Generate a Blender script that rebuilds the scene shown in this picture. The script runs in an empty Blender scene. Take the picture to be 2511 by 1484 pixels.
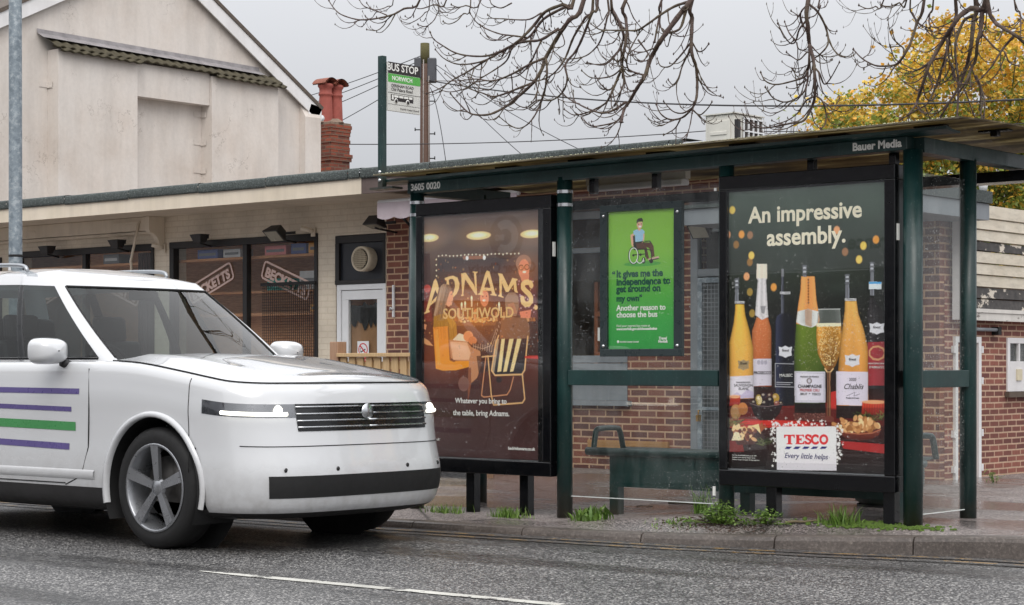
import bpy, bmesh, math, random
import numpy as np
from mathutils import Vector, Matrix
R = math.radians
scene = bpy.context.scene
col = scene.collection
random.seed(7)

# ------------------------------------------------------------------ camera, sky, sun, exposure
# x runs along the street, y from the camera across the road to the shops, z up; carriageway at z = 0
CZ = 1.1
YAW = R(49.6)
FWD = Vector((-math.cos(YAW), math.sin(YAW), 0)); RGT = Vector((math.sin(YAW), math.cos(YAW), 0))
cam = bpy.data.cameras.new('camera')
cam_ob = bpy.data.objects.new('camera', cam); col.objects.link(cam_ob)
cam_ob.location = (0, 0, CZ)
cam_ob.rotation_euler = (R(90), 0, math.atan2(FWD.y, FWD.x) - R(90))
cam.sensor_width = 36; cam.lens = 36 * 4813 / 2511
cam.shift_y = (900 - 742) / 2511
cam.clip_start = .05; cam.clip_end = 2000
scene.camera = cam_ob

SUN_EL, SUN_AZ = R(48), R(-48)        # sun direction: up, and bearing in the xy plane
w = bpy.data.worlds.new('World'); scene.world = w; w.use_nodes = True
nt = w.node_tree; nt.nodes.clear()
sky = nt.nodes.new('ShaderNodeTexSky'); sky.sky_type = 'NISHITA'; sky.sun_disc = False
sky.sun_elevation = SUN_EL; sky.sun_rotation = R(90) - SUN_AZ; sky.dust_density = 5; sky.air_density = 1.5
tc = nt.nodes.new('ShaderNodeTexCoord'); sp = nt.nodes.new('ShaderNodeSeparateXYZ')
cr = nt.nodes.new('ShaderNodeValToRGB')       # overcast: brighter cloud towards the zenith
cr.color_ramp.elements[0].position = .10; cr.color_ramp.elements[0].color = (5.75, 5.88, 6.2, 1)
cr.color_ramp.elements[1].position = .60; cr.color_ramp.elements[1].color = (16.5, 16.6, 16.9, 1)
nz = nt.nodes.new('ShaderNodeTexNoise'); nz.inputs['Scale'].default_value = 2.2; nz.inputs['Detail'].default_value = 4
mul = nt.nodes.new('ShaderNodeMixRGB'); mul.blend_type = 'MULTIPLY'; mul.inputs[0].default_value = 1
ncr = nt.nodes.new('ShaderNodeValToRGB'); ncr.color_ramp.elements[0].color = (.93, .93, .945, 1); ncr.color_ramp.elements[1].color = (1.06, 1.06, 1.055, 1)
mx = nt.nodes.new('ShaderNodeMixRGB'); mx.inputs[0].default_value = .94
bg = nt.nodes.new('ShaderNodeBackground'); bg.inputs['Strength'].default_value = .1
wo = nt.nodes.new('ShaderNodeOutputWorld')
lk = nt.links.new
lk(tc.outputs['Generated'], sp.inputs[0]); lk(sp.outputs['Z'], cr.inputs[0]); lk(tc.outputs['Generated'], nz.inputs['Vector'])
lk(nz.outputs['Fac'], ncr.inputs[0]); lk(cr.outputs[0], mul.inputs[1]); lk(ncr.outputs[0], mul.inputs[2])
lk(sky.outputs[0], mx.inputs[1]); lk(mul.outputs[0], mx.inputs[2]); lk(mx.outputs[0], bg.inputs[0]); lk(bg.outputs[0], wo.inputs[0])

sun = bpy.data.lights.new('sun', 'SUN'); sun.energy = 1.35; sun.angle = R(40); sun.color = (1, .96, .9)
sun_ob = bpy.data.objects.new('sun', sun); col.objects.link(sun_ob)
d = Vector((math.cos(SUN_AZ) * math.cos(SUN_EL), math.sin(SUN_AZ) * math.cos(SUN_EL), math.sin(SUN_EL)))
sun_ob.rotation_euler = d.to_track_quat('Z', 'Y').to_euler(); sun_ob.location = (10, -10, 30)
scene.view_settings.view_transform = 'Standard'; scene.view_settings.look = 'None'
scene.view_settings.gamma = 1; scene.view_settings.exposure = 0.1
scene.cycles.max_bounces = 8; scene.cycles.transparent_max_bounces = 24

# ------------------------------------------------------------------ materials
def lin(c):
    c = c / 255.0
    return c / 12.92 if c <= .04045 else ((c + .055) / 1.055) ** 2.4
def S(r, g, b): return (lin(r), lin(g), lin(b), 1)

class NT:
    """small node-building helper"""
    def __init__(s, name):
        s.m = bpy.data.materials.new(name); s.m.use_nodes = True
        s.t = s.m.node_tree; s.t.nodes.clear()
        s.out = s.n('ShaderNodeOutputMaterial')
        s.co = s.n('ShaderNodeTexCoord').outputs['Object']
    def n(s, kind, **kw):
        x = s.t.nodes.new(kind)
        for k, v in kw.items(): setattr(x, k, v)
        return x
    def put(s, sock, v):
        if isinstance(v, bpy.types.NodeSocket): s.t.links.new(v, sock)
        else: sock.default_value = v
    def noise(s, scale, detail=5, rough=.6, vec=None, stretch=None):
        x = s.n('ShaderNodeTexNoise'); x.inputs['Scale'].default_value = scale
        x.inputs['Detail'].default_value = detail; x.inputs['Roughness'].default_value = rough
        v = vec if vec is not None else s.co
        if stretch:
            mp = s.n('ShaderNodeMapping'); mp.inputs['Scale'].default_value = stretch; s.put(mp.inputs['Vector'], v); v = mp.outputs[0]
        s.put(x.inputs['Vector'], v); return x.outputs['Fac']
    def vor(s, scale, feature='F1', out='Distance', vec=None, rnd=1):
        x = s.n('ShaderNodeTexVoronoi', feature=feature); x.inputs['Scale'].default_value = scale; x.inputs['Randomness'].default_value = rnd
        s.put(x.inputs['Vector'], vec if vec is not None else s.co); return x.outputs[out]
    def ramp(s, fac, stops, mode='LINEAR'):
        x = s.n('ShaderNodeValToRGB'); e = x.color_ramp.elements; x.color_ramp.interpolation = mode
        while len(e) < len(stops): e.new(.5)
        for i, (p, c) in enumerate(stops):
            e[i].position = p; e[i].color = c if not isinstance(c, (int, float)) else (c, c, c, 1)
        s.put(x.inputs[0], fac); return x.outputs[0]
    def mix(s, f, a, b, mode='MIX'):
        x = s.n('ShaderNodeMixRGB', blend_type=mode); s.put(x.inputs[0], f); s.put(x.inputs[1], a); s.put(x.inputs[2], b); return x.outputs[0]
    def math(s, op, a, b=0.0):
        x = s.n('ShaderNodeMath', operation=op); s.put(x.inputs[0], a); s.put(x.inputs[1], b); return x.outputs[0]
    def bump(s, h, strength=.3, dist=.01):
        x = s.n('ShaderNodeBump'); x.inputs['Strength'].default_value = strength; x.inputs['Distance'].default_value = dist
        s.put(x.inputs['Height'], h); return x.outputs[0]
    def bsdf(s, col, rough=.5, normal=None, **kw):
        x = s.n('ShaderNodeBsdfPrincipled'); s.put(x.inputs['Base Color'], col); s.put(x.inputs['Roughness'], rough)
        if normal is not None: s.put(x.inputs['Normal'], normal)
        for k, v in kw.items(): s.put(x.inputs[k.replace('_', ' ')], v)
        return x.outputs[0]
    def done(s, sh): s.t.links.new(sh, s.out.inputs['Surface']); return s.m

MAT = {}
def plain(name, c, rough=.5, var=.12, scale=6, bump=.0, bscale=60, metal=0.0, coat=0.0, spec=.5):
    """painted or moulded surface with a little uneven tone and grain"""
    n = NT(name)
    f = n.noise(scale, 6, .65)
    dark = tuple(x * (1 - var) for x in c[:3]) + (1,); light = tuple(min(1, x * (1 + var)) for x in c[:3]) + (1,)
    cc = n.ramp(f, [(.3, dark), (.7, light)])
    rr = n.ramp(n.noise(scale * 2.3, 4), [(.3, max(0, rough - .08)), (.7, min(1, rough + .08))])
    nm = n.bump(n.noise(bscale, 4), bump, .004) if bump else None
    m = n.done(n.bsdf(cc, rr, nm, Metallic=metal, Coat_Weight=coat, Specular_IOR_Level=spec)); MAT[name] = m; return m

def attr_paint(name, rough=.45, gain=1.0, coat=0.0):
    n = NT(name); a = n.n('ShaderNodeVertexColor'); a.layer_name = 'Col'
    m = n.done(n.bsdf(a.outputs['Color'], rough, Coat_Weight=coat)); MAT[name] = m; return m

def brick(name, c1, c2, mortar, axis='x', bump=.5, w_=.2, h=.066, msize=.009, tone=.35, paint=False, rough=.8):
    n = NT(name)
    sx = n.n('ShaderNodeSeparateXYZ'); n.put(sx.inputs[0], n.co)
    cx = n.n('ShaderNodeCombineXYZ')
    if axis == 'xy':
        gm = n.n('ShaderNodeNewGeometry'); gs = n.n('ShaderNodeSeparateXYZ'); n.put(gs.inputs[0], gm.outputs['True Normal'])
        n.put(cx.inputs[0], n.mix(n.math('GREATER_THAN', n.math('ABSOLUTE', gs.outputs['X']), .7), sx.outputs['X'], sx.outputs['Y']))
    else: n.put(cx.inputs[0], sx.outputs[axis.upper()])
    n.put(cx.inputs[1], sx.outputs['Z'])
    wob = n.n('ShaderNodeTexNoise'); wob.inputs['Scale'].default_value = 5; n.put(wob.inputs['Vector'], cx.outputs[0])
    wv = n.n('ShaderNodeVectorMath', operation='SCALE'); wv.inputs['Scale'].default_value = .006; n.put(wv.inputs[0], wob.outputs['Color'])
    ad = n.n('ShaderNodeVectorMath', operation='ADD'); n.put(ad.inputs[0], cx.outputs[0]); n.put(ad.inputs[1], wv.outputs[0])
    b = n.n('ShaderNodeTexBrick'); b.inputs['Scale'].default_value = 1
    b.inputs['Brick Width'].default_value = w_; b.inputs['Row Height'].default_value = h
    b.inputs['Mortar Size'].default_value = msize; b.inputs['Mortar Smooth'].default_value = .25
    b.inputs['Bias'].default_value = 0
    b.inputs['Color1'].default_value = c1; b.inputs['Color2'].default_value = c2; b.inputs['Mortar'].default_value = mortar
    n.put(b.inputs['Vector'], ad.outputs[0])
    f = n.noise(40, 6, .7); g = n.noise(1.6, 5, .6)
    c = n.mix(tone, b.outputs['Color'], n.ramp(f, [(.3, .35), (.7, 1.25)]), 'MULTIPLY')
    c = n.mix(.6, c, n.ramp(g, [(.3, .6), (.65, 1.1)]), 'MULTIPLY')
    hgt = n.mix(.25, n.math('SUBTRACT', 1.0, b.outputs['Fac']), f)
    m = n.done(n.bsdf(c, rough, n.bump(hgt, bump, .008))); MAT[name] = m; return m

def glass(name, tint=(.95, .97, .96, 1), gloss=.025, drops=0.0, rough=.0, dirt=0.0, dscale=70):
    n = NT(name)
    tr = n.n('ShaderNodeBsdfTransparent'); tr.inputs[0].default_value = tint
    gl = n.n('ShaderNodeBsdfGlossy'); gl.inputs['Color'].default_value = (1, 1, 1, 1); gl.inputs['Roughness'].default_value = rough
    lw = n.n('ShaderNodeLayerWeight'); lw.inputs['Blend'].default_value = .5      # Schlick reflectance, the same from both sides of the pane
    f = n.math('ADD', n.math('MULTIPLY', n.math('POWER', lw.outputs['Facing'], 5.0), .9), gloss)
    ms = n.n('ShaderNodeMixShader'); n.put(ms.inputs[0], f); n.t.links.new(tr.outputs[0], ms.inputs[1]); n.t.links.new(gl.outputs[0], ms.inputs[2])
    sh = ms.outputs[0]
    if drops or dirt:
        df = n.n('ShaderNodeBsdfDiffuse'); df.inputs[0].default_value = (.75, .76, .75, 1)
        fac = None
        if drops:
            v = n.vor(dscale); pick = n.vor(dscale, out='Color')
            sel = n.n('ShaderNodeSeparateColor'); n.put(sel.inputs[0], pick)
            area = n.ramp(n.noise(2.2, 3), [(.34, 0.10), (.66, 1.0)])
            rad = n.math('MULTIPLY', n.math('MULTIPLY', sel.outputs[0], sel.outputs[1]), n.math('MULTIPLY', area, .5))
            fac = n.math('MULTIPLY', n.math('LESS_THAN', v, rad), drops)
        if dirt:
            g = n.ramp(n.noise(3.0, 6, .7, stretch=(2, 2, .7)), [(.4, 0.0), (.8, dirt)])
            fac = g if fac is None else n.math('MAXIMUM', fac, g)
        m2 = n.n('ShaderNodeMixShader'); n.put(m2.inputs[0], fac); n.t.links.new(sh, m2.inputs[1]); n.t.links.new(df.outputs[0], m2.inputs[2]); sh = m2.outputs[0]
    m = n.done(sh); MAT[name] = m; return m

# ------------------------------------------------------------------ objects
BASE = {}
def tag(o, label=None, cat=None, group=None, kind=None):
    for k, v in (('label', label), ('category', cat), ('group', group), ('kind', kind)):
        if v: o[k] = v
    return o
def thing(name, label, cat, loc=(0, 0, 0), group=None):
    o = bpy.data.objects.new(name, None); o.empty_display_size = .2; col.objects.link(o); o.location = loc
    BASE[o.name] = Vector(loc); return tag(o, label, cat, group)

class MB:
    """collects shapes in world coordinates and links them as ONE mesh object"""
    def __init__(s): s.v = []; s.f = []; s.mi = []; s.sm = []
    def add(s, vs, fs, mi=0, smooth=False):
        o = len(s.v); s.v += [tuple(v) for v in vs]
        for f in fs: s.f.append([i + o for i in f]); s.mi.append(mi); s.sm.append(smooth)
        return s
    def box(s, x0, x1, y0, y1, z0, z1, mi=0):
        if x0 > x1: x0, x1 = x1, x0
        if y0 > y1: y0, y1 = y1, y0
        v = [(x, y, z) for z in (z0, z1) for y in (y0, y1) for x in (x0, x1)]
        return s.add(v, [(0, 2, 3, 1), (4, 5, 7, 6), (0, 1, 5, 4), (1, 3, 7, 5), (3, 2, 6, 7), (2, 0, 4, 6)], mi)
    def obox(s, c, ax, ay, az, mi=0):
        """box from a centre and three half-extent vectors"""
        c, ax, ay, az = Vector(c), Vector(ax), Vector(ay), Vector(az)
        v = [c + ax * i + ay * j + az * k for k in (-1, 1) for j in (-1, 1) for i in (-1, 1)]
        return s.add(v, [(0, 2, 3, 1), (4, 5, 7, 6), (0, 1, 5, 4), (1, 3, 7, 5), (3, 2, 6, 7), (2, 0, 4, 6)], mi)
    def quad(s, a, b, c, d, mi=0): return s.add([a, b, c, d], [(0, 1, 2, 3)], mi)
    def prism(s, pts, dirv, mi=0):
        """polygon extruded along a vector"""
        n = len(pts); dv = Vector(dirv); p = [Vector(q) for q in pts]
        v = p + [q + dv for q in p]
        return s.add(v, [list(range(n))[::-1], list(range(n, 2 * n))] + [(i, (i + 1) % n, n + (i + 1) % n, n + i) for i in range(n)], mi)
    def tube(s, pts, r, n=8, mi=0, cap=True):
        pts = [Vector(p) for p in pts]; m = len(pts)
        rs = r if isinstance(r, (list, tuple)) else [r] * m
        vs = []; fs = []; up = None
        for i, p in enumerate(pts):
            t = (pts[min(i + 1, m - 1)] - pts[max(i - 1, 0)])
            t = t.normalized() if t.length > 1e-9 else Vector((0, 0, 1))
            if up is None: up = t.orthogonal().normalized()
            else:
                up = up - t * up.dot(t)
                up = up.normalized() if up.length > 1e-6 else t.orthogonal().normalized()
            b = t.cross(up)
            vs += [p + (up * math.cos(a) + b * math.sin(a)) * rs[i] for a in [2 * math.pi * k / n for k in range(n)]]
        for i in range(m - 1):
            for k in range(n): fs.append((i * n + k, i * n + (k + 1) % n, (i + 1) * n + (k + 1) % n, (i + 1) * n + k))
        if cap: fs += [list(range(n))[::-1], [(m - 1) * n + k for k in range(n)]]
        return s.add(vs, fs, mi, True)
    def lathe(s, c, prof, n=24, axis='z', mi=0, a0=0, a1=2 * math.pi, smooth=True):
        """profile of (radius, height) pairs turned about an axis through c"""
        c = Vector(c); vs = []; fs = []; full = abs(a1 - a0 - 2 * math.pi) < 1e-6; k = n if full else n + 1
        for (r, h) in prof:
            for j in range(k):
                a = a0 + (a1 - a0) * j / n; x, y = r * math.cos(a), r * math.sin(a)
                vs.append(c + (Vector((x, y, h)) if axis == 'z' else Vector((x, h, y)) if axis == 'y' else Vector((h, x, y))))
        for i in range(len(prof) - 1):
            for j in range(n):
                j2 = (j + 1) % k; fs.append((i * k + j, i * k + j2, (i + 1) * k + j2, (i + 1) * k + j))
        return s.add(vs, fs, mi, smooth)
    def grid(s, P, mi=0, smooth=True, closed=False):
        """rows of points joined into quads"""
        m, n = len(P), len(P[0]); vs = [p for row in P for p in row]; fs = []
        for i in range(m - 1):
            for j in range(n if closed else n - 1): fs.append((i * n + j, i * n + (j + 1) % n, (i + 1) * n + (j + 1) % n, (i + 1) * n + j))
        return s.add(vs, fs, mi, smooth)
    def build(s, name, mats, parent=None, bevel=0, label=None, smooth=False, subsurf=0, fix=True):
        base = Vector((0, 0, 0))
        if parent is not None: base = BASE[parent.name]
        me = bpy.data.meshes.new(name)
        me.from_pydata([tuple(Vector(v) - base) for v in s.v], [], s.f)
        for m in (mats if isinstance(mats, (list, tuple)) else [mats]): me.materials.append(m)
        me.polygons.foreach_set('material_index', s.mi)
        me.polygons.foreach_set('use_smooth', [bool(x or smooth) for x in s.sm])
        if fix:
            bm = bmesh.new(); bm.from_mesh(me); bmesh.ops.recalc_face_normals(bm, faces=bm.faces); bm.to_mesh(me); bm.free()
        o = bpy.data.objects.new(name, me); col.objects.link(o)
        if parent is not None: o.parent = parent
        BASE[o.name] = base.copy()
        if bevel:
            b = o.modifiers.new('edge', 'BEVEL'); b.width = bevel; b.segments = 2; b.limit_method = 'ANGLE'; b.angle_limit = R(40)
        if subsurf:
            b = o.modifiers.new('round', 'SUBSURF'); b.levels = b.render_levels = subsurf
        if label: o['label'] = label
        return o

_FONTS = {}
def font(name):
    if name not in _FONTS:
        f = None
        if name:
            try:
                import os
                f = bpy.data.fonts.load(os.path.join(bpy.utils.resource_path('LOCAL'), 'datafiles', 'fonts', name))
            except Exception: f = None
        _FONTS[name] = f
    return _FONTS[name]
def lettering(txt, size, org, right, up, mat, parent, name='lettering', align='LEFT', bold=0.0, width=None, depth=.0006, shear=0.0, spacing=1.0, line=1.0, tall=1.0):
    """raised or printed words: org is the start (or middle) of the first baseline; width squeezes the words to that length"""
    c = bpy.data.curves.new(name, 'FONT'); c.body = txt; c.size = size; c.align_x = align; c.offset = bold; c.extrude = depth; c.shear = shear
    c.space_character = spacing; c.space_line = line; c.resolution_u = 3
    t = bpy.data.objects.new(name, c); col.objects.link(t)
    dg = bpy.context.evaluated_depsgraph_get(); dg.update()
    me = bpy.data.meshes.new_from_object(t.evaluated_get(dg)); me.name = name
    bpy.data.objects.remove(t); bpy.data.curves.remove(c)
    r, u = Vector(right).normalized(), Vector(up).normalized(); n = r.cross(u)
    k = ky = 1.0
    if width:
        xs = [v.co.x for v in me.vertices]; k = width / (max(xs) - min(xs)); ky = k * tall
    base = BASE[parent.name] if parent is not None else Vector((0, 0, 0))
    o0 = Vector(org) - base
    for v in me.vertices: v.co = o0 + r * (v.co.x * k) + u * (v.co.y * ky) + n * v.co.z
    me.materials.clear(); me.materials.append(mat)
    o = bpy.data.objects.new(name, me); col.objects.link(o)
    if parent is not None: o.parent = parent
    BASE[o.name] = base.copy(); return o

def at(x, y, Y):
    """point of the street at depth Y (metres across the road) on the sight line of survey mark (x, y)"""
    t = (x - 1255.5) / 4813; dx = FWD.x + t * RGT.x; dy = FWD.y + t * RGT.y; k = Y / dy
    return Vector((dx * k, Y, CZ + (900 - y) / 4813 * k))
def far(x, y, dist):
    t = (x - 1255.5) / 4813
    return Vector((FWD.x * dist + RGT.x * t * dist, FWD.y * dist + RGT.y * t * dist, CZ + (900 - y) / 4813 * dist))
def copy_tree(o, parent=None):
    c = o.copy(); col.objects.link(c); BASE[c.name] = BASE.get(o.name, Vector((0, 0, 0))).copy()
    if parent is not None: c.parent = parent
    for ch in list(o.children): copy_tree(ch, c)
    return c
def smooth01(x, a, b):
    t = min(1, max(0, (x - a) / (b - a))); return t * t * (3 - 2 * t)
def catmull(pts, n=6):
    P = [Vector(p) for p in pts]
    if len(P) < 3: return P
    P = [P[0] * 2 - P[1]] + P + [P[-1] * 2 - P[-2]]; out = []
    for i in range(1, len(P) - 2):
        a, b, c, d_ = P[i - 1:i + 3]
        for k in range(n):
            t = k / n
            out.append(.5 * ((2 * b) + (c - a) * t + (2 * a - 5 * b + 4 * c - d_) * t * t + (3 * b - a - 3 * c + d_) * t ** 3))
    out.append(P[-2]); return out
# ------------------------------------------------------------------ the materials of the street
def make_road():
    n = NT('wet_asphalt')
    chip = n.vor(88, out='Color'); sel = n.n('ShaderNodeSeparateColor'); n.put(sel.inputs[0], chip)
    vd = n.vor(88)
    c = n.ramp(sel.outputs[0], [(0, S(42, 41, 42)), (.45, S(90, 89, 90)), (.78, S(130, 129, 129)), (.97, S(196, 194, 190))])
    c = n.mix(n.ramp(vd, [(.42, 0.0), (.8, .85)]), c, S(24, 24, 25))
    band = n.noise(1.0, 5, .55, stretch=(.05, 1.5, 1))                  # tyre-polished lanes run along the street
    c = n.mix(.6, c, n.ramp(band, [(.36, .72), (.62, 1.16)]), 'MULTIPLY')
    big = n.noise(1.1, 6, .65, stretch=(.7, 1.1, 1))
    c = n.mix(.45, c, n.ramp(big, [(.32, .72), (.66, 1.12)]), 'MULTIPLY')
    sx = n.n('ShaderNodeSeparateXYZ'); n.put(sx.inputs[0], n.co)
    gut = n.ramp(n.math('ADD', sx.outputs['Y'], n.math('MULTIPLY', n.math('SUBTRACT', n.noise(1.7, 5, .6, stretch=(.5, 1, 1)), .5), 1.3)), [(9.25, 0.0), (9.75, 1.0)]) if False else n.math('MINIMUM', 1.0, n.math('MAXIMUM', 0.0, n.math('MULTIPLY', n.math('SUBTRACT', n.math('ADD', sx.outputs['Y'], n.math('MULTIPLY', n.math('SUBTRACT', n.noise(1.7, 5, .6, stretch=(.5, 1, 1)), .5), 1.6)), 9.35), 3.0)))
    c = n.mix(n.math('MULTIPLY', gut, .5), c, S(44, 38, 34))              # dark gutter grit
    wet = n.ramp(n.noise(.8, 4, .5, stretch=(.22, 1.8, 1)), [(.55, 0.0), (.66, 1.0)])
    c = n.mix(n.math('MULTIPLY', wet, .5), c, S(34, 33, 34))
    line = n.math('ABSOLUTE', n.math('SUBTRACT', n.noise(.55, 6, .6, stretch=(.5, 1, 1)), .5))
    c = n.mix(n.math('MULTIPLY', n.ramp(line, [(0, 1.0), (.0035, 0.0)]), .7), c, S(24, 24, 25))
    rr = n.mix(wet, (.46, .46, .46, 1), (.24, .24, .24, 1))
    nm = n.bump(n.mix(.5, vd, n.noise(160, 3)), .8, .009)
    return n.done(n.bsdf(c, rr, nm, Specular_IOR_Level=.5))
def make_pave():
    n = NT('wet_pavement')
    chip = n.vor(120, out='Color'); sel = n.n('ShaderNodeSeparateColor'); n.put(sel.inputs[0], chip)
    c = n.ramp(sel.outputs[0], [(0, S(68, 62, 61)), (.5, S(118, 109, 107)), (.9, S(178, 168, 164))])
    big = n.noise(.8, 6, .62)
    c = n.mix(.8, c, n.ramp(big, [(.3, .66), (.68, 1.12)]), 'MULTIPLY')
    wet = n.ramp(n.noise(.75, 4, .55, stretch=(.5, 1.2, 1)), [(.40, 0.0), (.52, 1.0)])
    c = n.mix(n.math('MULTIPLY', wet, .35), c, S(72, 68, 70))
    cracks = n.ramp(n.vor(.55, 'DISTANCE_TO_EDGE'), [(.0, 1.0), (.012, 0.0)])
    c = n.mix(n.math('MULTIPLY', cracks, .8), c, S(30, 26, 25))
    rr = n.mix(wet, (.55, .55, .55, 1), (.10, .10, .10, 1))
    nm = n.bump(n.mix(.4, n.vor(120), n.noise(30, 4)), .45, .005)
    return n.done(n.bsdf(c, rr, nm))
def make_kerb():
    n = NT('kerb_concrete')
    f = n.noise(55, 6, .75); g = n.noise(2.2, 5)
    c = n.ramp(f, [(.25, S(62, 56, 53)), (.55, S(98, 90, 85)), (.8, S(156, 146, 138))])
    c = n.mix(.7, c, n.ramp(g, [(.3, .5), (.7, 1.12)]), 'MULTIPLY')
    return n.done(n.bsdf(c, n.ramp(g, [(.3, .28), (.7, .6)]), n.bump(f, .5, .005)))
def make_render():
    n = NT('cream_render')
    f = n.noise(.55, 7, .65); g = n.noise(14, 6, .7); h = n.noise(1.4, 6, .6, stretch=(1, 2.2, .35))
    c = n.ramp(f, [(.28, S(200, 188, 178)), (.5, S(214, 206, 199)), (.72, S(218, 212, 207))])
    c = n.mix(.55, c, n.ramp(h, [(.28, .76), (.6, 1.04)]), 'MULTIPLY')
    c = n.mix(.35, c, n.ramp(g, [(.3, .82), (.7, 1.08)]), 'MULTIPLY')
    line = n.math('ABSOLUTE', n.math('SUBTRACT', n.noise(.7, 7, .62), .5))      # hairline cracks wander along a noise contour
    cr = n.math('MULTIPLY', n.ramp(line, [(0, 1.0), (.0022, 0.0)]), n.ramp(n.noise(.9, 3), [(.52, 0.0), (.60, .55)]))
    c = n.mix(cr, c, S(120, 105, 95))
    return n.done(n.bsdf(c, .85, n.bump(g, .25, .01)))
def make_paint(name, c1, c2, wear=None, axis=None, rough=.55, stain=.75):
    """old paint: faded, streaked, chipped to what is below"""
    n = NT(name)
    c = n.ramp(n.noise(2.5, 6, .6), [(.3, c1), (.7, c2)])
    st = n.noise(5, 6, .65, stretch=(1.5, 1.5, .25))
    c = n.mix(.5, c, n.ramp(st, [(.3, stain), (.6, 1.02)]), 'MULTIPLY')
    nm = n.bump(n.noise(35, 5), .12, .004)
    if wear:
        k = n.ramp(n.noise(9, 8, .72, stretch=(.6, .6, 1.4)), [(wear[1], 0.0), (wear[1] + .02, 1.0)])
        c = n.mix(k, c, wear[0]); nm = n.bump(n.math('SUBTRACT', 1.0, k), .5, .003)
    return n.done(n.bsdf(c, rough, nm))
def make_felt():
    n = NT('roofing_felt')
    f = n.noise(70, 3, .8); g = n.noise(1.8, 6)
    c = n.ramp(f, [(.3, S(40, 46, 46)), (.55, S(76, 84, 83)), (.72, S(140, 148, 145))])
    c = n.mix(.6, c, n.ramp(g, [(.3, .6), (.7, 1.15)]), 'MULTIPLY')
    return n.done(n.bsdf(c, .8, n.bump(f, .5, .006)))
def make_galv():
    n = NT('galvanised_steel')
    v = n.vor(26, out='Color'); s_ = n.n('ShaderNodeSeparateColor'); n.put(s_.inputs[0], v)
    c = n.mix(.5, n.ramp(n.noise(18, 6, .75), [(.35, S(112, 124, 134)), (.5, S(136, 148, 156)), (.62, S(196, 204, 208))]), n.ramp(s_.outputs[0], [(0, S(105, 116, 126)), (1, S(150, 160, 168))]))
    c = n.mix(.5, c, n.ramp(n.noise(2, 5), [(.3, .75), (.7, 1.1)]), 'MULTIPLY')
    return n.done(n.bsdf(c, .55, None, Metallic=.25))
def make_green():
    n = NT('dark_green_steel')
    g = n.noise(3, 6, .65)
    c = n.ramp(g, [(.3, S(8, 38, 38)), (.7, S(22, 58, 56))])
    sp_ = n.ramp(n.noise(120, 2), [(.69, 0.0), (.72, .55)])
    c = n.mix(sp_, c, S(150, 160, 155))
    sx = n.n('ShaderNodeSeparateXYZ'); n.put(sx.inputs[0], n.co)      # splashed dirt at the feet, streaks and scuffs higher up
    foot = n.ramp(n.math('ADD', sx.outputs['Z'], n.math('MULTIPLY', n.noise(9, 5), .35)), [(.16, .75), (.36, 0.0)])
    c = n.mix(foot, c, S(66, 58, 48))
    c = n.mix(n.ramp(n.noise(7, 6, .7, stretch=(3, 3, .3)), [(.56, 0.0), (.72, .32)]), c, S(88, 104, 100))
    return n.done(n.bsdf(c, n.ramp(n.noise(9, 5), [(.3, .28), (.7, .48)]), None, Specular_IOR_Level=.55))
def make_roof_sheet():
    n = NT('mossy_polycarbonate')
    f = n.noise(4, 7, .7, stretch=(.35, 1.6, 1)); g = n.noise(40, 4, .7)
    c = n.ramp(f, [(.3, S(62, 54, 38)), (.46, S(104, 92, 64)), (.58, S(146, 134, 102)), (.72, S(216, 210, 186))])
    c = n.mix(.5, c, n.ramp(g, [(.3, .5), (.7, 1.2)]), 'MULTIPLY')
    df = n.bsdf(c, .35, n.bump(g, .2, .003))
    tr = n.n('ShaderNodeBsdfTranslucent'); n.put(tr.inputs[0], c)
    ms = n.n('ShaderNodeMixShader'); ms.inputs[0].default_value = .6
    n.t.links.new(df, ms.inputs[1]); n.t.links.new(tr.outputs[0], ms.inputs[2])
    return n.done(ms.outputs[0])
def make_bark(name, a, b, moss, amt):
    n = NT(name)
    c = n.ramp(n.noise(30, 6, .7), [(.3, a), (.7, b)])
    c = n.mix(n.ramp(n.noise(3.2, 5), [(.5 - amt * .2, 0.0), (.62, amt)]), c, moss)
    return n.done(n.bsdf(c, .85, n.bump(n.noise(60, 5), .5, .006)))
def make_leaf(name, gain=1.0):
    n = NT(name); a = n.n('ShaderNodeVertexColor'); a.layer_name = 'Col'
    df = n.bsdf(a.outputs['Color'], .5)
    tr = n.n('ShaderNodeBsdfTranslucent'); n.put(tr.inputs[0], a.outputs['Color'])
    ms = n.n('ShaderNodeMixShader'); ms.inputs[0].default_value = .32
    n.t.links.new(df, ms.inputs[1]); n.t.links.new(tr.outputs[0], ms.inputs[2]); return n.done(ms.outputs[0])
def make_emit(name, c, k):
    n = NT(name); e = n.n('ShaderNodeEmission'); e.inputs[0].default_value = c; e.inputs[1].default_value = k; return n.done(e.outputs[0])
def make_wood(name, a, b, axis=(1, 1, .12), rough=.6):
    n = NT(name)
    c = n.ramp(n.noise(22, 6, .6, stretch=axis), [(.3, a), (.7, b)])
    return n.done(n.bsdf(c, rough, n.bump(n.noise(40, 4, stretch=axis), .2, .003)))
def make_carpaint():
    n = NT('white_car_paint')
    dirt = n.n('ShaderNodeSeparateXYZ'); n.put(dirt.inputs[0], n.co)
    road = n.ramp(n.math('ADD', dirt.outputs['Z'], n.math('MULTIPLY', n.noise(5, 5), .25)), [(.38, .55), (.72, 0.0)])
    c = n.mix(n.math('MULTIPLY', road, n.ramp(n.noise(14, 5), [(.35, .35), (.7, .9)])), S(202, 204, 207), S(128, 122, 116))
    return n.done(n.bsdf(c, n.mix(road, (.22, .22, .22, 1), (.6, .6, .6, 1)), None, Coat_Weight=1.0, Coat_Roughness=.02))
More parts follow.
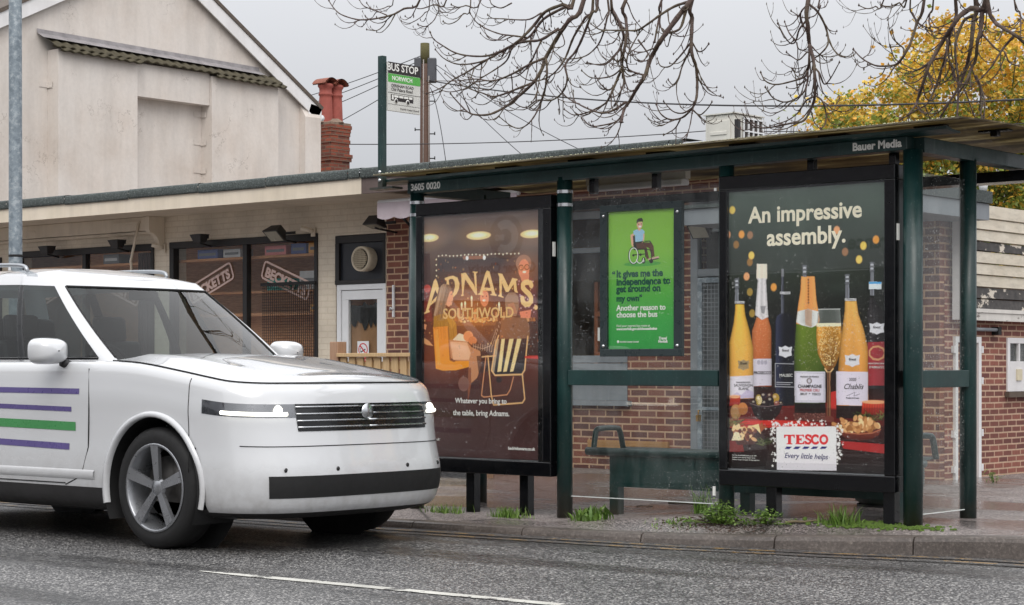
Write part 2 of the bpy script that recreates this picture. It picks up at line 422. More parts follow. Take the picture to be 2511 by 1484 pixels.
def make_boards():
    n = NT('peeling_boards')
    sx = n.n('ShaderNodeSeparateXYZ'); n.put(sx.inputs[0], n.co)
    c = n.ramp(n.noise(3, 6), [(.3, S(196, 186, 168)), (.7, S(218, 210, 194))])
    st = n.noise(4, 7, .7, stretch=(1, 1, 4)); c = n.mix(.6, c, n.ramp(st, [(.32, .62), (.55, 1.02)]), 'MULTIPLY')
    return n.done(n.bsdf(c, .7, n.bump(st, .3, .006)))
def make_dark_boards():
    n = NT('peeling_dark_boards')
    k = n.ramp(n.noise(7, 8, .6, stretch=(.6, .6, 1.2)), [(.56, 0.0), (.58, 1.0)])
    c = n.mix(k, n.ramp(n.noise(20, 6), [(.3, S(52, 50, 50)), (.7, S(84, 80, 78))]), S(205, 196, 182))
    return n.done(n.bsdf(c, .75, n.bump(k, .4, .004)))

ROAD = make_road(); PAVE = make_pave(); KERB = make_kerb(); RENDER = make_render(); FELT = make_felt(); GALV = make_galv()
GREEN = make_green(); SHEET = make_roof_sheet(); BOARDS = make_boards(); DBOARDS = make_dark_boards(); CARPAINT = make_carpaint()
BRICK = brick('shop_brick', S(140, 86, 70), S(98, 64, 60), S(196, 162, 134), 'xy')
REDBRICK = brick('chimney_brick', S(150, 76, 54), S(96, 54, 44), S(112, 90, 76), 'xy', msize=.012, w_=.22, h=.075)
YARDBRICK = brick('yard_brick', S(150, 92, 78), S(108, 64, 58), S(196, 164, 140), 'xy', msize=.008, w_=.17, h=.053)
PAINTBRICK = brick('cream_painted_brick', S(224, 213, 194), S(221, 209, 190), S(213, 200, 180), 'xy', bump=.35, msize=.007, tone=.12, rough=.55)
CREAM = make_paint('cream_paint', S(214, 202, 182), S(224, 212, 194), (S(176, 156, 132), .74))
WHITEP = make_paint('white_board_paint', S(218, 216, 216), S(232, 231, 232), stain=.9)
BROWNF = make_paint('brown_fascia_paint', S(84, 70, 66), S(104, 90, 86))
BLACKP = make_paint('chipped_black_paint', S(28, 27, 28), S(40, 38, 38), (S(176, 160, 144), .70))
NAVY = plain('navy_panel', S(26, 30, 38), .4, .15)
GREYP = make_paint('grey_paint', S(120, 126, 132), S(140, 145, 150), (S(90, 84, 78), .68))
WHITEU = plain('white_frame', S(226, 228, 230), .35, .04)
BLACKM = plain('black_gloss', S(9, 10, 13), .2, .2)
BLACKR = plain('black_rubber', S(22, 22, 23), .7, .2)
DARKPL = plain('dark_plastic', S(38, 37, 38), .5, .2)
CHROME = plain('bright_steel', S(200, 202, 205), .25, .08, metal=1.0)
ALU = plain('aluminium', S(160, 164, 168), .4, .1, metal=.8)
WHITEL = plain('white_lettering', S(232, 232, 228), .5, .03)
CREAML = plain('cream_lettering', S(246, 238, 214), .5, .02)
DKGREENL = plain('dark_green_lettering', S(8, 78, 60), .5, .03)
BLACKL = plain('black_lettering', S(40, 34, 36), .5, .03)
PINKL = plain('faded_pink_lettering', S(206, 178, 168), .6, .1)
REDL = plain('red_lettering', S(200, 40, 44), .5, .03)
BLUEL = plain('blue_lettering', S(38, 36, 104), .5, .03)
GOLDL = plain('gold_lettering', S(236, 190, 122), .5, .03)
TILE = plain('mossy_roof_tile', S(74, 68, 52), .85, .35, scale=9, bump=.5)
LEAD = plain('lead_flashing', S(140, 136, 138), .6, .28, scale=5, bump=.3)
TERRA = plain('terracotta', S(152, 78, 68), .75, .18, scale=7, bump=.2)
TERRAD = plain('weathered_terracotta', S(132, 78, 62), .8, .3, scale=12, bump=.3)
SLATE = plain('old_roof_tile', S(92, 82, 74), .85, .3, scale=14, bump=.6)
POLEW = make_wood('weathered_pole', S(78, 58, 48), S(112, 86, 74), (6, 6, .3))
PINE = make_wood('new_pine', S(178, 146, 104), S(204, 176, 134), (4, 4, .3))
PINEB = make_wood('brown_post', S(150, 116, 92), S(176, 142, 116), (4, 4, .3))
WOODD = make_wood('dark_wood', S(176, 116, 78), S(216, 158, 112), (.4, 4, 4))
MAROON = make_wood('maroon_curtain', S(48, 26, 26), S(74, 40, 38), (14, 14, .2), .9)
AWN = plain('pale_mauve_canvas', S(192, 180, 186), .9, .08, bump=.2, bscale=200)
BARK = make_bark('mossy_bark', S(74, 60, 54), S(112, 96, 86), S(98, 98, 44), .6)
TWIG = make_bark('twig_bark', S(58, 48, 46), S(98, 80, 74), S(92, 90, 48), .3)
GREENSTEM = make_bark('green_stem', S(70, 74, 48), S(104, 104, 70), S(84, 100, 40), .6)
LEAF = make_leaf('leaves')
CABLE = plain('black_cable', S(46, 46, 50), .6, .1)
GLASS = glass('shelter_glass', drops=.38, dirt=.05, dscale=80, gloss=.022)
PGLASS = glass('panel_glass', tint=(.985, .99, .985, 1), drops=.16, gloss=.03, dirt=.012, dscale=62)
SHOPGLASS = glass('shop_glass', tint=(.95, .96, .95, 1), gloss=.016, dirt=.02)
HOUSEGLASS = glass('dusty_glass', tint=(.6, .62, .6, 1), gloss=.03, dirt=.2)
CARGLASS = glass('car_glass', tint=(.5, .56, .55, 1), gloss=.04)
GREY_AC = plain('off_white_casing', S(206, 204, 196), .5, .08)
YELLOW = make_paint('worn_yellow_line', S(128, 102, 62), S(150, 120, 74), (S(82, 78, 76), .47), stain=.6)
LINE = make_paint('worn_white_line', S(176, 175, 168), S(208, 207, 200), (S(84, 83, 82), .56))
# ------------------------------------------------------------------ ground, road, kerb, pavement
KLINE = [(-90, 8.9), (-40, 9.25), (-20, 9.5), (-12, 9.62), (-9.62, 9.70), (-8.8, 9.78), (-7.14, 9.94), (-6.33, 10.07), (-4.88, 10.14), (-2, 10.3), (10, 10.6), (60, 11)]
def kerb_y(x):
    for (a, ya), (b, yb) in zip(KLINE, KLINE[1:]):
        if x <= b: return ya + (yb - ya) * (x - a) / (b - a)
    return KLINE[-1][1]
def kerb_z(x): return float(np.interp(x, [-9, -8, -7.14, -6.33, -4.88], [.045, .045, .056, .082, .155]))      # the kerb rises towards the bend
def pave_z(x, y):
    r = y - kerb_y(x) - .13; edge = kerb_z(x); mid = .062 + .098 * smooth01(x, -8.6, -6.9); back = .125 + .02 * smooth01(x, -10, -8)
    if r < .34: return edge + (mid - edge) * smooth01(r, -.02, .34)
    t = min(1, (r - .34) / 4.2); return mid * (1 - t) + back * t
def xs_between(a, b, step):
    n = max(1, int((b - a) / step)); return [a + (b - a) * i / n for i in range(n + 1)]
def RZ(x, f): return .03 * smooth01(x, -6.6, -4.9) * smooth01(f, .6, 1)      # the road lifts a little at the bend
g = MB(); g.quad((-400, -300, -.06), (400, -300, -.06), (400, 700, -.06), (-400, 700, -.06))
tag(g.build('ground', plain('earth', S(92, 86, 78), .9)), kind='structure')
m = MB(); XS = xs_between(-90, 60, 1.0)
m.grid([[(x, 3.4 + (kerb_y(x) - 3.4) * j / 8, RZ(x, j / 8)) for j in range(9)] for x in XS])
road = tag(m.build('road', ROAD), kind='structure')
m = MB(); XP = xs_between(-90, -14, 2) + xs_between(-13.8, -3, .2) + xs_between(-1, 60, 3)
m.grid([[(x, kerb_y(x) + .13 + (26 - kerb_y(x)) * (j / 26) ** 1.6, pave_z(x, kerb_y(x) + .13 + (26 - kerb_y(x)) * (j / 26) ** 1.6) - .002) for j in range(27)] for x in XP])
tag(m.build('pavement', PAVE), kind='structure')
m = MB(); m.grid([[(x, y, .11) for y in (-4.4, -1, 3.28)] for x in XS]); m.grid([[(x, y, z) for y, z in ((3.28, .11), (3.39, .1), (3.4, -.02))] for x in XS])
tag(m.build('near_pavement', PAVE), kind='structure')
# kerbstones with open joints, in one run
m = MB(); x = -30.0
while x < 20:
    x2 = x + .905
    pts = []
    for xx in xs_between(x + .005, x2 - .005, .3):
        y0, z0 = kerb_y(xx), kerb_z(xx) + .003
        pts.append([(xx, y0 - .012, -.02), (xx, y0 - .002, z0 - .03), (xx, y0 + .008, z0 - .008), (xx, y0 + .03, z0), (xx, y0 + .135, z0), (xx, y0 + .135, -.02)])
    m.grid(pts, 0, False)
    for q in (pts[0], pts[-1]): m.add(q, [list(range(6))])
    x = x2
tag(m.build('kerb', KERB, smooth=False), kind='structure')

# painted markings on the road: dashed centre line and faded yellow lines by the kerb
m = MB()
def strip(mb, a, b, wdt, z, seg=12, taper=0):
    a, b = Vector(a), Vector(b); n = (b - a).normalized().cross(Vector((0, 0, 1))) * wdt / 2
    rows = []
    for i in range(seg + 1):
        p = a.lerp(b, i / seg); k = 1 if not taper else min(1, .25 + i / seg * 6)
        rows.append([(p.x - n.x * k, p.y - n.y * k, z), (p.x + n.x * k, p.y + n.y * k, z)])
    mb.grid(rows, 0, False)
strip(m, (-8.12, 6.95, 0), (-5.2, 7.06, 0), .085, .004, taper=1)
for k in range(-4, 0): strip(m, (-8.12 + k * 6, 6.95 + k * .1, 0), (-5.2 + k * 6, 7.06 + k * .1, 0), .085, .004)
strip(m, (-2.0, 7.16, 0), (1.0, 7.25, 0), .085, .004)
tag(m.build('centre_line', LINE), kind='structure')
m = MB()
for off, wd in ((-.22, .05), (-.40, .05)):
    rows = [[(x, kerb_y(x) + off, .008 + RZ(x, .98)), (x, kerb_y(x) + off + wd, .008 + RZ(x, .98))] for x in xs_between(-16, 4, .25)]
    m.grid(rows, 0, False)
tag(m.build('yellow_line', YELLOW), kind='structure')

# ------------------------------------------------------------------ parade of shops, cream part
WY = 14.9; FY = 14.0
def wall_with_holes(mb, y, x0, x1, z0, z1, holes, depth=.24, mi=0):
    """front wall at depth y with rectangular openings (x0, x1, z0, z1) and their reveals"""
    xs = sorted({x0, x1} | {h[0] for h in holes} | {h[1] for h in holes}); zs = sorted({z0, z1} | {h[2] for h in holes} | {h[3] for h in holes})
    for a, b in zip(xs, xs[1:]):
        for c, d_ in zip(zs, zs[1:]):
            mx_, mz_ = (a + b) / 2, (c + d_) / 2
            if any(h[0] < mx_ < h[1] and h[2] < mz_ < h[3] for h in holes): continue
            mb.quad((a, y, c), (b, y, c), (b, y, d_), (a, y, d_), mi)
    for a, b, c, d_ in holes:
        e = y + depth
        mb.quad((a, y, c), (a, e, c), (a, e, d_), (a, y, d_), mi); mb.quad((b, y, c), (b, e, c), (b, e, d_), (b, y, d_), mi)
        mb.quad((a, y, d_), (a, e, d_), (b, e, d_), (b, y, d_), mi); mb.quad((a, y, c), (a, e, c), (b, e, c), (b, y, c), mi)

shop = thing('cream_shop', 'cream painted flat-roofed shop with black framed windows behind the passing car', 'shop', (-17, WY, .1))
W1 = (-20.95, -18.22, .55, 2.555); W2 = (-17.93, -15.45, .55, 2.555); DR = (-15.18, -14.43, .12, 2.515)
W0 = (-24.2, -21.25, .55, 2.5)
m = MB(); wall_with_holes(m, WY, -30, -14.42, -.05, 3.04, [W0, W1, W2, DR]); m.build('wall', PAINTBRICK, shop)
m = MB(); m.box(-30, -11.5, WY + 5, WY + 5.2, -.05, 3.0); m.box(-30.2, -30, FY + .9, WY + 5.2, -.05, 3.0)
m.build('rear_wall', PAINTBRICK, shop)
m = MB(); m.box(-30, -13.90, FY, FY + .03, 2.835, 3.0); m.build('fascia', CREAM, shop)
m = MB(); m.box(-30, -13.90, FY + .03, WY - .002, 2.86, 2.885); m.build('soffit', CREAM, shop)
m = MB(); rnd = random.Random(3); x = -30
while x < -13.95:
    x2 = min(x + 1.0 + rnd.random() * .25, -13.9); j = rnd.uniform(-.006, .006)
    m.grid([[(xx + .004 * (i == 0) - .004 * (i == 3), FY - .012 + yy, 3.0 + zz + j) for yy, zz in ((.004, -.014), (-.008, -.012), (-.014, .004), (-.012, .066), (-.006, .082), (.012, .092), (.06, .096), (.3, .098))] for i, xx in enumerate((x, x + (x2 - x) / 3, x + (x2 - x) / 1.5, x2))])
    x = x2
m.box(-30, -13.9, FY + .2, WY + 5.2, 3.01, 3.075)
m.build('felt_roof', FELT, shop)
# window frames with panes, the mullion, the lettering
def shop_window(h, mull, name='window'):
    x0, x1, z0, z1 = h; y = WY - .02
    f = MB(); f.box(x0, x1, y, y + .09, z1 - .075, z1); f.box(x0, x1, y, y + .09, z0, z0 + .06)
    f.box(x0, x0 + .075, y + .002, y + .09, z0 + .06, z1 - .075); f.box(x1 - .05, x1, y + .002, y + .09, z0 + .06, z1 - .075)
    for q in mull: f.box(q - .035, q + .035, y + .01, y + .08, z0 + .06, z1 - .075)
    fr = f.build(name, BLACKP, shop, bevel=.004)
    p = MB(); p.box(x0 + .05, x1 - .03, y + .045, y + .051, z0 + .05, z1 - .06); p.build('pane', SHOPGLASS, fr)
    return fr
w1 = shop_window(W1, [-19.55]); w2 = shop_window(W2, [-16.63]); w0 = shop_window(W0, [-22.7])
def becketts(parent, cx, cz, rot, part='lettering', s=1.0):
    u = Vector((math.cos(rot), 0, math.sin(rot))); v = Vector((-math.sin(rot), 0, math.cos(rot))); c = Vector((cx, WY + .016, cz))
    hw, hh, r = .47 * s, .125 * s, .05
    m = MB(); pts = []; ins = []
    for k, (sx, sz) in enumerate(((1, -1), (1, 1), (-1, 1), (-1, -1))):
        for j in range(5):
            a = R(-90 + 90 * k + 90 * j / 4)
            pts.append(c + u * (sx * (hw - r) + r * math.cos(a)) + v * (sz * (hh - r) + r * math.sin(a)))
            ins.append(c + u * (sx * (hw - r) + (r - .024) * math.cos(a)) + v * (sz * (hh - r) + (r - .024) * math.sin(a)))
    n = len(pts)
    m.add(pts + ins, [(i, (i + 1) % n, n + (i + 1) % n, n + i) for i in range(n)])
    m.build('border', PINKL, parent)
    lettering('BECKETTS', .215 * s, c - u * (.40 * s) - v * (.075 * s), u, v, PINKL, parent, part, bold=.010, width=.80 * s)
becketts(w2, -17.24, 2.06, R(21), s=.86); becketts(w2, -15.98, 2.06, R(-20), s=.86); becketts(w1, -18.9, 2.05, R(-20), s=.86); becketts(w1, -20.2, 2.05, R(21), s=.86)
# wire mesh guard over the lower part of the right-hand pane
m = MB()
for k in range(27): xx = -16.30 + k * .031; m.box(xx - .0022, xx + .0022, WY - .034, WY - .030, .62, 2.01)
for k in range(45): zz = .64 + k * .031; m.box(-16.31, -15.47, WY - .039, WY - .035, zz - .0022, zz + .0022)
m.box(-16.33, -15.46, WY - .045, WY - .025, 2.0, 2.035)
m.build('mesh_guard', BLACKR, shop)
# transom panel, vent, white door with its pane
m = MB(); m.box(-15.18, -14.43, WY - .01, WY + .05, 2.43, 2.51); m.box(-15.18, -15.12, WY - .012, WY + .05, 2.0, 2.43); m.box(-14.47, -14.43, WY - .012, WY + .05, 2.0, 2.43); m.box(-15.18, -14.43, WY - .016, WY + .05, 1.985, 2.03)
m.build('transom_frame', BLACKP, shop, bevel=.004)
m = MB(); m.box(-15.12, -14.47, WY + .02, WY + .04, 2.03, 2.43); m.build('transom_panel', NAVY, shop)
m = MB(); m.lathe((-14.70, WY + .02, 2.245), [(.0, -.10), (.105, -.10), (.108, -.125), (.132, -.13), (.135, -.09), (.128, 0)], 28, 'y')
vt = m.build('vent', plain('cream_plastic', S(202, 190, 168), .45), shop)
m = MB()
for k in range(-5, 6):
    q = k * .02; hl = math.sqrt(max(0, .104 ** 2 - q * q))
    m.obox((-14.70 + q, WY - .118, 2.245), (.004, 0, 0), (0, .004, 0), (0, 0, hl)); m.obox((-14.70, WY - .120, 2.245 + q), (hl, 0, 0), (0, .004, 0), (0, 0, .004))
m.build('grille', plain('vent_grille', S(170, 158, 136), .6), vt)
m = MB(); m.lathe((-14.70, WY - .102, 2.245), [(.0, 0), (.104, .001)], 24, 'y'); m.build('opening', BLACKR, vt)
m = MB(); m.box(-15.16, -14.43, WY - .005, WY + .07, 1.925, 1.985); m.box(-15.16, -15.10, WY - .004, WY + .07, .12, 1.925); m.box(-14.475, -14.43, WY - .004, WY + .07, .12, 1.925)
m.build('door_frame', WHITEU, shop, bevel=.004)
m = MB(); m.box(-15.095, -14.48, WY + .01, WY + .055, 1.82, 1.92); m.box(-15.095, -15.0, WY + .011, WY + .055, .14, 1.82); m.box(-14.57, -14.48, WY + .011, WY + .055, .14, 1.82); m.box(-15.0, -14.57, WY + .011, WY + .055, .14, .5)
dr = m.build('door', WHITEU, shop, bevel=.004)
m = MB(); m.box(-15.0, -14.57, WY + .03, WY + .036, .5, 1.82); m.build('pane', SHOPGLASS, dr)
m = MB(); rr_ = random.Random(5); zt = [1.80 - rr_.random() * .05 for _ in range(13)]; zb = [1.60 - rr_.random() * .12 for _ in range(13)]
m.grid([[(-14.99 + .033 * i, WY + .045, zt[i]), (-14.99 + .033 * i, WY + .045, zb[i])] for i in range(13)], 0, False); m.build('torn_black_film', BLACKR, dr)
m = MB(); m.quad((-15.0, WY + .06, .5), (-14.57, WY + .06, .5), (-14.57, WY + .06, 1.62), (-15.0, WY + .06, 1.62)); m.build('brown_paper', plain('brown_paper', S(150, 112, 78), .8, .25, scale=3), dr)
# awning box on the left with its bracket and hanging rod
m = MB(); m.box(-30, -18.11, 14.72, 14.84, 2.70, 2.858); m.build('awning_box', CREAM, shop, bevel=.008)
m = MB(); m.box(-30, -18.11, 14.78, 14.895, 2.665, 2.693); m.build('shelf_board', CREAM, shop)
m = MB(); pf = [(14.895, 2.857), (14.66, 2.857), (14.66, 2.70), (14.68, 2.67), (14.73, 2.655), (14.78, 2.62), (14.81, 2.56), (14.82, 2.49), (14.895, 2.48)]
m.prism([(-18.10, y, z) for y, z in pf], (.075, 0, 0)); m.build('scroll_bracket', CREAM, shop)
m = MB(); m.tube([(-18.27, 14.71, 2.80), (-18.33, 14.69, 2.55), (-18.42, 14.71, 2.35), (-18.41, 14.73, 2.0)], .016, 6); m.box(-18.75, -18.25, 14.70, 14.718, 2.785, 2.81); m.build('hanging_rod', CREAM, shop)
m = MB(); m.box(-20.5, -20.3, 14.714, 14.7195, 2.765, 2.79); m.build('maker_plate', CREAM, shop, bevel=.004)
m = MB()
for k in range(15): m.box(-18.62 + k * .024, -18.60 + k * .024, WY + .08 + .012 * (k % 2), WY + .10 + .012 * (k % 2), .9, 2.46)
m.build('curtain', MAROON, shop)
# inside: floor, back wall, counter, shelf boards
inside = MB(); inside.box(-30, -14.0, WY + .3, WY + 4, .08, .1); inside.box(-30, -14.0, WY + 3.6, WY + 3.7, .1, 3.0); inside.box(-14.3, -14.2, WY + .25, WY + 3.6, .1, 3.0); inside.box(-30, -14.2, WY + .3, WY + 3.6, 2.9, 2.95)
inside.build('interior', WOODD, shop)
m = MB(); m.box(-21, -15.3, WY + .12, WY + .42, 2.325, 2.353); m.box(-21, -15.3, WY + 1.05, WY + 1.07, .1, 2.6, 0); m.build('window_shelf', WOODD, shop)
BOXC = [('white_card', S(206, 206, 210)), ('pink_card', S(226, 136, 138)), ('blue_card', S(86, 100, 156)), ('orange_card', S(232, 168, 90)), ('teal_card', S(30, 150, 140)), ('grey_card', S(120, 122, 128))]
BM = {k: plain(k, c, .6, .12, scale=12) for k, c in BOXC}
def box_item(x0, x1, y, z0, z1, matn, label, cat='box', name='stock_box', grp='boxes on display in the cream shop'):
    t = thing(name, label, cat, ((x0 + x1) / 2, y, z0), grp)
    m = MB(); m.box(x0, x1, y, y + .2, z0, z1); m.build('carton', BM[matn], t, bevel=.004)
    m = MB(); m.box(x0 + .03, x1 - .03, y - .003, y - .0005, z0 + (z1 - z0) * .3, z0 + (z1 - z0) * .6); m.build('printed_band', BM['grey_card' if matn != 'grey_card' else 'white_card'], t)
box_item(-16.45, -16.10, WY + .13, 2.355, 2.46, 'pink_card', 'pink box on the window shelf right of the black mullion')
box_item(-16.02, -15.78, WY + .13, 2.355, 2.47, 'blue_card', 'dark blue patterned box between pink and orange boxes on the window shelf')
box_item(-15.74, -15.49, WY + .13, 2.355, 2.47, 'orange_card', 'orange box at the end of the window shelf near the white door')
box_item(-17.15, -16.86, WY + .13, 2.355, 2.45, 'white_card', 'white box on the window shelf left of the black mullion')
box_item(-17.60, -17.25, WY + .13, 2.355, 2.46, 'blue_card', 'blue patterned box at the far left of the second window shelf')
box_item(-16.02, -15.70, WY + .26, 1.967, 2.17, 'white_card', 'white carton low behind the right-hand window lettering')
box_item(-15.85, -15.50, WY + .26, 1.72, 1.80, 'orange_card', 'flat orange box behind the wire mesh guard')
box_item(-16.55, -16.20, WY + .26, 1.967, 2.10, 'teal_card', 'teal flat pack beside the black window mullion')
m = MB(); m.box(-17.8, -15.5, WY + .24, WY + .5, 1.68, 1.715); m.box(-17.8, -15.5, WY + .24, WY + .5, 1.94, 1.965); m.box(-17.8, -15.5, WY + .50, WY + .52, .5, 1.68); m.build('display_counter', WOODD, shop)
box_item(-19.35, -19.05, WY + .13, 2.355, 2.47, 'grey_card', 'dark grey box standing in the first shop window by the maroon curtain')

# ------------------------------------------------------------------ brick shop to the right of the cream one
bshop = thing('brick_shop', 'brown brick flat-roofed shop behind the bus shelter', 'shop', (-11, WY, .1))
DB = (-14.08, -13.05, .12, 2.63); WB = (-13.0, -11.24, .78, 2.6); GB = (-10.50, -9.45, .12, 2.40)
m = MB(); wall_with_holes(m, WY, -14.42, -9.95, -.05, 3.04, [DB, WB, (GB[0], -9.95, GB[2], GB[3])]); wall_with_holes(m, WY, -9.95, -7.96, -.05, 2.40, [(-9.95, GB[1], GB[2], GB[3] - .001)]); m.quad((-7.96, WY, -.05), (-7.96, WY + .8, -.05), (-7.96, WY + .8, 2.42), (-7.96, WY, 2.42)); m.quad((-7.96, WY, -.05), (-7.96, WY, -.05), (-7.96, WY, 2.42), (-7.96, WY, 2.42))
m.build('wall', BRICK, bshop, fix=False)
m = MB(); m.box(-9.9, -8.0, WY + .003, WY + .2, 2.35, 2.465); m.box(-9.95, -9.9, WY + .1, WY + 2.5, -.05, 3.0); m.box(-11.5, -9.95, WY + 2.4, WY + 2.5, -.05, 3.0); m.box(-11.6, -11.5, WY + 2.5, WY + 5.2, -.05, 3.0); m.build('rear_block', BRICK, bshop)
m = MB(); m.box(-13.895, -9.95, FY, FY + .03, 2.835, 3.0); m.build('fascia', BROWNF, bshop)
m = MB(); m.box(-13.895, -9.95, FY + .03, WY - .002, 2.86, 2.885); m.build('soffit', CREAM, bshop)
m = MB(); x = -13.895
while x < -9.96:
    x2 = min(x + .95, -9.94)
    m.grid([[(xx + .004 * (i == 0) - .004 * (i == 1), FY - .012 + yy, 3.0 + zz) for yy, zz in ((.004, -.014), (-.008, -.012), (-.014, .004), (-.012, .066), (-.006, .082), (.012, .092), (.06, .096), (.3, .098))] for i, xx in enumerate((x, x2))])
    x = x2
m.box(-13.895, -9.92, FY + .2, WY + 2.55, 3.01, 3.075); m.box(-13.895, -11.48, WY + 2.55, WY + 5.2, 3.01, 3.074); m.build('felt_roof', FELT, bshop)
m = MB(); m.box(-9.93, -7.6, 13.93, 15.15, 2.47, 2.57); m.build('lower_roof', FELT, bshop)
m = MB(); m.box(-9.93, -7.62, 13.95, 15.13, 2.33, 2.465); m.build('lower_fascia', GREYP, bshop)
m = MB(); m.box(-14.08, -13.98, WY - .02, WY + .08, .12, 2.63); m.box(-13.13, -13.05, WY - .02, WY + .08, .12, 2.63); m.box(-13.98, -13.13, WY - .018, WY + .08, 2.55, 2.63); m.build('door_frame', GREYP, bshop, bevel=.006)
m = MB(); m.box(-13.98, -13.13, WY + .05, WY + .09, .12, 2.55); m.build('door', NAVY, bshop)
f = MB(); x0, x1, z0, z1 = WB
f.box(x0, x1, WY - .01, WY + .07, z1 - .07, z1); f.box(x0, x1, WY - .012, WY + .07, z0 + .36, z0 + .43); f.box(x1 - .07, x1, WY - .011, WY + .07, z0 + .43, z1 - .07); f.box(x0, x0 + .07, WY - .011, WY + .07, z0 + .43, z1 - .07); f.box(x0 + .85, x0 + .9, WY - .009, WY + .06, z0 + .43, z1 - .07); f.box(x0, x1, WY - .01, WY + .06, 2.2, 2.25)
bw = f.build('window', GREYP, bshop, bevel=.004)
m = MB(); m.box(x0 + .05, x1 - .05, WY + .03, WY + .036, z0 + .4, z1 - .05); m.build('pane', SHOPGLASS, bw)
m = MB(); m.box(x0, x1 - .002, WY - .005, WY + .06, z0, z0 + .355); m.build('stall_riser', GREYP, bw)
m = MB(); m.box(x0 - .05, x1 + .05, WY - .06, WY - .001, z0 - .05, z0 - .002); m.build('sill', GREYP, bw)
m = MB(); m.box(-13, -9.96, WY + 2.2, WY + 2.3, .1, 2.9); m.box(-13, -9.96, WY + .3, WY + 2.2, .08, .12); m.build('interior', plain('shop_inside', S(96, 92, 88), .9, .3, scale=1.5), bshop)
lettering('Po', .16, (-11.62, WY + .025, 1.36), (1, 0, 0), (0, 0, 1), WHITEL, bw, 'lettering', bold=.01)
# orange wooden easel in the window
t = thing('wooden_easel', 'orange wooden easel standing inside the shop window behind the shelter glass', 'easel', (-11.8, WY + .6, .12))
m = MB()
for xx in (-12.05, -11.66): m.box(xx - .022, xx + .022, WY + .55, WY + .59, .12, 1.95)
m.box(-12.05, -11.25, WY + .53, WY + .55, 1.60, 1.65); m.box(-12.05, -11.2, WY + .53, WY + .55, 1.20, 1.25); m.tube([(-11.62, WY + .56, 1.65), (-11.52, WY + .56, 1.92)], .02, 6)
m.build('frame', plain('orange_pine', S(186, 104, 60), .5, .15, scale=9), t, bevel=.004)
m = MB(); m.tube([(-11.85, WY + .6, 1.9), (-11.85, WY + 1.0, .12)], .02, 6); m.build('rear_leg', PINE, t)
m = MB(); m.box(-12.0, -11.7, WY + .6, WY + .62, 1.26, 1.58); m.build('board', plain('grey_board', S(92, 96, 92), .7), t)
# tall door with wire mesh gate
m = MB(); m.box(-10.50, -10.42, WY - .02, WY + .05, .12, 2.40); m.box(-9.53, -9.45, WY - .02, WY + .05, .12, 2.40); m.box(-10.42, -9.53, WY - .018, WY + .05, 2.34, 2.40); m.box(-10.42, -9.53, WY - .018, WY + .05, 1.93, 2.0); m.build('gate_frame', GREYP, bshop, bevel=.004)
m = MB(); m.box(-10.42, -9.53, WY + .015, WY + .021, 2.0, 2.34); m.build('fanlight', SHOPGLASS, bshop)
g = MB(); g.box(-10.415, -10.365, WY - .03, WY, .14, 1.92); g.box(-9.585, -9.535, WY - .03, WY, .14, 1.92); g.box(-10.365, -9.585, WY - .03, WY, 1.87, 1.92); g.box(-10.365, -9.585, WY - .03, WY, .14, .19); g.box(-10.365, -9.585, WY - .028, WY - .002, .70, .73)
gt = g.build('gate', GALV, bshop, bevel=.004)
m = MB()
for k in range(20): xx = -10.35 + k * .04; m.box(xx - .003, xx + .003, WY - .018, WY - .014, .19, 1.87)
for k in range(42): zz = .21 + k * .04; m.box(-10.365, -9.585, WY - .023, WY - .019, zz - .003, zz + .003)
m.build('wire_mesh', ALU, gt)
m = MB(); m.box(-10.40, -10.375, WY - .075, WY - .03, .60, .66); m.tube([(-10.39, WY - .05, .66), (-10.39, WY - .05, .70), (-10.39, WY - .03, .70)], .006, 6); m.build('padlock', plain('brass', S(180, 140, 70), .35, metal=.8), gt)
m = MB(); m.box(-10.42, -9.53, WY + .06, WY + .09, .12, 1.93); m.build('door', plain('grey_door', S(120, 126, 130), .5), bshop)
m = MB(); m.box(-11.7, -10.75, WY - .03, WY - .002, .27, .40)
for k in range(5): m.box(-11.7, -10.75, WY - .034, WY - .03, .28 + k * .024, .292 + k * .024)
m.build('air_grate', plain('tan_grate', S(170, 130, 84), .7, .15), bshop)
# striped awning
aw = thing('scalloped_awning', 'small pale mauve scalloped awning above the black doorway', 'awning', (-13.3, 14.5, 2.7))
m = MB(); m.tube([(-13.84, 14.2, 2.755), (-12.0, 14.2, 2.755)], .03, 10); m.build('front_rail', WHITEU, aw)
m = MB(); rows = []
for i in range(81):
    x = -13.84 + 1.84 * i / 80; rows.append([(x, 14.17, 2.75), (x, 14.165, 2.68), (x, 14.17, 2.60 - .022 * abs(math.sin(i / 80 * 1.84 / .23 * math.pi)))])
m.grid(rows); m.build('valance', AWN, aw)
m = MB(); m.quad((-13.84, 14.2, 2.78), (-12.0, 14.2, 2.78), (-12.0, 14.88, 2.83), (-13.84, 14.88, 2.83)); m.build('canvas', AWN, aw)
m = MB(); m.tube([(-13.7, 14.2, 2.74), (-13.7, 14.55, 2.50), (-13.7, 14.88, 2.56)], .014, 6); m.build('folding_arm', BLACKM, aw); m = MB(); m.tube([(-12.1, 14.2, 2.74), (-12.1, 14.55, 2.50), (-12.1, 14.88, 2.56)], .014, 6); m.build('folding_arm', BLACKM, aw)
# pull handle on the brick pier
t = thing('wall_bolt', 'white vertical bolt on the brick pier beside the white door', 'bolt', (-14.30, WY - .02, 1.8)); m = MB(); m.box(-14.312, -14.288, WY - .03, WY - .001, 1.62, 1.96); t_ = m.build('bar', WHITEU, t, bevel=.006); m = MB(); m.tube([(-14.34, WY - .03, 1.70), (-14.315, WY - .05, 1.72), (-14.29, WY - .03, 1.70)], .01, 6); m.build('ring', WHITEU, t)

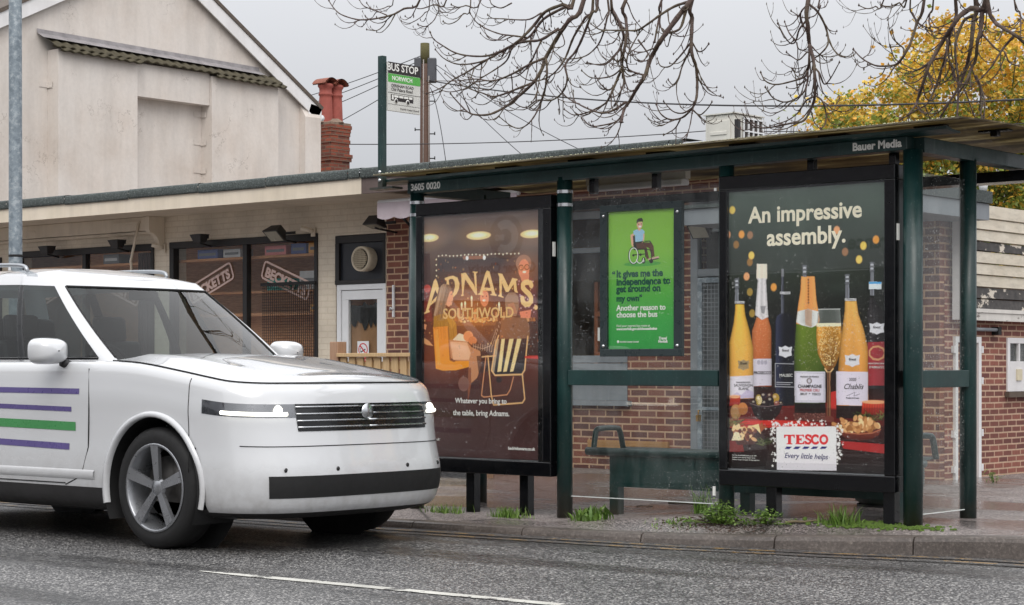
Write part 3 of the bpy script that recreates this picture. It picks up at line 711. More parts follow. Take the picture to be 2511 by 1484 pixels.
# ------------------------------------------------------------------ yard wall with weathered hoarding, on the side street
XW = -7.96
yard = thing('yard_wall', 'brown brick yard wall with white door frame beyond the shelter end', 'wall', (XW, 17, .1))
m = MB()
dy0, dy1 = 15.13, 15.60; wy0, wy1, wz0, wz1 = 16.12, 16.75, .88, 1.36
ys = [14.98, dy0, dy1, wy0, wy1, 24]; zs = [-.05, wz0, 1.36, 1.83]
for a, b in zip(ys, ys[1:]):
    for c, d_ in zip(zs, zs[1:]):
        if a == dy0 and d_ <= 1.37: continue
        if a == wy0 and c == wz0: continue
        m.quad((XW + .004, a, c), (XW + .004, b, c), (XW + .004, b, d_), (XW + .004, a, d_))
m.box(XW - .22, XW + .003, 14.98, 24, 1.78, 1.83); m.quad((XW - .2, dy0, -.05), (XW, dy0, -.05), (XW, dy0, 1.36), (XW - .2, dy0, 1.36)); m.quad((XW - .2, dy1, -.05), (XW, dy1, -.05), (XW, dy1, 1.36), (XW - .2, dy1, 1.36))
m.quad((XW - .21, 14.98, -.05), (XW - .21, 24, -.05), (XW - .21, 24, 1.8), (XW - .21, 14.98, 1.8))
m.build('wall', YARDBRICK, yard, fix=False)
m = MB(); m.box(XW - .03, XW + .03, dy0, dy0 + .045, .1, 1.36); m.box(XW - .03, XW + .03, dy1 - .05, dy1, .1, 1.36); m.box(XW - .03, XW + .028, dy0 + .045, dy1 - .05, 1.31, 1.36)
for zz in (.2, .5, .95, 1.22):
    for yy in (dy0 - .02, dy1 + .02): m.box(XW, XW + .034, yy - .012, yy + .012, zz, zz + .06)
m.build('door_frame', WHITEP, yard)
m = MB(); m.box(XW - .1, XW - .06, dy0 + .045, dy1 - .05, .1, 1.31); m.build('door', plain('dark_brown_door', S(52, 40, 38), .6, .25), yard)
m = MB(); m.box(XW - .03, XW + .02, wy0, wy0 + .05, wz0, wz1); m.box(XW - .03, XW + .02, wy1 - .05, wy1, wz0, wz1); m.box(XW - .03, XW + .019, wy0 + .05, wy1 - .05, wz1 - .05, wz1); m.box(XW - .03, XW + .021, wy0 + .05, wy1 - .05, wz0, 1.15); m.box(XW - .03, XW + .018, wy0 + .22, wy0 + .25, 1.15, wz1 - .05)
yw = m.build('window', WHITEP, yard, bevel=.003)
m = MB(); m.box(XW - .01, XW - .004, wy0 + .05, wy1 - .05, 1.15, wz1 - .05); m.build('pane', HOUSEGLASS, yw)
m = MB(); m.box(XW, XW + .05, wy0 - .03, wy1 + .03, wz0 - .05, wz0 - .003); m.build('sill', plain('worn_sill', S(92, 80, 70), .8), yw)
m = MB(); m.box(XW + .021, XW + .034, wy0 + .16, wy0 + .26, .98, 1.08); m.build('meter_cover', plain('cream_cover', S(206, 196, 170), .5), yw)
hd = thing('board_hoarding', 'weathered cream board hoarding with peeling dark bands above the yard wall', 'hoarding', (XW + .1, 16, 1.5))
hx = XW + .06; zz = 1.60; k = 0; rnd = random.Random(9)
hgt = [.09, .10, .105, .10, .105, .085, .10, .10, .12]; darkb = {0, 1, 5}
mb_c, mb_d = MB(), MB()
for i, h in enumerate(hgt):
    (mb_d if i in darkb else mb_c).prism([(hx, 15.07, zz), (hx + .028 + rnd.random() * .006, 15.07, zz + .004), (hx + .018, 15.07, zz + h - .006), (hx, 15.07, zz + h - .006)], (0, 7.5, rnd.uniform(-.004, .004))); zz += h
mb_c.build('cream_boards', BOARDS, hd, label='flaking cream weatherboards'); mb_d.build('dark_boards', DBOARDS, hd, label='black bands with peeling paint')
m = MB(); m.box(hx - .02, hx + .06, 15.05, 15.16, 1.50, zz - .1); m.build('end_post', WHITEP, hd)
m = MB(); m.box(hx, hx + .05, 15.16, 22.5, 1.50, 1.565); m.box(hx, hx + .06, 15.16, 22.5, 1.567, 1.60); m.build('bottom_trim', make_paint('flaking_white_trim', S(206, 202, 196), S(222, 218, 212), (S(120, 112, 106), .62)), hd)
t = thing('strip_lamp', 'thin grey strip lamp fixed under the board hoarding', 'lamp', (XW + .05, 15.6, 1.42)); m = MB(); m.tube([(XW + .05, 15.3, 1.425), (XW + .05, 15.86, 1.425)], .016, 8); m.build('tube', GREYP, t); m = MB(); m.box(XW + .004, XW + .07, 15.84, 15.90, 1.38, 1.45); m.build('bracket', BLACKR, t)
t = thing('plastic_cup', 'white plastic cup on the lower flat roof edge beside the hoarding', 'cup', (-7.70, 15.10, 2.57)); m = MB(); m.lathe((-7.66, 15.10, 2.57), [(0, 0), (.03, 0), (.042, .09), (.039, .09), (.028, .005)], 14); m.build('cup_shell', WHITEU, t)

# ------------------------------------------------------------------ gabled house behind the shops
gh = thing('gable_house', 'large pale rendered house with blank gable wall behind the shop roof', 'house', (-28, 23, 0))
GX = -28.0
apex_y, apex_z, eav_z = 22.9, 8.47, 6.2
yR, yL = 26.95, 17.0
ztop_r = eav_z + .05; 
m = MB(); prof = [(yL, -.05), (yR - .15, -.05), (yR - .15, 6.12), (apex_y, 8.55), (yL, 5.62)]
m.prism([(GX, y, z) for y, z in prof], (-14, 0, 0)); m.build('wall', RENDER, gh)
m = MB()      # shallow chimney breasts and the boxed head between them
def breast(y0, y1, z1, dpt): m.box(GX + .001, GX + dpt, y0, y1, -.05, z1)
breast(20.56, 22.27, 6.55, .30); breast(24.00, 25.66, 6.47, .30)
m.box(GX + .001, GX + .24, 22.275, 23.995, 5.93, 6.52); m.build('chimney_breast', RENDER, gh)
m = MB()      # end buttress with splayed head
m.prism([(GX + .001, 26.50, -.05), (GX + .16, 26.50, -.05), (GX + .16, 26.50, 5.98), (GX + .001, 26.50, 6.26)], (0, .42, 0)); m.build('buttress', RENDER, gh)
# tile strip in two courses, following the head of the breasts, with lead over
def tile_course(y0, y1, z0a, z0b, xo0, xo1, drop, n):
    rows = []
    for i in range(n * 6 + 1):
        t = i / (n * 6); y = y0 + (y1 - y0) * t; z = z0a + (z0b - z0a) * t; b = .018 * math.cos(t * n * 2 * math.pi)
        rows.append([(GX + xo0, y, z + b), (GX + (xo0 + xo1) / 2, y, z - drop / 2 + b), (GX + xo1, y, z - drop + b), (GX + xo1, y, z - drop - .022 + b), (GX + xo1 - .05, y, z - drop - .03 + b * .4)])
    return rows
m = MB(); m.grid(tile_course(20.42, 25.72, 6.77, 6.68, .04, .36, .17, 26), 0, True); m.grid(tile_course(20.52, 22.30, 6.62, 6.595, .24, .44, .09, 9), 0, True); m.grid(tile_course(24.0, 25.76, 6.56, 6.53, .24, .44, .09, 9), 0, True)
m.build('tile_strip', TILE, gh, fix=False)
m = MB(); rows = []
for i in range(30): y = 20.33 + 5.1 * i / 29; z = 6.90 - .08 * i / 29; rows.append([(GX + .012, y, z), (GX + .02, y, z - .07), (GX + .13, y, z - .13), (GX + .2, y, z - .165)])
m.grid(rows, 0, False); m.build('lead_flashing', LEAD, gh, fix=False)
def verge(y0, z0, y1, z1):
    a, b = Vector((GX, y0, z0)), Vector((GX, y1, z1)); up = Vector((0, -(b - a).z, (b - a).y)).normalized()
    if up.z < 0: up = -up
    m = MB(); m.prism([a + Vector((.12, 0, 0)), b + Vector((.12, 0, 0)), b + Vector((.12, 0, 0)) + up * .23, a + Vector((.12, 0, 0)) + up * .23], (-.03, 0, 0)); m.build('bargeboard', WHITEP, gh)
    m = MB(); m.prism([a + Vector((.14, 0, 0)) + up * .232, b + Vector((.14, 0, 0)) + up * .232, b + Vector((.14, 0, 0)) + up * .30, a + Vector((.14, 0, 0)) + up * .30], (-14.2, 0, 0)); m.build('roof', SLATE, gh)
verge(apex_y - .02, 8.48, 26.86, 5.955); verge(apex_y + .0, 8.47, 15.9, 4.99)
m = MB(); m.prism([(GX + .12, 26.62, 6.05), (GX + .12, 26.98, 5.94), (GX + .12, 26.98, 6.20), (GX + .12, 26.7, 6.25)], (-.4, 0, 0)); m.build('boxed_eave', WHITEP, gh)
m = MB(); m.tube([(GX + .1, 27.02, 6.0), (GX - 12, 27.02, 6.0)], .06, 10); m.build('gutter', WHITEU, gh)
for yy, zz in ((20.55, 6.0), (23.99, 5.82), (23.99, 5.30), (23.99, 4.78)):
    m = MB(); m.box(GX + .002, GX + .012, yy - .17, yy - .005, zz - .09, zz + .01); m.box(GX + .004, GX + .15, yy - .012, yy - .003, zz - .10, zz); m.build('iron_strap', RENDER, gh)

# ------------------------------------------------------------------ house with chimney further back
nh = thing('far_house', 'low tiled house with brick chimney seen above the shop roof', 'house', (-30, 29.5, 0))
m = MB(); m.box(-36, -27.2, 27.8, 33, -.05, 4.2); m.build('wall', REDBRICK, nh)
m = MB(); m.prism([(-36, 27.5, 4.15), (-36, 33.3, 4.15), (-36, 30.4, 5.27)], (9.1, 0, 0)); m.build('roof', SLATE, nh)
c0 = Vector((-29.44, 28.78, 0)); ua = Vector((RGT.x, RGT.y, 0)); ub = Vector((FWD.x, FWD.y, 0))
ua, ub = Vector((1, 0, 0)), Vector((0, 1, 0))
m = MB(); rnd = random.Random(2)
def stack(z0, z1, hx_, hy_): m.box(c0.x - hx_, c0.x + hx_, c0.y - hy_, c0.y + hy_, z0, z1)
stack(4.0, 5.38, .26, .27)
for k, (e, z) in enumerate(((.03, 5.38), (.045, 5.455), (.0, 5.53), (.005, 5.605), (-.005, 5.68), (.012, 5.755), (-.002, 5.83), (.01, 5.905), (.02, 5.98), (.035, 6.055))): stack(z, z + .075, .26 + e, .27 + e)
ch = m.build('chimney', REDBRICK, nh)
m = MB(); m.prism([(c0.x - .28, c0.y - .29, 6.13), (c0.x + .28, c0.y - .29, 6.13), (c0.x + .28, c0.y + .29, 6.13), (c0.x - .28, c0.y + .29, 6.13)], (0, 0, .05)); m.lathe((c0.x, c0.y, 6.18), [(.36, 0), (.2, .09), (0, .1)], 4); m.build('mortar_cap', plain('mortar', S(128, 110, 96), .9, .25, scale=12, bump=.5), ch)
for dy_ in (-.145, .145):
    p = c0 + ub * dy_ + ua * (-.03)
    m = MB(); m.lathe((p.x, p.y, 6.18), [(.155, 0), (.15, .1), (.135, .5), (.13, .56), (.15, .58), (.15, .61), (.13, .63), (.135, .72), (.165, .76), (.165, .80), (.14, .82)], 24); m.build('chimney_pot', TERRA, ch)
    m = MB(); vs = []
    rows = []
    for i in range(2):
        row = []
        for j in range(13):
            a = math.pi * j / 12; row.append((p.x + (-.2 + .4 * i), p.y - .15 * math.cos(a) * (1 + .35 * (1 - math.sin(a)) ), 7.01 + .13 * math.sin(a) - .02))
        rows.append(row)
    m.grid(rows); m.grid([[(q[0], q[1] + (c0.y + dy_ - q[1]) * .1, q[2] - .02) for q in r_] for r_ in rows]); m.build('hood_tile', TERRAD, ch, fix=False)
# ------------------------------------------------------------------ floodlights, cameras, notices on the shop front
FL = thing('floodlight', 'black floodlight tilted outward above the middle of the second window', 'floodlight', (-15.80, 14.6, 2.55), 'floodlights on the shop front')
def flood_body(c, tilt, s=1.0, ax=Vector((1, 0, 0))):
    """trapezoid housing with a glazed face pointing out (towards -y) and down by tilt"""
    n = Vector((0, -math.cos(tilt), -math.sin(tilt))); u = ax.cross(n).normalized(); c = Vector(c)
    m = MB(); f = [c + ax * (.12 * s * i) + u * (.09 * s * j) + n * .05 * s for i, j in ((-1, -1), (1, -1), (1, 1), (-1, 1))]; b = [c + ax * (.075 * s * i) + u * (.05 * s * j) - n * .07 * s for i, j in ((-1, -1), (1, -1), (1, 1), (-1, 1))]
    m.add(f + b, [(0, 1, 2, 3), (7, 6, 5, 4)] + [(i, (i + 1) % 4, 4 + (i + 1) % 4, 4 + i) for i in range(4)]); return m, f, n
LENS = plain('lamp_lens', S(150, 146, 132), .2, .2)
def fill_flood(t, c, tilt, s=1.0, ax=Vector((1, 0, 0))):
    m, f, n = flood_body(c, tilt, s, ax); m.build('housing', DARKPL, t, bevel=.006)
    mid = sum(f, Vector()) / 4; m = MB(); q = [mid + (p - mid) * .82 + n * .003 for p in f]; m.quad(*q); m.build('lens', LENS, t)
    m = MB(); c = Vector(c); m.box(c.x - .13 * s, c.x + .13 * s, WY - .14, WY - .13, c.z - .01, c.z + .02); m.tube([(c.x, WY - .002, c.z - .09), (c.x, c.y, c.z - .06), (c.x, c.y, c.z - .02)], .012, 6); m.build('bracket', DARKPL, t)
fill_flood(FL, (-15.80, 14.6, 2.56), R(50))
for (x, y, z, ti, lab) in ((-14.27, 14.58, 2.60, R(75), 'black floodlight under the scalloped awning by the brick pier'), (-17.2, 14.72, 2.57, R(-88), 'brown uplighter box on the left top corner of the second window'),
                          (-18.69, 14.72, 2.57, R(-88), 'dark uplighter box with cable above the maroon curtain'), (-20.06, 14.72, 2.55, R(-88), 'dark uplighter box beside the grey lamp post'),
                          (-10.29, 14.75, 2.36, R(40), 'small grey floodlight on brown brick beside the mesh gate')):
    t = thing('floodlight', lab, 'floodlight', (x, y, z), 'floodlights on the shop front'); fill_flood(t, (x, y, z), ti, .9 if ti > 0 else .8)
for x, z, lab in ((-15.50, 2.58, 'small white sensor on the right top corner of the second window'), (-18.02, 2.50, 'small white sensor on the pillar between the two shop windows')):
    t = thing('wall_sensor', lab, 'sensor', (x, WY - .05, z), 'white sensors on the shop front')
    m = MB(); m.box(x - .03, x + .03, WY - .035, WY - .022, z - .06, z + .04); m.build('back_plate', CREAM, t)
    m = MB(); m.tube([(x, WY - .035, z), (x - .08, WY - .14, z + .03)], .026, 10); m.build('sensor_head', CREAM, t)
t = thing('no_smoking_notice', 'white no smoking notice stuck low on the white door pane', 'notice', (-14.78, WY + .02, 1.3))
m = MB(); m.box(-14.875, -14.705, WY + .0245, WY + .0285, 1.145, 1.375); m.build('card', WHITEU, t)
m = MB(); c = Vector((-14.79, WY + .0235, 1.285)); rp = [(.06, .072)]
m.add([c + Vector((math.cos(a) * r_, 0, math.sin(a) * r_)) for r_ in (.058, .070) for a in [2 * math.pi * k / 32 for k in range(32)]], [(k, (k + 1) % 32, 32 + (k + 1) % 32, 32 + k) for k in range(32)])
m.obox(c, (.045, 0, -.045), (0, .0004, 0), (.005, 0, .005)); m.build('prohibition_ring', REDL, t)
m = MB(); m.obox(c + Vector((.0, .0006, -.012)), (.036, 0, .016), (0, .0003, 0), (-.003, 0, .006)); m.tube([c + Vector((-.038, .0006, -.02)), c + Vector((-.045, .0006, .005)), c + Vector((-.03, .0006, .02))], .003, 5); m.build('cigarette_mark', BLACKL, t)
m = MB(); m.box(-14.868, -14.712, WY + .0235, WY + .0243, 1.15, 1.205); m.build('red_band', REDL, t)
lettering('NO SMOKING', .026, (-14.79, WY + .023, 1.168), (1, 0, 0), (0, 0, 1), WHITEL, t, align='CENTER', width=.14)
# air conditioner on the flat roof
ac = thing('air_conditioner', 'off-white air conditioning unit standing on the flat roof', 'air conditioner', (-12.3, 18.2, 3.075))
m = MB(); m.box(-12.50, -12.11, 18.0, 18.56, 3.10, 3.885); m.build('casing', GREY_AC, ac, bevel=.012)
m = MB(); m.box(-12.52, -12.09, 17.98, 18.58, 3.888, 3.90); m.build('lid', GREY_AC, ac)
m = MB(); m.box(-12.45, -12.16, 17.985, 17.998, 3.45, 3.82); m.box(-12.42, -12.2, 17.975, 17.985, 3.66, 3.70); m.build('side_panel', GREY_AC, ac, bevel=.006)
m = MB()
for k in range(6): m.box(-12.44, -12.24, 17.978, 17.984, 3.50 + k * .018, 3.507 + k * .018)
m.build('louvre', DARKPL, ac)
m = MB(); m.box(-12.108, -12.102, 18.16, 18.53, 3.12, 3.85); m.build('fan_opening', plain('fan_dark', S(64, 58, 56), .8), ac)
m = MB()
for k in range(5): m.box(-12.101, -12.085, 18.15 + k * .095, 18.165 + k * .095, 3.12, 3.86)
for k in range(6): m.box(-12.10, -12.086, 18.15, 18.545, 3.14 + k * .14, 3.155 + k * .14)
m.build('grille', WHITEU, ac)
m = MB(); m.lathe((-12.10, 18.07, 3.73), [(.0, .006), (.035, .006), (.04, 0)], 16, 'x'); m.build('red_badge', plain('brown_red', S(140, 56, 46), .4), ac)
m = MB(); m.box(-12.109, -12.06, 18.0, 18.045, 3.62, 3.82); m.tube([(-12.08, 18.02, 3.62), (-12.08, 18.03, 3.3), (-12.08, 18.02, 3.08)], .012, 6); m.build('switch_box', DARKPL, ac)
m = MB(); m.box(-12.48, -12.12, 18.03, 18.1, 3.075, 3.10); m.box(-12.48, -12.12, 18.44, 18.51, 3.075, 3.10); m.build('foot', DARKPL, ac)
m = MB(); m.box(-12.9, -11.7, 17.9, 19, 3.072, 3.078)
# galvanised lamp post
lp = thing('lamp_post', 'galvanised grey lamp post behind the passing car', 'lamp post', (-14.77, 10.5, .06))
m = MB(); m.tube([(-14.77, 10.5, .0), (-14.77, 10.5, 1.0), (-14.775, 10.5, 4.2), (-14.78, 10.5, 7.2)], [.075, .062, .058, .052], 20); m.build('post', GALV, lp)
m = MB(); m.tube([(-14.77, 10.5, 2.085), (-14.77, 10.5, 2.105)], .0635, 20); m.build('strap', BLACKR, lp)
m = MB(); m.tube([(-14.78, 10.5, 7.2), (-14.78, 10.1, 7.35), (-14.78, 9.3, 7.4)], .035, 10); m.build('arm', GALV, lp)
m = MB(); m.box(-14.9, -14.66, 8.75, 9.35, 7.35, 7.45); m.build('lamp_head', plain('lamp_grey', S(150, 152, 154), .5), lp, bevel=.03)
m = MB(); a0 = R(200); m.lathe((-14.77, 10.5, 1.9), [(.0655, 0), (.0655, .1)], 8, 'z', 0, R(235), R(285)); m.build('white_label', WHITEU, lp)
# telegraph pole and its boxes
pb = far(1042, 400, 48); pt = far(1042, 107, 48)
tp = thing('telegraph_pole', 'brown wooden telegraph pole with grey junction boxes beyond the shop roof', 'telegraph pole', (pb.x, pb.y, 0))
m = MB(); m.tube([(pb.x, pb.y, 0), (pb.x, pb.y, 5), (pb.x, pb.y, 8.4), (pt.x, pt.y, pt.z)], [.15, .13, .112, .108], 14); m.build('pole', POLEW, tp)
m = MB(); m.tube([(pb.x, pb.y, pt.z - .5), (pb.x, pb.y, pt.z + .005)], [.114, .111], 14); m.build('mossy_top', plain('mossy_top', S(84, 80, 50), .9, .2), tp)
for dx_, lab in ((-.17, None), (.17, None)):
    c = pb + RGT * dx_; c.z = 0
    m = MB(); m.obox((c.x, c.y, 8.35 if dx_ > 0 else 8.4), RGT * (.115 if dx_ > 0 else .09), FWD * .1, (0, 0, .3 if dx_ > 0 else .26)); m.build('junction_box', plain('grey_box', S(72, 74, 80), .5), tp, bevel=.03)
m = MB()
for z_, s_ in ((6.9, -1), (6.2, 1), (7.6, 1), (5.6, -1), (6.8, 1)): 
    a = Vector((pb.x, pb.y, z_)); m.tube([a, a + RGT * (.24 * s_)], .014, 6); m.tube([a + RGT * (.24 * s_) - Vector((0, 0, .03)), a + RGT * (.24 * s_) + Vector((0, 0, .05))], .014, 6)
m.build('step_iron', BLACKR, tp)
m = MB(); m.tube([Vector((pb.x, pb.y, 5)) - FWD * .135 - RGT * .04, Vector((pb.x, pb.y, 8.6)) - FWD * .12 - RGT * .03], .014, 6); m.tube([Vector((pb.x, pb.y, 5)) - FWD * .12 + RGT * .1, Vector((pb.x, pb.y, 8.2)) - FWD * .11 + RGT * .1], .012, 6); m.build('riser_cable', plain('pale_cable', S(150, 144, 140), .6), tp)
# overhead lines
def cable(a, b, sag, r, lab):
    a, b = Vector(a), Vector(b); pts = [a.lerp(b, i / 24) - Vector((0, 0, sag * 4 * (i / 24) * (1 - i / 24))) for i in range(25)]
    m = MB(); m.tube(pts, r, 5); o = m.build('overhead_cable', CABLE); tag(o, lab, 'cable', 'overhead cables'); return o
top = Vector((pb.x, pb.y, 8.55))
cable(top + Vector((0, 0, .2)) , far(600, 276, 60), .12, .011, 'topmost thin cable from the telegraph pole to the gable house eave')
cable(top + Vector((0, 0, .1)), far(600, 299, 60), .15, .011, 'second thin cable from the telegraph pole towards the gable house')
cable(top, far(600, 335, 60), .15, .011, 'third thin cable passing behind the chimney pots')
cable(top - Vector((0, 0, .2)), far(700, 364, 60), .1, .011, 'lowest slanting cable between the telegraph pole and chimney')
cable(far(1048, 197, 48), far(2700, 233, 27), .35, .016, 'thick black cable crossing the bare branches and yellow tree')
cable(far(700, 352, 44), far(1735, 321, 44), .12, .011, 'long level cable passing behind the bus stop post to the roof unit')
cable(far(1735, 321, 44), far(2700, 288, 44), .12, .011, 'thin cable running on beyond the roof unit into the yellow tree')
cable(far(1062, 160, 48), far(1278, 378, 44), .08, .009, 'steep thin cable falling from the pole to the brick shop roof')
cable(far(1064, 155, 48), far(1420, 366, 44), .1, .009, 'less steep thin cable falling from the pole towards the brick shop')
cable(far(1055, 215, 48), far(1093, 395, 47), -.25, .010, 'bowed thin cable dropping beside the telegraph pole')
# pine fence
fn = thing('picket_fence', 'new pine picket fence between the shop door and the shelter', 'fence', (-12.9, 13.2, .1))
m = MB(); m.box(-13.47, -13.36, 13.14, 13.26, .05, 1.34); m.build('post', PINEB, fn, bevel=.006)
m = MB(); m.box(-11.60, -11.50, 13.14, 13.26, .05, 1.24); m.build('post', PINEB, fn, bevel=.006)
m = MB(); m.box(-13.36, -11.5, 13.12, 13.24, 1.195, 1.23); m.build('top_rail', PINE, fn, bevel=.004)
for zz in (.45, 1.08): m = MB(); m.box(-13.36, -11.6, 13.18, 13.22, zz, zz + .07); m.build('rail', PINE, fn)
pk0 = None
for k in range(16):
    m = MB(); x = -13.30 + k * .112; m.box(x - .04, x + .04, 13.155, 13.178, .16, 1.193); m.build('picket', PINE, fn, bevel=.003)
# ------------------------------------------------------------------ bus shelter
SY, RY = 10.5, 11.2
PX = [-9.85, -8.46, -7.125, -5.785]
sh = thing('bus_shelter', 'dark green steel bus shelter with glass panes and mossy flat roof', 'bus shelter', (-7.8, 10.85, .1))
def post(x, y, r=.052, bands=False, top=2.40):
    z0 = pave_z(x, y) - .04
    m = MB(); m.tube([(x, y, z0), (x, y, top)], r, 22); p = m.build('post', GREEN, sh)
    if bands:
        m = MB(); m.lathe((x, y, 2.29), [(r + .003, 0), (r + .003, .022)], 22); m.lathe((x, y, 2.20), [(r + .003, 0), (r + .003, .022)], 22); m.build('steel_band', CHROME, p, fix=False)
    return p
post(PX[0], SY, bands=True); post(PX[1], SY, .054, bands=True); post(PX[2], SY, .05); post(PX[3], SY, .058)
post(PX[0], RY); post(PX[3], RY, .052)
TL = lambda x: -.0075 * (-5.785 - x)          # the whole top follows the slight fall of the street
m = MB()       # front beam: flat face with a flanged gutter along its top
m.prism([(-9.90, SY - .05, 2.398 + TL(-9.9)), (-9.90, SY + .05, 2.398 + TL(-9.9)), (-9.90, SY + .05, 2.478 + TL(-9.9)), (-9.90, SY - .05, 2.478 + TL(-9.9))], (4.10, 0, -TL(-9.9)))
fb = m.build('front_beam', GREEN, sh, bevel=.004)
m = MB(); gpf = [(SY - .055, 2.480), (SY - .12, 2.490), (SY - .125, 2.508), (SY - .115, 2.511), (SY - .05, 2.497), (SY + .05, 2.490), (SY + .05, 2.480)]
m.prism([(-10.12, y, z + TL(-10.12)) for y, z in gpf], (4.62, 0, .0347)); m.build('gutter_flange', GREEN, sh)
m = MB(); m.box(-5.84, -5.735, SY + .052, 11.95, 2.385, 2.478); m.build('end_beam', GREEN, sh, bevel=.004)
m = MB(); m.box(-9.895, -9.80, SY + .052, 11.5, 2.355, 2.445); m.build('end_beam', GREEN, sh, bevel=.004)
m = MB(); m.box(-9.7, -4.95, 11.75, 11.93, 2.30, 2.37); m.build('rear_gutter', BLACKM, sh, bevel=.006)
m = MB()       # roof sheet, slightly domed towards the front edge
rows = []
for i in range(41):
    x = -10.0 + 4.68 * i / 40; q = .035 + TL(x)
    rows.append([(x, y, z + q) for y, z in ((10.19, 2.482), (10.20, 2.495), (10.5, 2.509), (11.0, 2.517), (11.5, 2.509), (12.0, 2.48), (12.0, 2.472), (11.5, 2.500), (11.0, 2.508), (10.5, 2.500), (10.20, 2.484), (10.19, 2.482))])
m.grid(rows); m.add(rows[0], [list(range(12))]); m.add(rows[-1], [list(range(12))]); m.build('roof_sheet', SHEET, sh)
m = MB(); rnd = random.Random(11)
for k in range(700):
    x = -10 + rnd.random() * 4.68; s_ = rnd.uniform(.002, .005)
    m.lathe((x, 10.19 + rnd.random() ** 3 * .12, 2.527 + TL(x)), [(s_, 0), (s_ * .6, s_)], 5)
o = m.build('edge_moss', plain('edge_moss', S(176, 176, 146), .6, .4), sh); o['kind'] = 'stuff'
def bracket(x, y, z0, z1):
    z0 += TL(x); z1 += TL(x); m = MB(); m.box(x - .024, x + .024, y - .024, y + .024, z0, z1 - .012); m.box(x - .10, x + .10, y - .035, y + .035, z1 - .012, z1); m.build('roof_bracket', BLACKM, sh, bevel=.003)
for k in range(7): bracket(-9.62 + .66 * k, SY - .01, 2.482, 2.533)
for x in (-8.30, -7.77, -6.56, -5.98): bracket(x, SY + .12, 2.305, 2.535)
bracket(-5.5, 11.0, 2.50, 2.54)
# glass panes
def pane(x0, x1, y, z0, z1, t=.005): m = MB(); m.box(x0, x1, y - t, y + t, z0, z1); return m.build('glass_pane', GLASS, sh)
pane(PX[1] + .058, PX[2] - .06, SY, .22, 2.285)
m = MB(); m.box(PX[3] - .004, PX[3] + .004, SY + .062, RY - .055, .215, 2.27); m.build('glass_pane', GLASS, sh)
m = MB(); m.box(PX[0] - .004, PX[0] + .004, SY + .062, RY - .055, .215, 2.27); m.build('glass_pane', GLASS, sh)
m = MB(); m.box(PX[1] + .06, PX[2] - .06, SY - .0055, SY + .0055, .214, .219); m.build('pane_edge', plain('bright_glass_edge', S(214, 220, 218), .3, .05), sh); m = MB(); m.box(PX[3] - .0055, PX[3] + .0055, SY + .062, RY - .055, .209, .214); m.build('pane_edge', MAT['bright_glass_edge'], sh)
m = MB(); m.box(PX[1] + .05, PX[2] - .045, SY - .034, SY + .034, .975, 1.08); m.build('rail', GREEN, sh, bevel=.004)
m = MB(); m.box(PX[3] - .034, PX[3] + .034, SY + .054, RY - .05, .975, 1.08); m.build('rail', GREEN, sh, bevel=.004)
m = MB(); m.box(-7.215, -7.195, SY - .012, SY - .0055, 2.235, 2.255); m.build('maker_sticker', WHITEL, sh); m = MB(); m.box(-7.225, -7.205, SY - .012, SY - .0055, .27, .33); m.build('maker_sticker', WHITEL, sh)
lettering('3605 0020', .068, (-9.865, SY - .0515, 2.388), (1, 0, .0075), (0, 0, 1), WHITEL, fb, width=.29, bold=.002)
lettering('Bauer Media', .062, (-6.17, SY - .0515, 2.416), (1, 0, .0075), (0, 0, 1), WHITEL, fb, width=.335, bold=.0022)
t = thing('tube_lamp', 'white fluorescent tube lamp hung under the rear of the shelter roof', 'lamp', (-8.3, 11.35, 2.4)); m = MB(); m.box(-8.9, -8.05, 11.30, 11.40, 2.385, 2.43); m.build('diffuser', WHITEU, t, bevel=.01); m = MB(); m.box(-8.92, -8.03, 11.32, 11.38, 2.43, 2.50); m.build('housing', GREY_AC, t)
# ------------------------------------------------------------------ the two advertising panels
def ad_panel(x0, x1, px0, px1, pz0, pz1, label, legs, ztop_):
    t = thing('advert_panel', label, 'advertising panel', ((x0 + x1) / 2, SY, .1), 'advertising panels in the bus shelter')
    z0, z1 = .345, ztop_; yf = SY - .075; b = .075
    m = MB(); m.box(x0, x1, yf, SY + .075, z0, z0 + .10); m.box(x0, x1, yf, SY + .075, z1 - .09, z1); m.box(x0, x0 + .06, yf + .001, SY + .075, z0 + .10, z1 - .09); m.box(x1 - .075, x1, yf + .001, SY + .075, z0 + .10, z1 - .09); m.box(x0 + .06, x1 - .075, SY + .03, SY + .07, z0 + .1, z1 - .09)
    m.build('frame', BLACKM, t, bevel=.006)
    m = MB(); m.box(x0 + .05, x1 - .06, yf + .006, yf + .011, z0 + .09, z1 - .08); m.build('front_glass', PGLASS, t)
    m = MB(); m.box(x0 + .055, x1 - .07, yf + .030, yf + .036, z0 + .095, z1 - .085); m.build('backing', BLACKM, t)
    m = MB(); m.box(px0 - .004, px1 + .004, yf + .018, yf + .028, pz0 - .018, pz0 - .003); m.build('clip_rail', ALU, t)
    m = MB(); m.box(x1 + .0005, x1 + .004, yf + .02, yf + .05, 1.86, 1.96); m.build('side_sticker', WHITEL, t)
    for lx in legs: m = MB(); zb = pave_z(lx, SY) - .03; m.box(lx - .038, lx + .038, SY - .035, SY + .035, zb, z0); m.build('leg', BLACKM, t, bevel=.003)
    return t, yf + .0285
panelA, yA = ad_panel(-9.795, -8.525, -9.765, -8.66, .455, 2.19, 'black framed advertising panel with warm brown pub scene poster', [-9.3, -8.8], 2.285)
panelT, yT = ad_panel(-7.135, -5.865, -7.075, -5.935, .455, 2.215, 'black framed advertising panel with wine bottles poster', [-6.765, -5.93], 2.318)

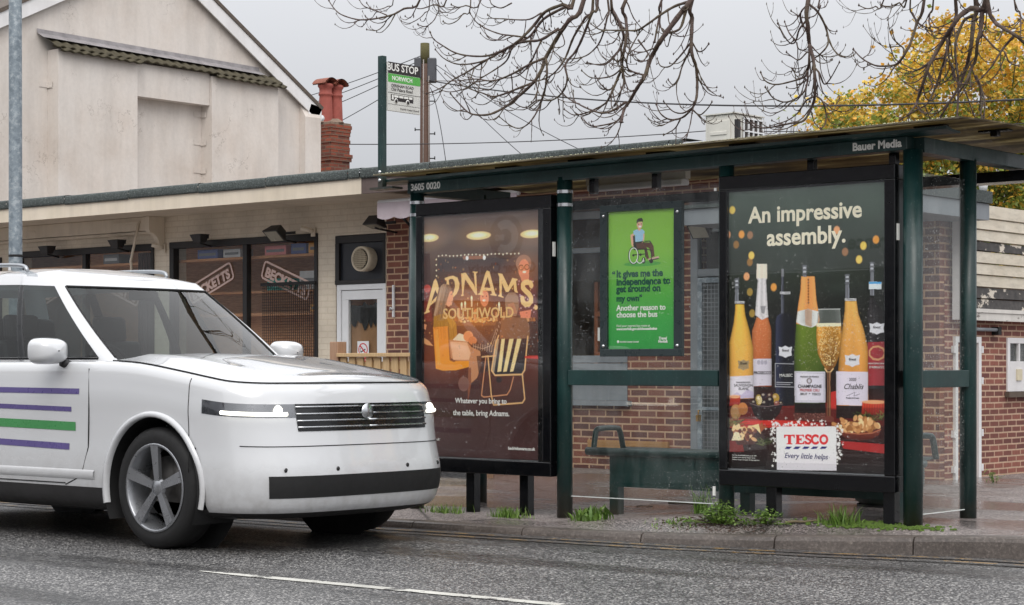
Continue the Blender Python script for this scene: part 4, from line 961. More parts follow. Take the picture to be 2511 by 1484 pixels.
# ---- poster printing: a fine sheet whose ink colours are laid down shape by shape
class Print:
    def __init__(s, quad, W, H):
        """quad: where the corners tl, tr, br, bl of the sheet sit in the survey drawing the shapes are listed in"""
        s.q = quad; s.W, s.H = W, H; s.img = np.zeros((H, W, 3)); s.cx, s.cy = np.meshgrid((np.arange(W) + .5) / W, (np.arange(H) + .5) / H)
        s.o = (0, 0, 1)
    def crop(s, x, y, k): s.o = (x, y, k)
    def uv(s, p):
        x, y = s.o[0] + p[0] / s.o[2], s.o[1] + p[1] / s.o[2]; (tlx, tly), (trx, try_), (brx, bry), (blx, bly) = s.q
        v = .5; u = .5
        for _ in range(4):
            xl, xr = tlx + (blx - tlx) * v, trx + (brx - trx) * v; u = (x - xl) / (xr - xl)
            yt, yb = tly + (try_ - tly) * u, bly + (bry - bly) * u; v = (y - yt) / (yb - yt)
        return u * s.W, v * s.H
    def scale(s): return s.W / (s.q[1][0] - s.q[0][0]) / s.o[2]
    def put(s, mask, c, a=1.0, sl=None):
        y0, y1, x0, x1 = sl if sl else (0, s.H, 0, s.W)
        c = np.array([lin(v) for v in c]) if not isinstance(c, np.ndarray) else c
        k = (mask * a)[..., None]; s.img[y0:y1, x0:x1] = s.img[y0:y1, x0:x1] * (1 - k) + c * k
    def box(s, P, pad=3):
        xs = [p[0] for p in P]; ys = [p[1] for p in P]
        return (int(max(0, min(ys) - pad)), int(min(s.H, max(ys) + pad)), int(max(0, min(xs) - pad)), int(min(s.W, max(xs) + pad)))
    def cover(s, P, sl):
        """anti-aliased coverage of a polygon"""
        y0, y1, x0, x1 = sl; acc = np.zeros((max(0, y1 - y0), max(0, x1 - x0)))
        if acc.size == 0: return acc
        for sx_, sy_ in ((.25, .25), (.75, .25), (.25, .75), (.75, .75)):
            X, Y = np.meshgrid(np.arange(x0, x1) + sx_, np.arange(y0, y1) + sy_); ins = np.zeros(X.shape, bool)
            for (xa, ya), (xb, yb) in zip(P, P[1:] + P[:1]):
                if ya == yb: continue
                c = ((ya > Y) != (yb > Y)); xi = (xb - xa) * (Y - ya) / (yb - ya) + xa; ins ^= c & (X < xi)
            acc += ins
        return acc / 4
    def poly(s, pts, c, a=1.0, c2=None, shade=None):
        P = [s.uv(p) for p in pts]; sl = s.box(P); m = s.cover(P, sl)
        if m.size == 0: return
        y0, y1, x0, x1 = sl
        if c2 is not None:     # second ink towards the bottom
            ys = [p[1] for p in P]; t = np.clip((np.arange(y0, y1) + .5 - min(ys)) / max(1e-6, max(ys) - min(ys)), 0, 1)[:, None, None]
            cc = np.array([lin(v) for v in c]) * (1 - t) + np.array([lin(v) for v in c2]) * t; cc = np.broadcast_to(cc, m.shape + (3,)).copy()
        else: cc = np.broadcast_to(np.array([lin(v) for v in c]), m.shape + (3,)).copy()
        if shade is not None:  # printed roundness of a bottle: (edge, centre) multipliers across each row
            rowm = m > .2; idx = np.arange(x0, x1)[None, :]
            lo = np.where(rowm, idx, 1e9).min(1)[:, None]; hi = np.where(rowm, idx, -1e9).max(1)[:, None]
            t = np.clip((idx - lo) / np.maximum(1, hi - lo), 0, 1)
            f = np.interp(t, [0, .08, .25, .5, .75, .92, 1], shade); cc = cc * f[..., None]
        s.put(m, np.clip(cc, 0, 1), a, sl)
    def ell(s, cx, cy, rx, ry, c, a=1.0, soft=0.0, rot=0):
        u, v = s.uv((cx, cy)); k = s.scale(); kv = k * 1.0; rx *= k; ry *= kv; R_ = max(rx, ry) * (1 + soft) + 3
        sl = (int(max(0, v - R_)), int(min(s.H, v + R_ + 1)), int(max(0, u - R_)), int(min(s.W, u + R_ + 1)))
        if sl[1] <= sl[0] or sl[3] <= sl[2]: return
        X, Y = np.meshgrid(np.arange(sl[2], sl[3]) + .5 - u, np.arange(sl[0], sl[1]) + .5 - v); ca, sa = math.cos(rot), math.sin(rot)
        d_ = np.sqrt(((X * ca + Y * sa) / max(rx, .3)) ** 2 + ((-X * sa + Y * ca) / max(ry, .3)) ** 2); wdt = max(soft, 1.0 / max(1, min(rx, ry)))
        s.put(np.clip((1 + wdt / 2 - d_) / wdt, 0, 1), c, a, sl)
    def stroke(s, pts, wd, c, a=1.0):
        P = [s.uv(p) for p in pts]; r = wd * s.scale() / 2; sl = s.box(P, r + 2)
        if sl[1] <= sl[0] or sl[3] <= sl[2]: return
        X, Y = np.meshgrid(np.arange(sl[2], sl[3]) + .5, np.arange(sl[0], sl[1]) + .5); D = np.full(X.shape, 1e9)
        for (xa, ya), (xb, yb) in zip(P, P[1:]):
            dx_, dy_ = xb - xa, yb - ya; L = dx_ * dx_ + dy_ * dy_ + 1e-9; t = np.clip(((X - xa) * dx_ + (Y - ya) * dy_) / L, 0, 1)
            D = np.minimum(D, np.hypot(X - xa - t * dx_, Y - ya - t * dy_))
        s.put(np.clip(r + .5 - D, 0, 1), c, a, sl)
    def grad(s, stops):
        ts = [t for t, _ in stops]; C = np.array([[lin(v) for v in c] for _, c in stops])
        for k in range(3): s.img[..., k] = np.interp(s.cy, ts, C[:, k])
    def sheet(s, x0, x1, z0, z1, y, mat, parent, name='poster', gain=1.0, sat=1.1):
        xs = np.linspace(x0, x1, s.W + 1); zs = np.linspace(z1, z0, s.H + 1)
        V = np.zeros((s.H + 1, s.W + 1, 3)); V[..., 0] = xs[None, :]; V[..., 1] = y; V[..., 2] = zs[:, None]
        base = BASE[parent.name]; V -= np.array(base)
        idx = np.arange((s.H + 1) * (s.W + 1)).reshape(s.H + 1, s.W + 1)
        F = np.stack([idx[1:, :-1], idx[1:, 1:], idx[:-1, 1:], idx[:-1, :-1]], -1).reshape(-1, 4)
        me = bpy.data.meshes.new(name); me.vertices.add(V.size // 3); me.vertices.foreach_set('co', V.reshape(-1).astype(np.float32))
        me.loops.add(F.size); me.loops.foreach_set('vertex_index', F.reshape(-1).astype(np.int32)); me.polygons.add(len(F)); me.polygons.foreach_set('loop_start', np.arange(0, F.size, 4, dtype=np.int32))
        me.update(calc_edges=True)
        ca = me.color_attributes.new('Col', 'FLOAT_COLOR', 'CORNER'); im = s.img * gain; lum = im.mean(-1, keepdims=True); im = lum + (im - lum) * sat; im = np.where(im < .12, np.maximum(im, 0) ** 1.25 * .12 ** -.25, im); pc = np.clip(im, 0, .92).reshape(-1, 3)
        cc = np.ones((len(F), 4, 4), np.float32); cc[:, :, :3] = pc[:, None, :]; ca.data.foreach_set('color', cc.reshape(-1))
        me.materials.append(mat); o = bpy.data.objects.new(name, me); col.objects.link(o); o.parent = parent; BASE[o.name] = base.copy(); return o
PAPER = attr_paint('printed_paper', .42)

# ---- poster with the pub scene
p = Print([(1489, 766), (1911, 738), (1891, 1617), (1480, 1597)], 300, 470)
p.grad([(0, (84, 70, 66)), (.12, (80, 64, 58)), (.25, (70, 52, 44)), (.36, (66, 36, 24)), (.5, (74, 34, 20)), (.6, (84, 38, 20)), (.72, (66, 34, 26)), (.82, (60, 38, 36)), (1, (62, 44, 44))])
p.crop(1450, 700, 2.698)
rnd = random.Random(4)
for k in range(70): p.ell(rnd.uniform(100, 1240), rnd.uniform(150, 560), rnd.uniform(60, 190), rnd.uniform(30, 120), rnd.choice([(112, 98, 94), (80, 66, 62), (122, 104, 96)]), .10, 1.2)
p.poly([(100, 520), (190, 520), (200, 1100), (95, 1100)], (62, 36, 30), .8); p.poly([(270, 560), (1040, 560), (1050, 700), (270, 690)], (66, 56, 56), .9)
for x, y, rx in ((185, 372, 95), (676, 350, 118), (1180, 335, 105)):
    p.ell(x, y - 10, rx * 1.5, 70, (190, 140, 96), .22, 1.4); p.ell(x, y, rx, 30, (236, 196, 140)); p.ell(x, y - 4, rx * .55, 16, (255, 240, 200), .9, .8)
p.stroke([(265, 545), (1065, 515)], 5, (150, 120, 100), .5); p.poly([(520, 545), (730, 538), (730, 570), (520, 575)], (150, 100, 78), .8)
for k in range(22): p.ell(278 + k * 37, 542 - k * 1.1 + rnd.uniform(-5, 5), 5.5, 5.5, (255, 236, 200))
for k in range(5): p.ell(254, 575 + k * 52, 5.5, 6, (255, 226, 180))
p.ell(560, 562, 14, 16, (255, 246, 224)); p.ell(727, 558, 14, 16, (255, 246, 224))
# the bar, its bottles and candles
p.poly([(430, 1160), (1230, 1150), (1230, 1480), (360, 1484), (360, 1300)], (44, 28, 26)); p.poly([(420, 1160), (860, 1165), (860, 1195), (420, 1200)], (110, 68, 44))
for k in range(46):
    x = rnd.uniform(420, 1210); h = rnd.uniform(40, 130); c = rnd.choice([(150, 90, 50), (90, 44, 30), (200, 150, 100), (70, 60, 50), (180, 110, 60)]); p.poly([(x, 1160 - h), (x + 13, 1160 - h), (x + 18, 1160), (x - 5, 1160)], c, .75)
for k in range(60): p.ell(rnd.uniform(480, 820), rnd.uniform(1120, 1165), rnd.uniform(5, 14), rnd.uniform(4, 9), rnd.choice([(226, 170, 96), (200, 130, 70), (236, 200, 140)]), .85)
for x, y, h in ((534, 1000, 60), (598, 950, 70), (660, 1010, 50), (860, 1010, 50), (500, 1010, 40)): p.ell(x, y - 6, 9, 20, (255, 240, 196)); p.poly([(x - 8, y), (x + 8, y), (x + 8, y + h), (x - 8, y + h)], (226, 196, 160))
p.poly([(110, 840), (190, 830), (205, 1160), (95, 1160)], (110, 44, 38), .9); p.ell(160, 850, 36, 30, (180, 70, 60), .8)
p.poly([(95, 1170), (150, 1190), (140, 1240), (95, 1200)], (206, 136, 96)); p.poly([(100, 1300), (170, 1340), (215, 1390), (150, 1380), (100, 1350)], (196, 140, 92))
# two laughing people behind the bar
p.poly([(660, 960), (690, 870), (760, 850), (820, 900), (830, 1010), (820, 1120), (640, 1120)], (54, 28, 24)); p.ell(722, 940, 42, 62, (196, 120, 86)); p.ell(718, 962, 16, 8, (240, 216, 196)); p.ell(706, 925, 6, 5, (50, 26, 20)); p.ell(742, 922, 6, 5, (50, 26, 20))
p.ell(1098, 610, 72, 60, (140, 106, 88)); p.poly([(1040, 760), (1170, 745), (1210, 850), (1210, 1130), (1020, 1100)], (92, 52, 52)); p.ell(1100, 668, 52, 72, (200, 124, 94))
p.ell(1104, 694, 17, 8, (240, 214, 196)); p.ell(1075, 652, 24, 20, (60, 40, 34)); p.ell(1128, 648, 24, 20, (60, 40, 34)); p.ell(1075, 652, 18, 15, (190, 120, 90)); p.ell(1128, 648, 18, 15, (190, 120, 90)); p.poly([(1060, 720), (1150, 715), (1140, 790), (1080, 790)], (190, 116, 88))
for k in range(50): p.ell(rnd.uniform(1030, 1205), rnd.uniform(780, 1080), 6, 6, rnd.choice([(190, 150, 160), (70, 40, 50), (220, 180, 180)]), .7)
p.poly([(1050, 1070), (1160, 1050), (1150, 1130), (1060, 1130)], (206, 120, 90))
# the painted name
GOLD = (236, 178, 120)
for q in ([(225, 780), (245, 755), (262, 800), (172, 1050), (184, 1060), (182, 1070), (125, 1090), (128, 1076), (142, 1066)], [(225, 780), (246, 757), (264, 795), (280, 862), (262, 905), (240, 860)], [(190, 985), (256, 920), (252, 962), (180, 1015)],
          [(335, 752), (380, 735), (420, 728), (462, 745), (482, 800), (477, 850), (452, 900), (410, 940), (398, 915), (422, 885), (438, 830), (434, 785), (418, 760), (395, 758), (375, 768), (385, 850), (350, 850), (356, 775), (340, 768)],
          [(500, 707), (545, 701), (548, 760), (535, 775), (518, 900), (524, 918), (495, 920), (497, 910), (506, 902)], [(500, 707), (545, 701), (626, 820), (642, 880), (655, 910), (638, 909), (528, 745)], [(624, 698), (610, 698), (612, 690), (662, 690), (660, 700), (646, 704), (652, 908), (636, 880)],
          [(735, 705), (750, 680), (775, 690), (826, 900), (838, 906), (838, 920), (780, 912), (780, 904), (795, 898), (757, 740), (702, 895), (716, 902), (712, 912), (660, 908), (662, 899), (676, 893)], [(708, 840), (790, 845), (795, 872), (700, 868)],
          [(868, 716), (896, 722), (886, 918), (905, 930), (903, 938), (852, 922), (855, 912), (866, 906)], [(855, 706), (896, 711), (952, 830), (938, 884), (925, 880), (870, 745)], [(990, 750), (1038, 760), (1038, 772), (1020, 782), (950, 884), (930, 880)], [(997, 765), (1024, 775), (1032, 870), (1042, 892), (1014, 886), (1005, 870)]): p.poly(q, GOLD)
p.stroke([(1165, 822), (1158, 800), (1135, 790), (1108, 793), (1088, 812), (1088, 845), (1110, 872), (1140, 900), (1160, 935), (1160, 970), (1138, 998), (1108, 1000), (1085, 978), (1080, 945)], 38, GOLD); p.poly([(1158, 790), (1176, 795), (1172, 850), (1164, 848)], GOLD); p.poly([(1070, 935), (1080, 935), (1084, 995), (1072, 1000)], GOLD); p.ell(1203, 1030, 17, 17, GOLD)
# the two guests seen from behind
p.poly([(275, 850), (320, 805), (380, 812), (405, 850), (350, 1000), (300, 1160), (215, 1150), (240, 980)], (120, 88, 66)); p.poly([(330, 810), (372, 806), (300, 1000), (250, 1100), (260, 980)], (158, 122, 92), .7); p.poly([(385, 880), (410, 870), (418, 950), (402, 1000), (372, 1022), (340, 1000)], (206, 142, 104))
p.poly([(225, 1110), (330, 1080), (400, 1110), (445, 1180), (452, 1290), (470, 1340), (430, 1390), (300, 1360), (215, 1240)], (150, 106, 36)); p.poly([(330, 1090), (400, 1110), (440, 1180), (400, 1230)], (178, 132, 52), .8)
p.poly([(400, 1340), (470, 1270), (560, 1300), (570, 1345), (500, 1372), (420, 1380)], (232, 200, 172)); p.ell(560, 1300, 48, 40, (206, 130, 84)); p.ell(600, 1340, 42, 30, (190, 112, 70))
p.poly([(860, 1160), (960, 1120), (1110, 1130), (1140, 1200), (1140, 1330), (860, 1330)], (112, 76, 58)); p.poly([(918, 940), (950, 890), (1010, 885), (1042, 930), (1046, 1020), (1020, 1110), (950, 1110), (918, 1030)], (136, 104, 82)); p.poly([(940, 1000), (1000, 980), (1030, 1080), (960, 1110)], (176, 120, 92), .7)
sl = [(835, 1155), (880, 1180), (860, 1280), (790, 1420), (700, 1450), (600, 1410), (600, 1365), (690, 1385), (750, 1360), (800, 1240)]; p.poly(sl, (58, 44, 40))
for k in range(7): p.stroke([(840 - k * 10 + 20, 1165 + k * 34), (870 - k * 14, 1180 + k * 36)], 5, (206, 170, 140), .7)
for k in range(9): p.stroke([(610 + k * 22, 1370 + k * 3), (606 + k * 22, 1415 + k * 4)], 4, (206, 170, 140), .7)
p.stroke([(610, 1392), (700, 1418), (770, 1390), (830, 1230)], 4, (206, 170, 140), .7)
p.crop(1450, 1200, 2.968)
p.poly([(235, -150), (400, -160), (420, 190), (470, 205), (630, 185), (636, 260), (470, 300), (330, 300), (260, 280)], (206, 124, 44), 1, (214, 136, 40)); p.poly([(395, -150), (402, -150), (425, 190), (470, 206), (460, 215), (412, 195)], (130, 70, 30)); p.poly([(250, -120), (290, -130), (310, 240), (275, 240)], (232, 156, 70), .6, None)
p.poly([(408, -20), (600, 0), (650, 60), (740, 100), (755, 240), (700, 380), (640, 430), (610, 420), (620, 200), (480, 200), (425, 170)], (176, 120, 82)); p.poly([(420, 0), (600, 10), (640, 120), (620, 190), (450, 190)], (214, 170, 134), .8)
p.poly([(610, 280), (640, 270), (640, 430), (600, 640), (605, 430)], (126, 72, 48)); p.ell(560, 440, 60, 60, (120, 84, 76), .8)
p.poly([(640, 430), (730, 400), (720, 500), (660, 540)], (66, 40, 36)); p.poly([(700, 150), (900, 140), (860, 300), (720, 330)], (44, 26, 24), .8)
stp = [(905, -20), (1230, -30), (1190, 320), (1165, 345), (870, 350), (850, 310)]; p.poly(stp, (34, 30, 36))
for x0_, x1_, b0, b1 in ((965, 1000, 915, 955), (1045, 1090, 975, 1012), (1125, 1170, 1045, 1080)): p.poly([(x0_, -25), (x1_, -27), (b1, 312), (b0, 318)], (226, 190, 134))
p.poly([(900, -20), (940, -25), (880, 330), (850, 310)], (210, 180, 140), .55)
CH = (206, 162, 108)
p.stroke([(935, -60), (905, 20), (855, 300), (890, 352), (1165, 345), (1195, 300), (1235, -50)], 13, CH); p.stroke([(800, 150), (745, 560), (770, 578), (1010, 555), (1045, 500), (1080, 370)], 10, (190, 130, 90)); p.stroke([(820, 150), (848, 560), (870, 660), (1165, 640), (1190, 600), (1170, 340)], 12, CH); p.stroke([(760, 160), (900, 150)], 10, CH)
p.poly([(1200, 155), (1330, 150), (1335, 185), (1200, 175)], (176, 50, 44)); p.ell(930, 400, 30, 24, (36, 26, 26))
for k in range(60): p.ell(rnd.uniform(100, 1300), rnd.uniform(400, 1200), rnd.uniform(60, 200), rnd.uniform(30, 120), rnd.choice([(92, 66, 66), (64, 40, 40)]), .06, 1.3)
p.crop(1450, 700, 2.698)
for x, y, r_, a_ in ((640, 1080, 330, .12), (640, 1140, 200, .15), (330, 1400, 260, .08), (1000, 1250, 220, .06), (1110, 700, 150, .14), (560, 1000, 160, .16)): p.ell(x, y, r_, r_ * .7, (244, 140, 60), a_, 1.5)
for k in range(150):
    x, y = rnd.uniform(110, 1230), rnd.uniform(560, 1480); p.ell(x, y, rnd.uniform(3, 9), rnd.uniform(3, 9), rnd.choice([(255, 196, 120), (230, 130, 60), (40, 20, 16), (150, 70, 40)]), rnd.uniform(.15, .5), .6)
p.poly([(300, 820), (330, 806), (240, 1110), (220, 1100)], (196, 160, 126), .5); p.poly([(352, 812), (372, 812), (300, 1140), (285, 1140)], (90, 60, 42), .6)
for k in range(14): p.stroke([(318 + k * 5 - 10, 815 + k * 2), (250 + k * 6, 1150)], 2.5, rnd.choice([(180, 144, 112), (92, 66, 50), (140, 108, 84)]), .5)
for k in range(16): p.stroke([(235 + k * 13, 1160 + rnd.uniform(-10, 20)), (240 + k * 14, 1330 + rnd.uniform(-20, 20))], 4, rnd.choice([(190, 140, 60), (112, 74, 24)]), .35)
p.stroke([(395, 905), (410, 900)], 4, (80, 44, 36), .9); p.stroke([(398, 975), (412, 968)], 3.5, (120, 50, 44), .9)
posterA = p.sheet(-9.765, -8.66, .455, 2.19, yA, PAPER, panelA, gain=1.4, sat=1.0)
EX, EZ = (1, 0, 0), (0, 0, 1); yl = yA - .0012
def pubtext(txt, size, u0, v, width, mat=WHITEL, bold=0, fnt=None, align='LEFT'): return lettering(txt, size, (-9.765 + 1.105 * u0, yl, 2.19 - 1.735 * v), EX, EZ, mat, posterA, bold=bold, width=width, align=align)
pubtext('SOUTHWOLD', .132, .195, .428, .665, GOLDL, bold=.0022)
def serif_text(txt, x0, zb, h, wd, parent, y, mat):
    """condensed book face: upright stems with small feet, drawn from the plain face squeezed and thickened"""
    return lettering(txt, h, (x0, y, zb), EX, EZ, mat, parent, width=wd, bold=.0012)
serif_text('Whatever you bring to', -9.43, .842, .072, .485, posterA, yl, WHITEL); serif_text('the table, bring Adnams.', -9.45, .755, .072, .53, posterA, yl, WHITEL)
pubtext('adnams.co.uk', .03, .02, .935, .16); pubtext('bedrinkaware.co.uk', .036, .755, .962, .245, bold=.001)

# ---- poster with the bottles
p = Print([(2560, 681), (3119, 633), (3115, 1672), (2558, 1647)], 320, 500)
p.grad([(0, (78, 88, 82)), (.1, (66, 76, 70)), (.2, (52, 60, 54)), (.32, (34, 40, 34)), (.5, (26, 26, 22)), (.62, (22, 20, 18)), (.72, (44, 20, 16)), (.8, (70, 24, 20)), (.9, (46, 20, 18)), (1, (24, 18, 18))])
p.crop(2540, 900, 2.474); rnd = random.Random(8)
for k in range(40): p.ell(rnd.uniform(60, 1400), rnd.uniform(-500, 300), rnd.uniform(80, 240), rnd.uniform(40, 140), rnd.choice([(84, 96, 88), (40, 48, 42)]), .10, 1.3)
for k in range(30): p.ell(rnd.uniform(60, 1400), rnd.uniform(100, 900), rnd.uniform(60, 200), rnd.uniform(40, 140), rnd.choice([(44, 46, 24), (20, 20, 18)]), .18, 1.3)
BOK = [(80, -390), (38, -175), (165, -180), (255, 2), (210, 185), (456, 276), (1198, 26), (1010, -230), (1340, -150), (1235, -95), (243, -175), (115, -90), (240, 320), (1080, -40), (240, 60), (260, 505)]
for i, (x, y) in enumerate(BOK): p.ell(x, y, 26, 30, [(240, 196, 92), (232, 160, 110), (222, 152, 70)][i % 3], .95 if i < 10 else .35, .35)
LIGHTC = [.45, .8, 1.05, 1.0, 1.08, .75, .4]
def ring(x0, x1, y0, y1): p.poly([(x0, y0), (x1, y0), (x1, y1), (x0, y1)], (196, 196, 200)); p.poly([(x0, (y0 + y1) / 2 - 2), (x1, (y0 + y1) / 2 - 2), (x1, (y0 + y1) / 2 + 2), (x0, (y0 + y1) / 2 + 2)], (40, 40, 44))
def stopper(x, y0, y1, w_):
    n = 5
    for k in range(n): p.ell(x, y0 + 10 + k * 17, w_ * (.5 if k % 2 else .75), 9, (176, 178, 186) if k % 2 else (96, 98, 104))
    p.poly([(x - w_ * .55, y0 + 90), (x + w_ * .55, y0 + 90), (x + w_ * .6, y1), (x - w_ * .6, y1)], (120, 122, 130), 1, None, [.5, 1.2, .8, .7, .9, 1.5, .6])
def shield(cx, cy, w_, h_, c=(206, 206, 212)):
    q = [(-.5, -.42), (-.25, -.36), (0, -.5), (.25, -.36), (.5, -.42), (.44, 0), (.48, .3), (.2, .38), (0, .5), (-.2, .38), (-.48, .3), (-.44, 0)]
    p.poly([(cx + a * w_, cy + b * h_) for a, b in q], c)
# table cloth and back props
p.poly([(57, 1330), (1420, 1250), (1420, 1484), (57, 1484)], (120, 30, 24), .6); p.poly([(57, 1420), (700, 1440), (900, 1460), (900, 1500), (57, 1500)], (186, 44, 34), .9); p.poly([(955, 1190), (1000, 1180), (1000, 1340), (950, 1340)], (190, 50, 44), .9)
# dark bottle at the right
p.poly([(1285, 360), (1330, 360), (1345, 430), (1400, 470), (1420, 500), (1425, 1160), (1262, 1160), (1262, 490), (1275, 440)], (34, 32, 34), 1, None, [.7, 1.6, 2.4, 1.0, .8, .8, .6]); stopper(1306, 45, 340, 28); p.poly([(1281, 222), (1384, 220), (1384, 284), (1281, 286)], (206, 214, 222)); p.poly([(1281, 222), (1384, 220), (1384, 238), (1281, 240)], (70, 150, 206))
p.poly([(1265, 752), (1425, 745), (1425, 1130), (1270, 1132)], (142, 50, 56), 1, None, [.8, 1, 1.15, 1, .95, .9, .8]); p.stroke([(1345 + 66 * math.cos(a / 9 * 6.28), 846 + 60 * math.sin(a / 9 * 6.28)) for a in range(10)], 14, (206, 160, 110), .7); shield(1344, 630, 125, 108)
# yellow, prosecco, dark, champagne, chablis
p.poly([(300, 540), (404, 540), (432, 640), (434, 1140), (262, 1140), (258, 660)], (196, 112, 66), 1, (160, 80, 44), [.5, .85, 1.1, 1.05, 1.0, .8, .5]); p.poly([(303, 74), (395, 74), (398, 200), (388, 215), (402, 470), (408, 535), (348, 562), (286, 520), (312, 215), (300, 200)], (206, 202, 204), 1, None, [.6, .9, 1.15, .8, 1.1, .9, .6]); p.poly([(303, 74), (395, 74), (398, 200), (300, 200)], (226, 214, 190), .7); p.poly([(335, 440), (385, 440), (370, 510), (345, 500)], (120, 118, 122), .8); p.poly([(262, 902), (434, 898), (434, 1132), (270, 1138)], (196, 190, 202), 1, None, [.7, .9, 1.1, 1.05, 1, .85, .65])
for k in range(3): p.ell(318 + k * 32, 932, 15, 17, (110, 106, 130), .5)
p.poly([(105, 428), (187, 428), (198, 520), (232, 640), (268, 800), (272, 1245), (50, 1252), (50, 760), (88, 600), (102, 500)], (232, 178, 70), 1, (206, 148, 74), [.40, .85, 1.1, 1.15, 1.0, .7, .4]); ring(100, 190, 400, 420); stopper(120, 200, 402, 30); p.poly([(55, 1055), (272, 1045), (272, 1240), (55, 1250)], (206, 200, 210), 1, None, [.7, .95, 1.1, 1.05, 1, .85, .6]); p.poly([(55, 1230), (120, 1190), (160, 1215), (215, 1165), (272, 1190), (272, 1240), (55, 1250)], (150, 130, 180), .5); shield(180, 955, 104, 96, (150, 130, 96))
p.poly([(465, 580), (478, 530), (520, 500), (585, 500), (618, 530), (632, 580), (634, 1310), (466, 1310)], (26, 28, 40), 1, None, [.8, 3.4, 2.2, .7, .6, .9, .6]); p.poly([(522, 180), (548, 180), (550, 500), (520, 500)], (70, 72, 82), 1, None, [.6, 1, 2, 1, .7, .6, .4]); ring(512, 604, 315, 335); p.poly([(526, 115), (546, 115), (548, 182), (524, 182)], (120, 120, 126)); shield(558, 838, 120, 106)
for a_, b_ in (((468, 940), (632, 944)), ((468, 940), (468, 1142)), ((468, 1142), (632, 1146)), ((480, 1105), (620, 1108)), ((480, 1122), (600, 1124))): p.stroke([a_, b_], 4, (190, 190, 196), .9)
p.poly([(655, 590), (848, 605), (880, 720), (906, 850), (908, 1390), (638, 1390), (636, 850), (645, 740)], (96, 118, 36), 1, (40, 48, 22), [.45, .8, 1.15, 1.0, .9, .7, .4]); p.poly([(640, 1290), (908, 1290), (910, 1385), (640, 1385)], (26, 22, 22)); p.poly([(700, 178), (818, 178), (832, 380), (862, 560), (845, 612), (655, 595), (670, 450), (694, 300)], (226, 152, 84), 1, None, [.7, 1.1, 1.15, .85, .95, 1.1, .8]); stopper(730, 78, 182, 30); p.poly([(668, 485), (760, 462), (852, 485), (842, 600), (790, 625), (700, 605), (655, 580)], (206, 208, 206), 1, None, [.8, 1.1, .9, .6, .9, 1.1, .9]); p.poly([(730, 462), (796, 466), (790, 620), (735, 605)], (176, 120, 66), .55)
for k in range(9): p.ell(763, 208 + k * 25, 7, 8, (90, 50, 26), .9)
p.poly([(638, 1008), (906, 1012), (908, 1282), (640, 1280)], (206, 202, 214), 1, None, [.8, .98, 1.08, 1.05, 1, .95, .8])
for a_, b_ in (((650, 1020), (896, 1024)), ((650, 1268), (896, 1270)), ((650, 1020), (650, 1268)), ((896, 1024), (896, 1270))): p.stroke([a_, b_], 3, (120, 116, 130), .8)
p.ell(768, 1092, 24, 22, (110, 96, 92), .9); p.ell(768, 1092, 13, 14, (206, 202, 214), .8)
p.poly([(1078, 392), (1176, 392), (1190, 500), (1236, 640), (1268, 800), (1272, 1320), (1000, 1316), (1030, 800), (1056, 620), (1074, 480)], (222, 166, 84), 1, (190, 122, 56), [.4, .8, 1.1, 1.0, 1.15, .9, .55]); ring(1077, 1174, 368, 388); stopper(1098, 155, 370, 30); p.poly([(1000, 1008), (1268, 1012), (1268, 1310), (1002, 1302)], (206, 198, 212), 1, None, [.8, .98, 1.08, 1.05, 1, .95, .8]); p.poly([(1000, 1306), (1270, 1312), (1270, 1420), (1000, 1420)], (30, 20, 20)); shield(1138, 912, 128, 116)
p.stroke([(1090, 1222), (1130, 1205), (1160, 1190), (1150, 1225), (1200, 1205)], 4, (90, 86, 100), .9)
for k in range(700):      # dew on the cold bottles
    bx, by = rnd.choice([(160, 850), (345, 750), (1130, 700), (770, 800)]); p.ell(bx + rnd.gauss(0, 45), by + rnd.uniform(-240, 200), 2.6, 2.6, rnd.choice([(255, 236, 190), (90, 56, 24)]), .22)
# flute
p.poly([(848, 465), (1035, 462), (1044, 590), (834, 590)], (120, 126, 122), .55, None, [1.6, 1, .7, .7, .8, 1.1, 1.6]); p.stroke([(848, 465), (1035, 462)], 5, (220, 222, 220), .8)
p.poly([(834, 588), (1044, 588), (1050, 700), (1034, 850), (995, 960), (958, 1000), (918, 996), (878, 940), (842, 850), (832, 720)], (206, 146, 62), 1, (120, 76, 30), [.8, 1.4, 1.1, .8, .75, 1.0, .7])
for k in range(420):
    y = rnd.uniform(610, 960); h_ = 100 * (1 - max(0, (y - 800) / 200) ** 1.5); p.ell(938 + rnd.uniform(-h_, h_) * .95, y, 3.4, 3.4, rnd.choice([(240, 206, 130), (70, 44, 18), (250, 226, 170)]), .7)
p.poly([(834, 586), (1044, 584), (1044, 612), (834, 616)], (244, 216, 186), .95); p.stroke([(905, 985), (925, 1015), (950, 1015), (975, 985)], 10, (240, 200, 140), .8); p.poly([(922, 1012), (958, 1012), (952, 1100), (955, 1400), (920, 1400), (926, 1100)], (120, 84, 60), .9, None, [1.8, .7, .5, .9, 1.8, 1.2, .6])
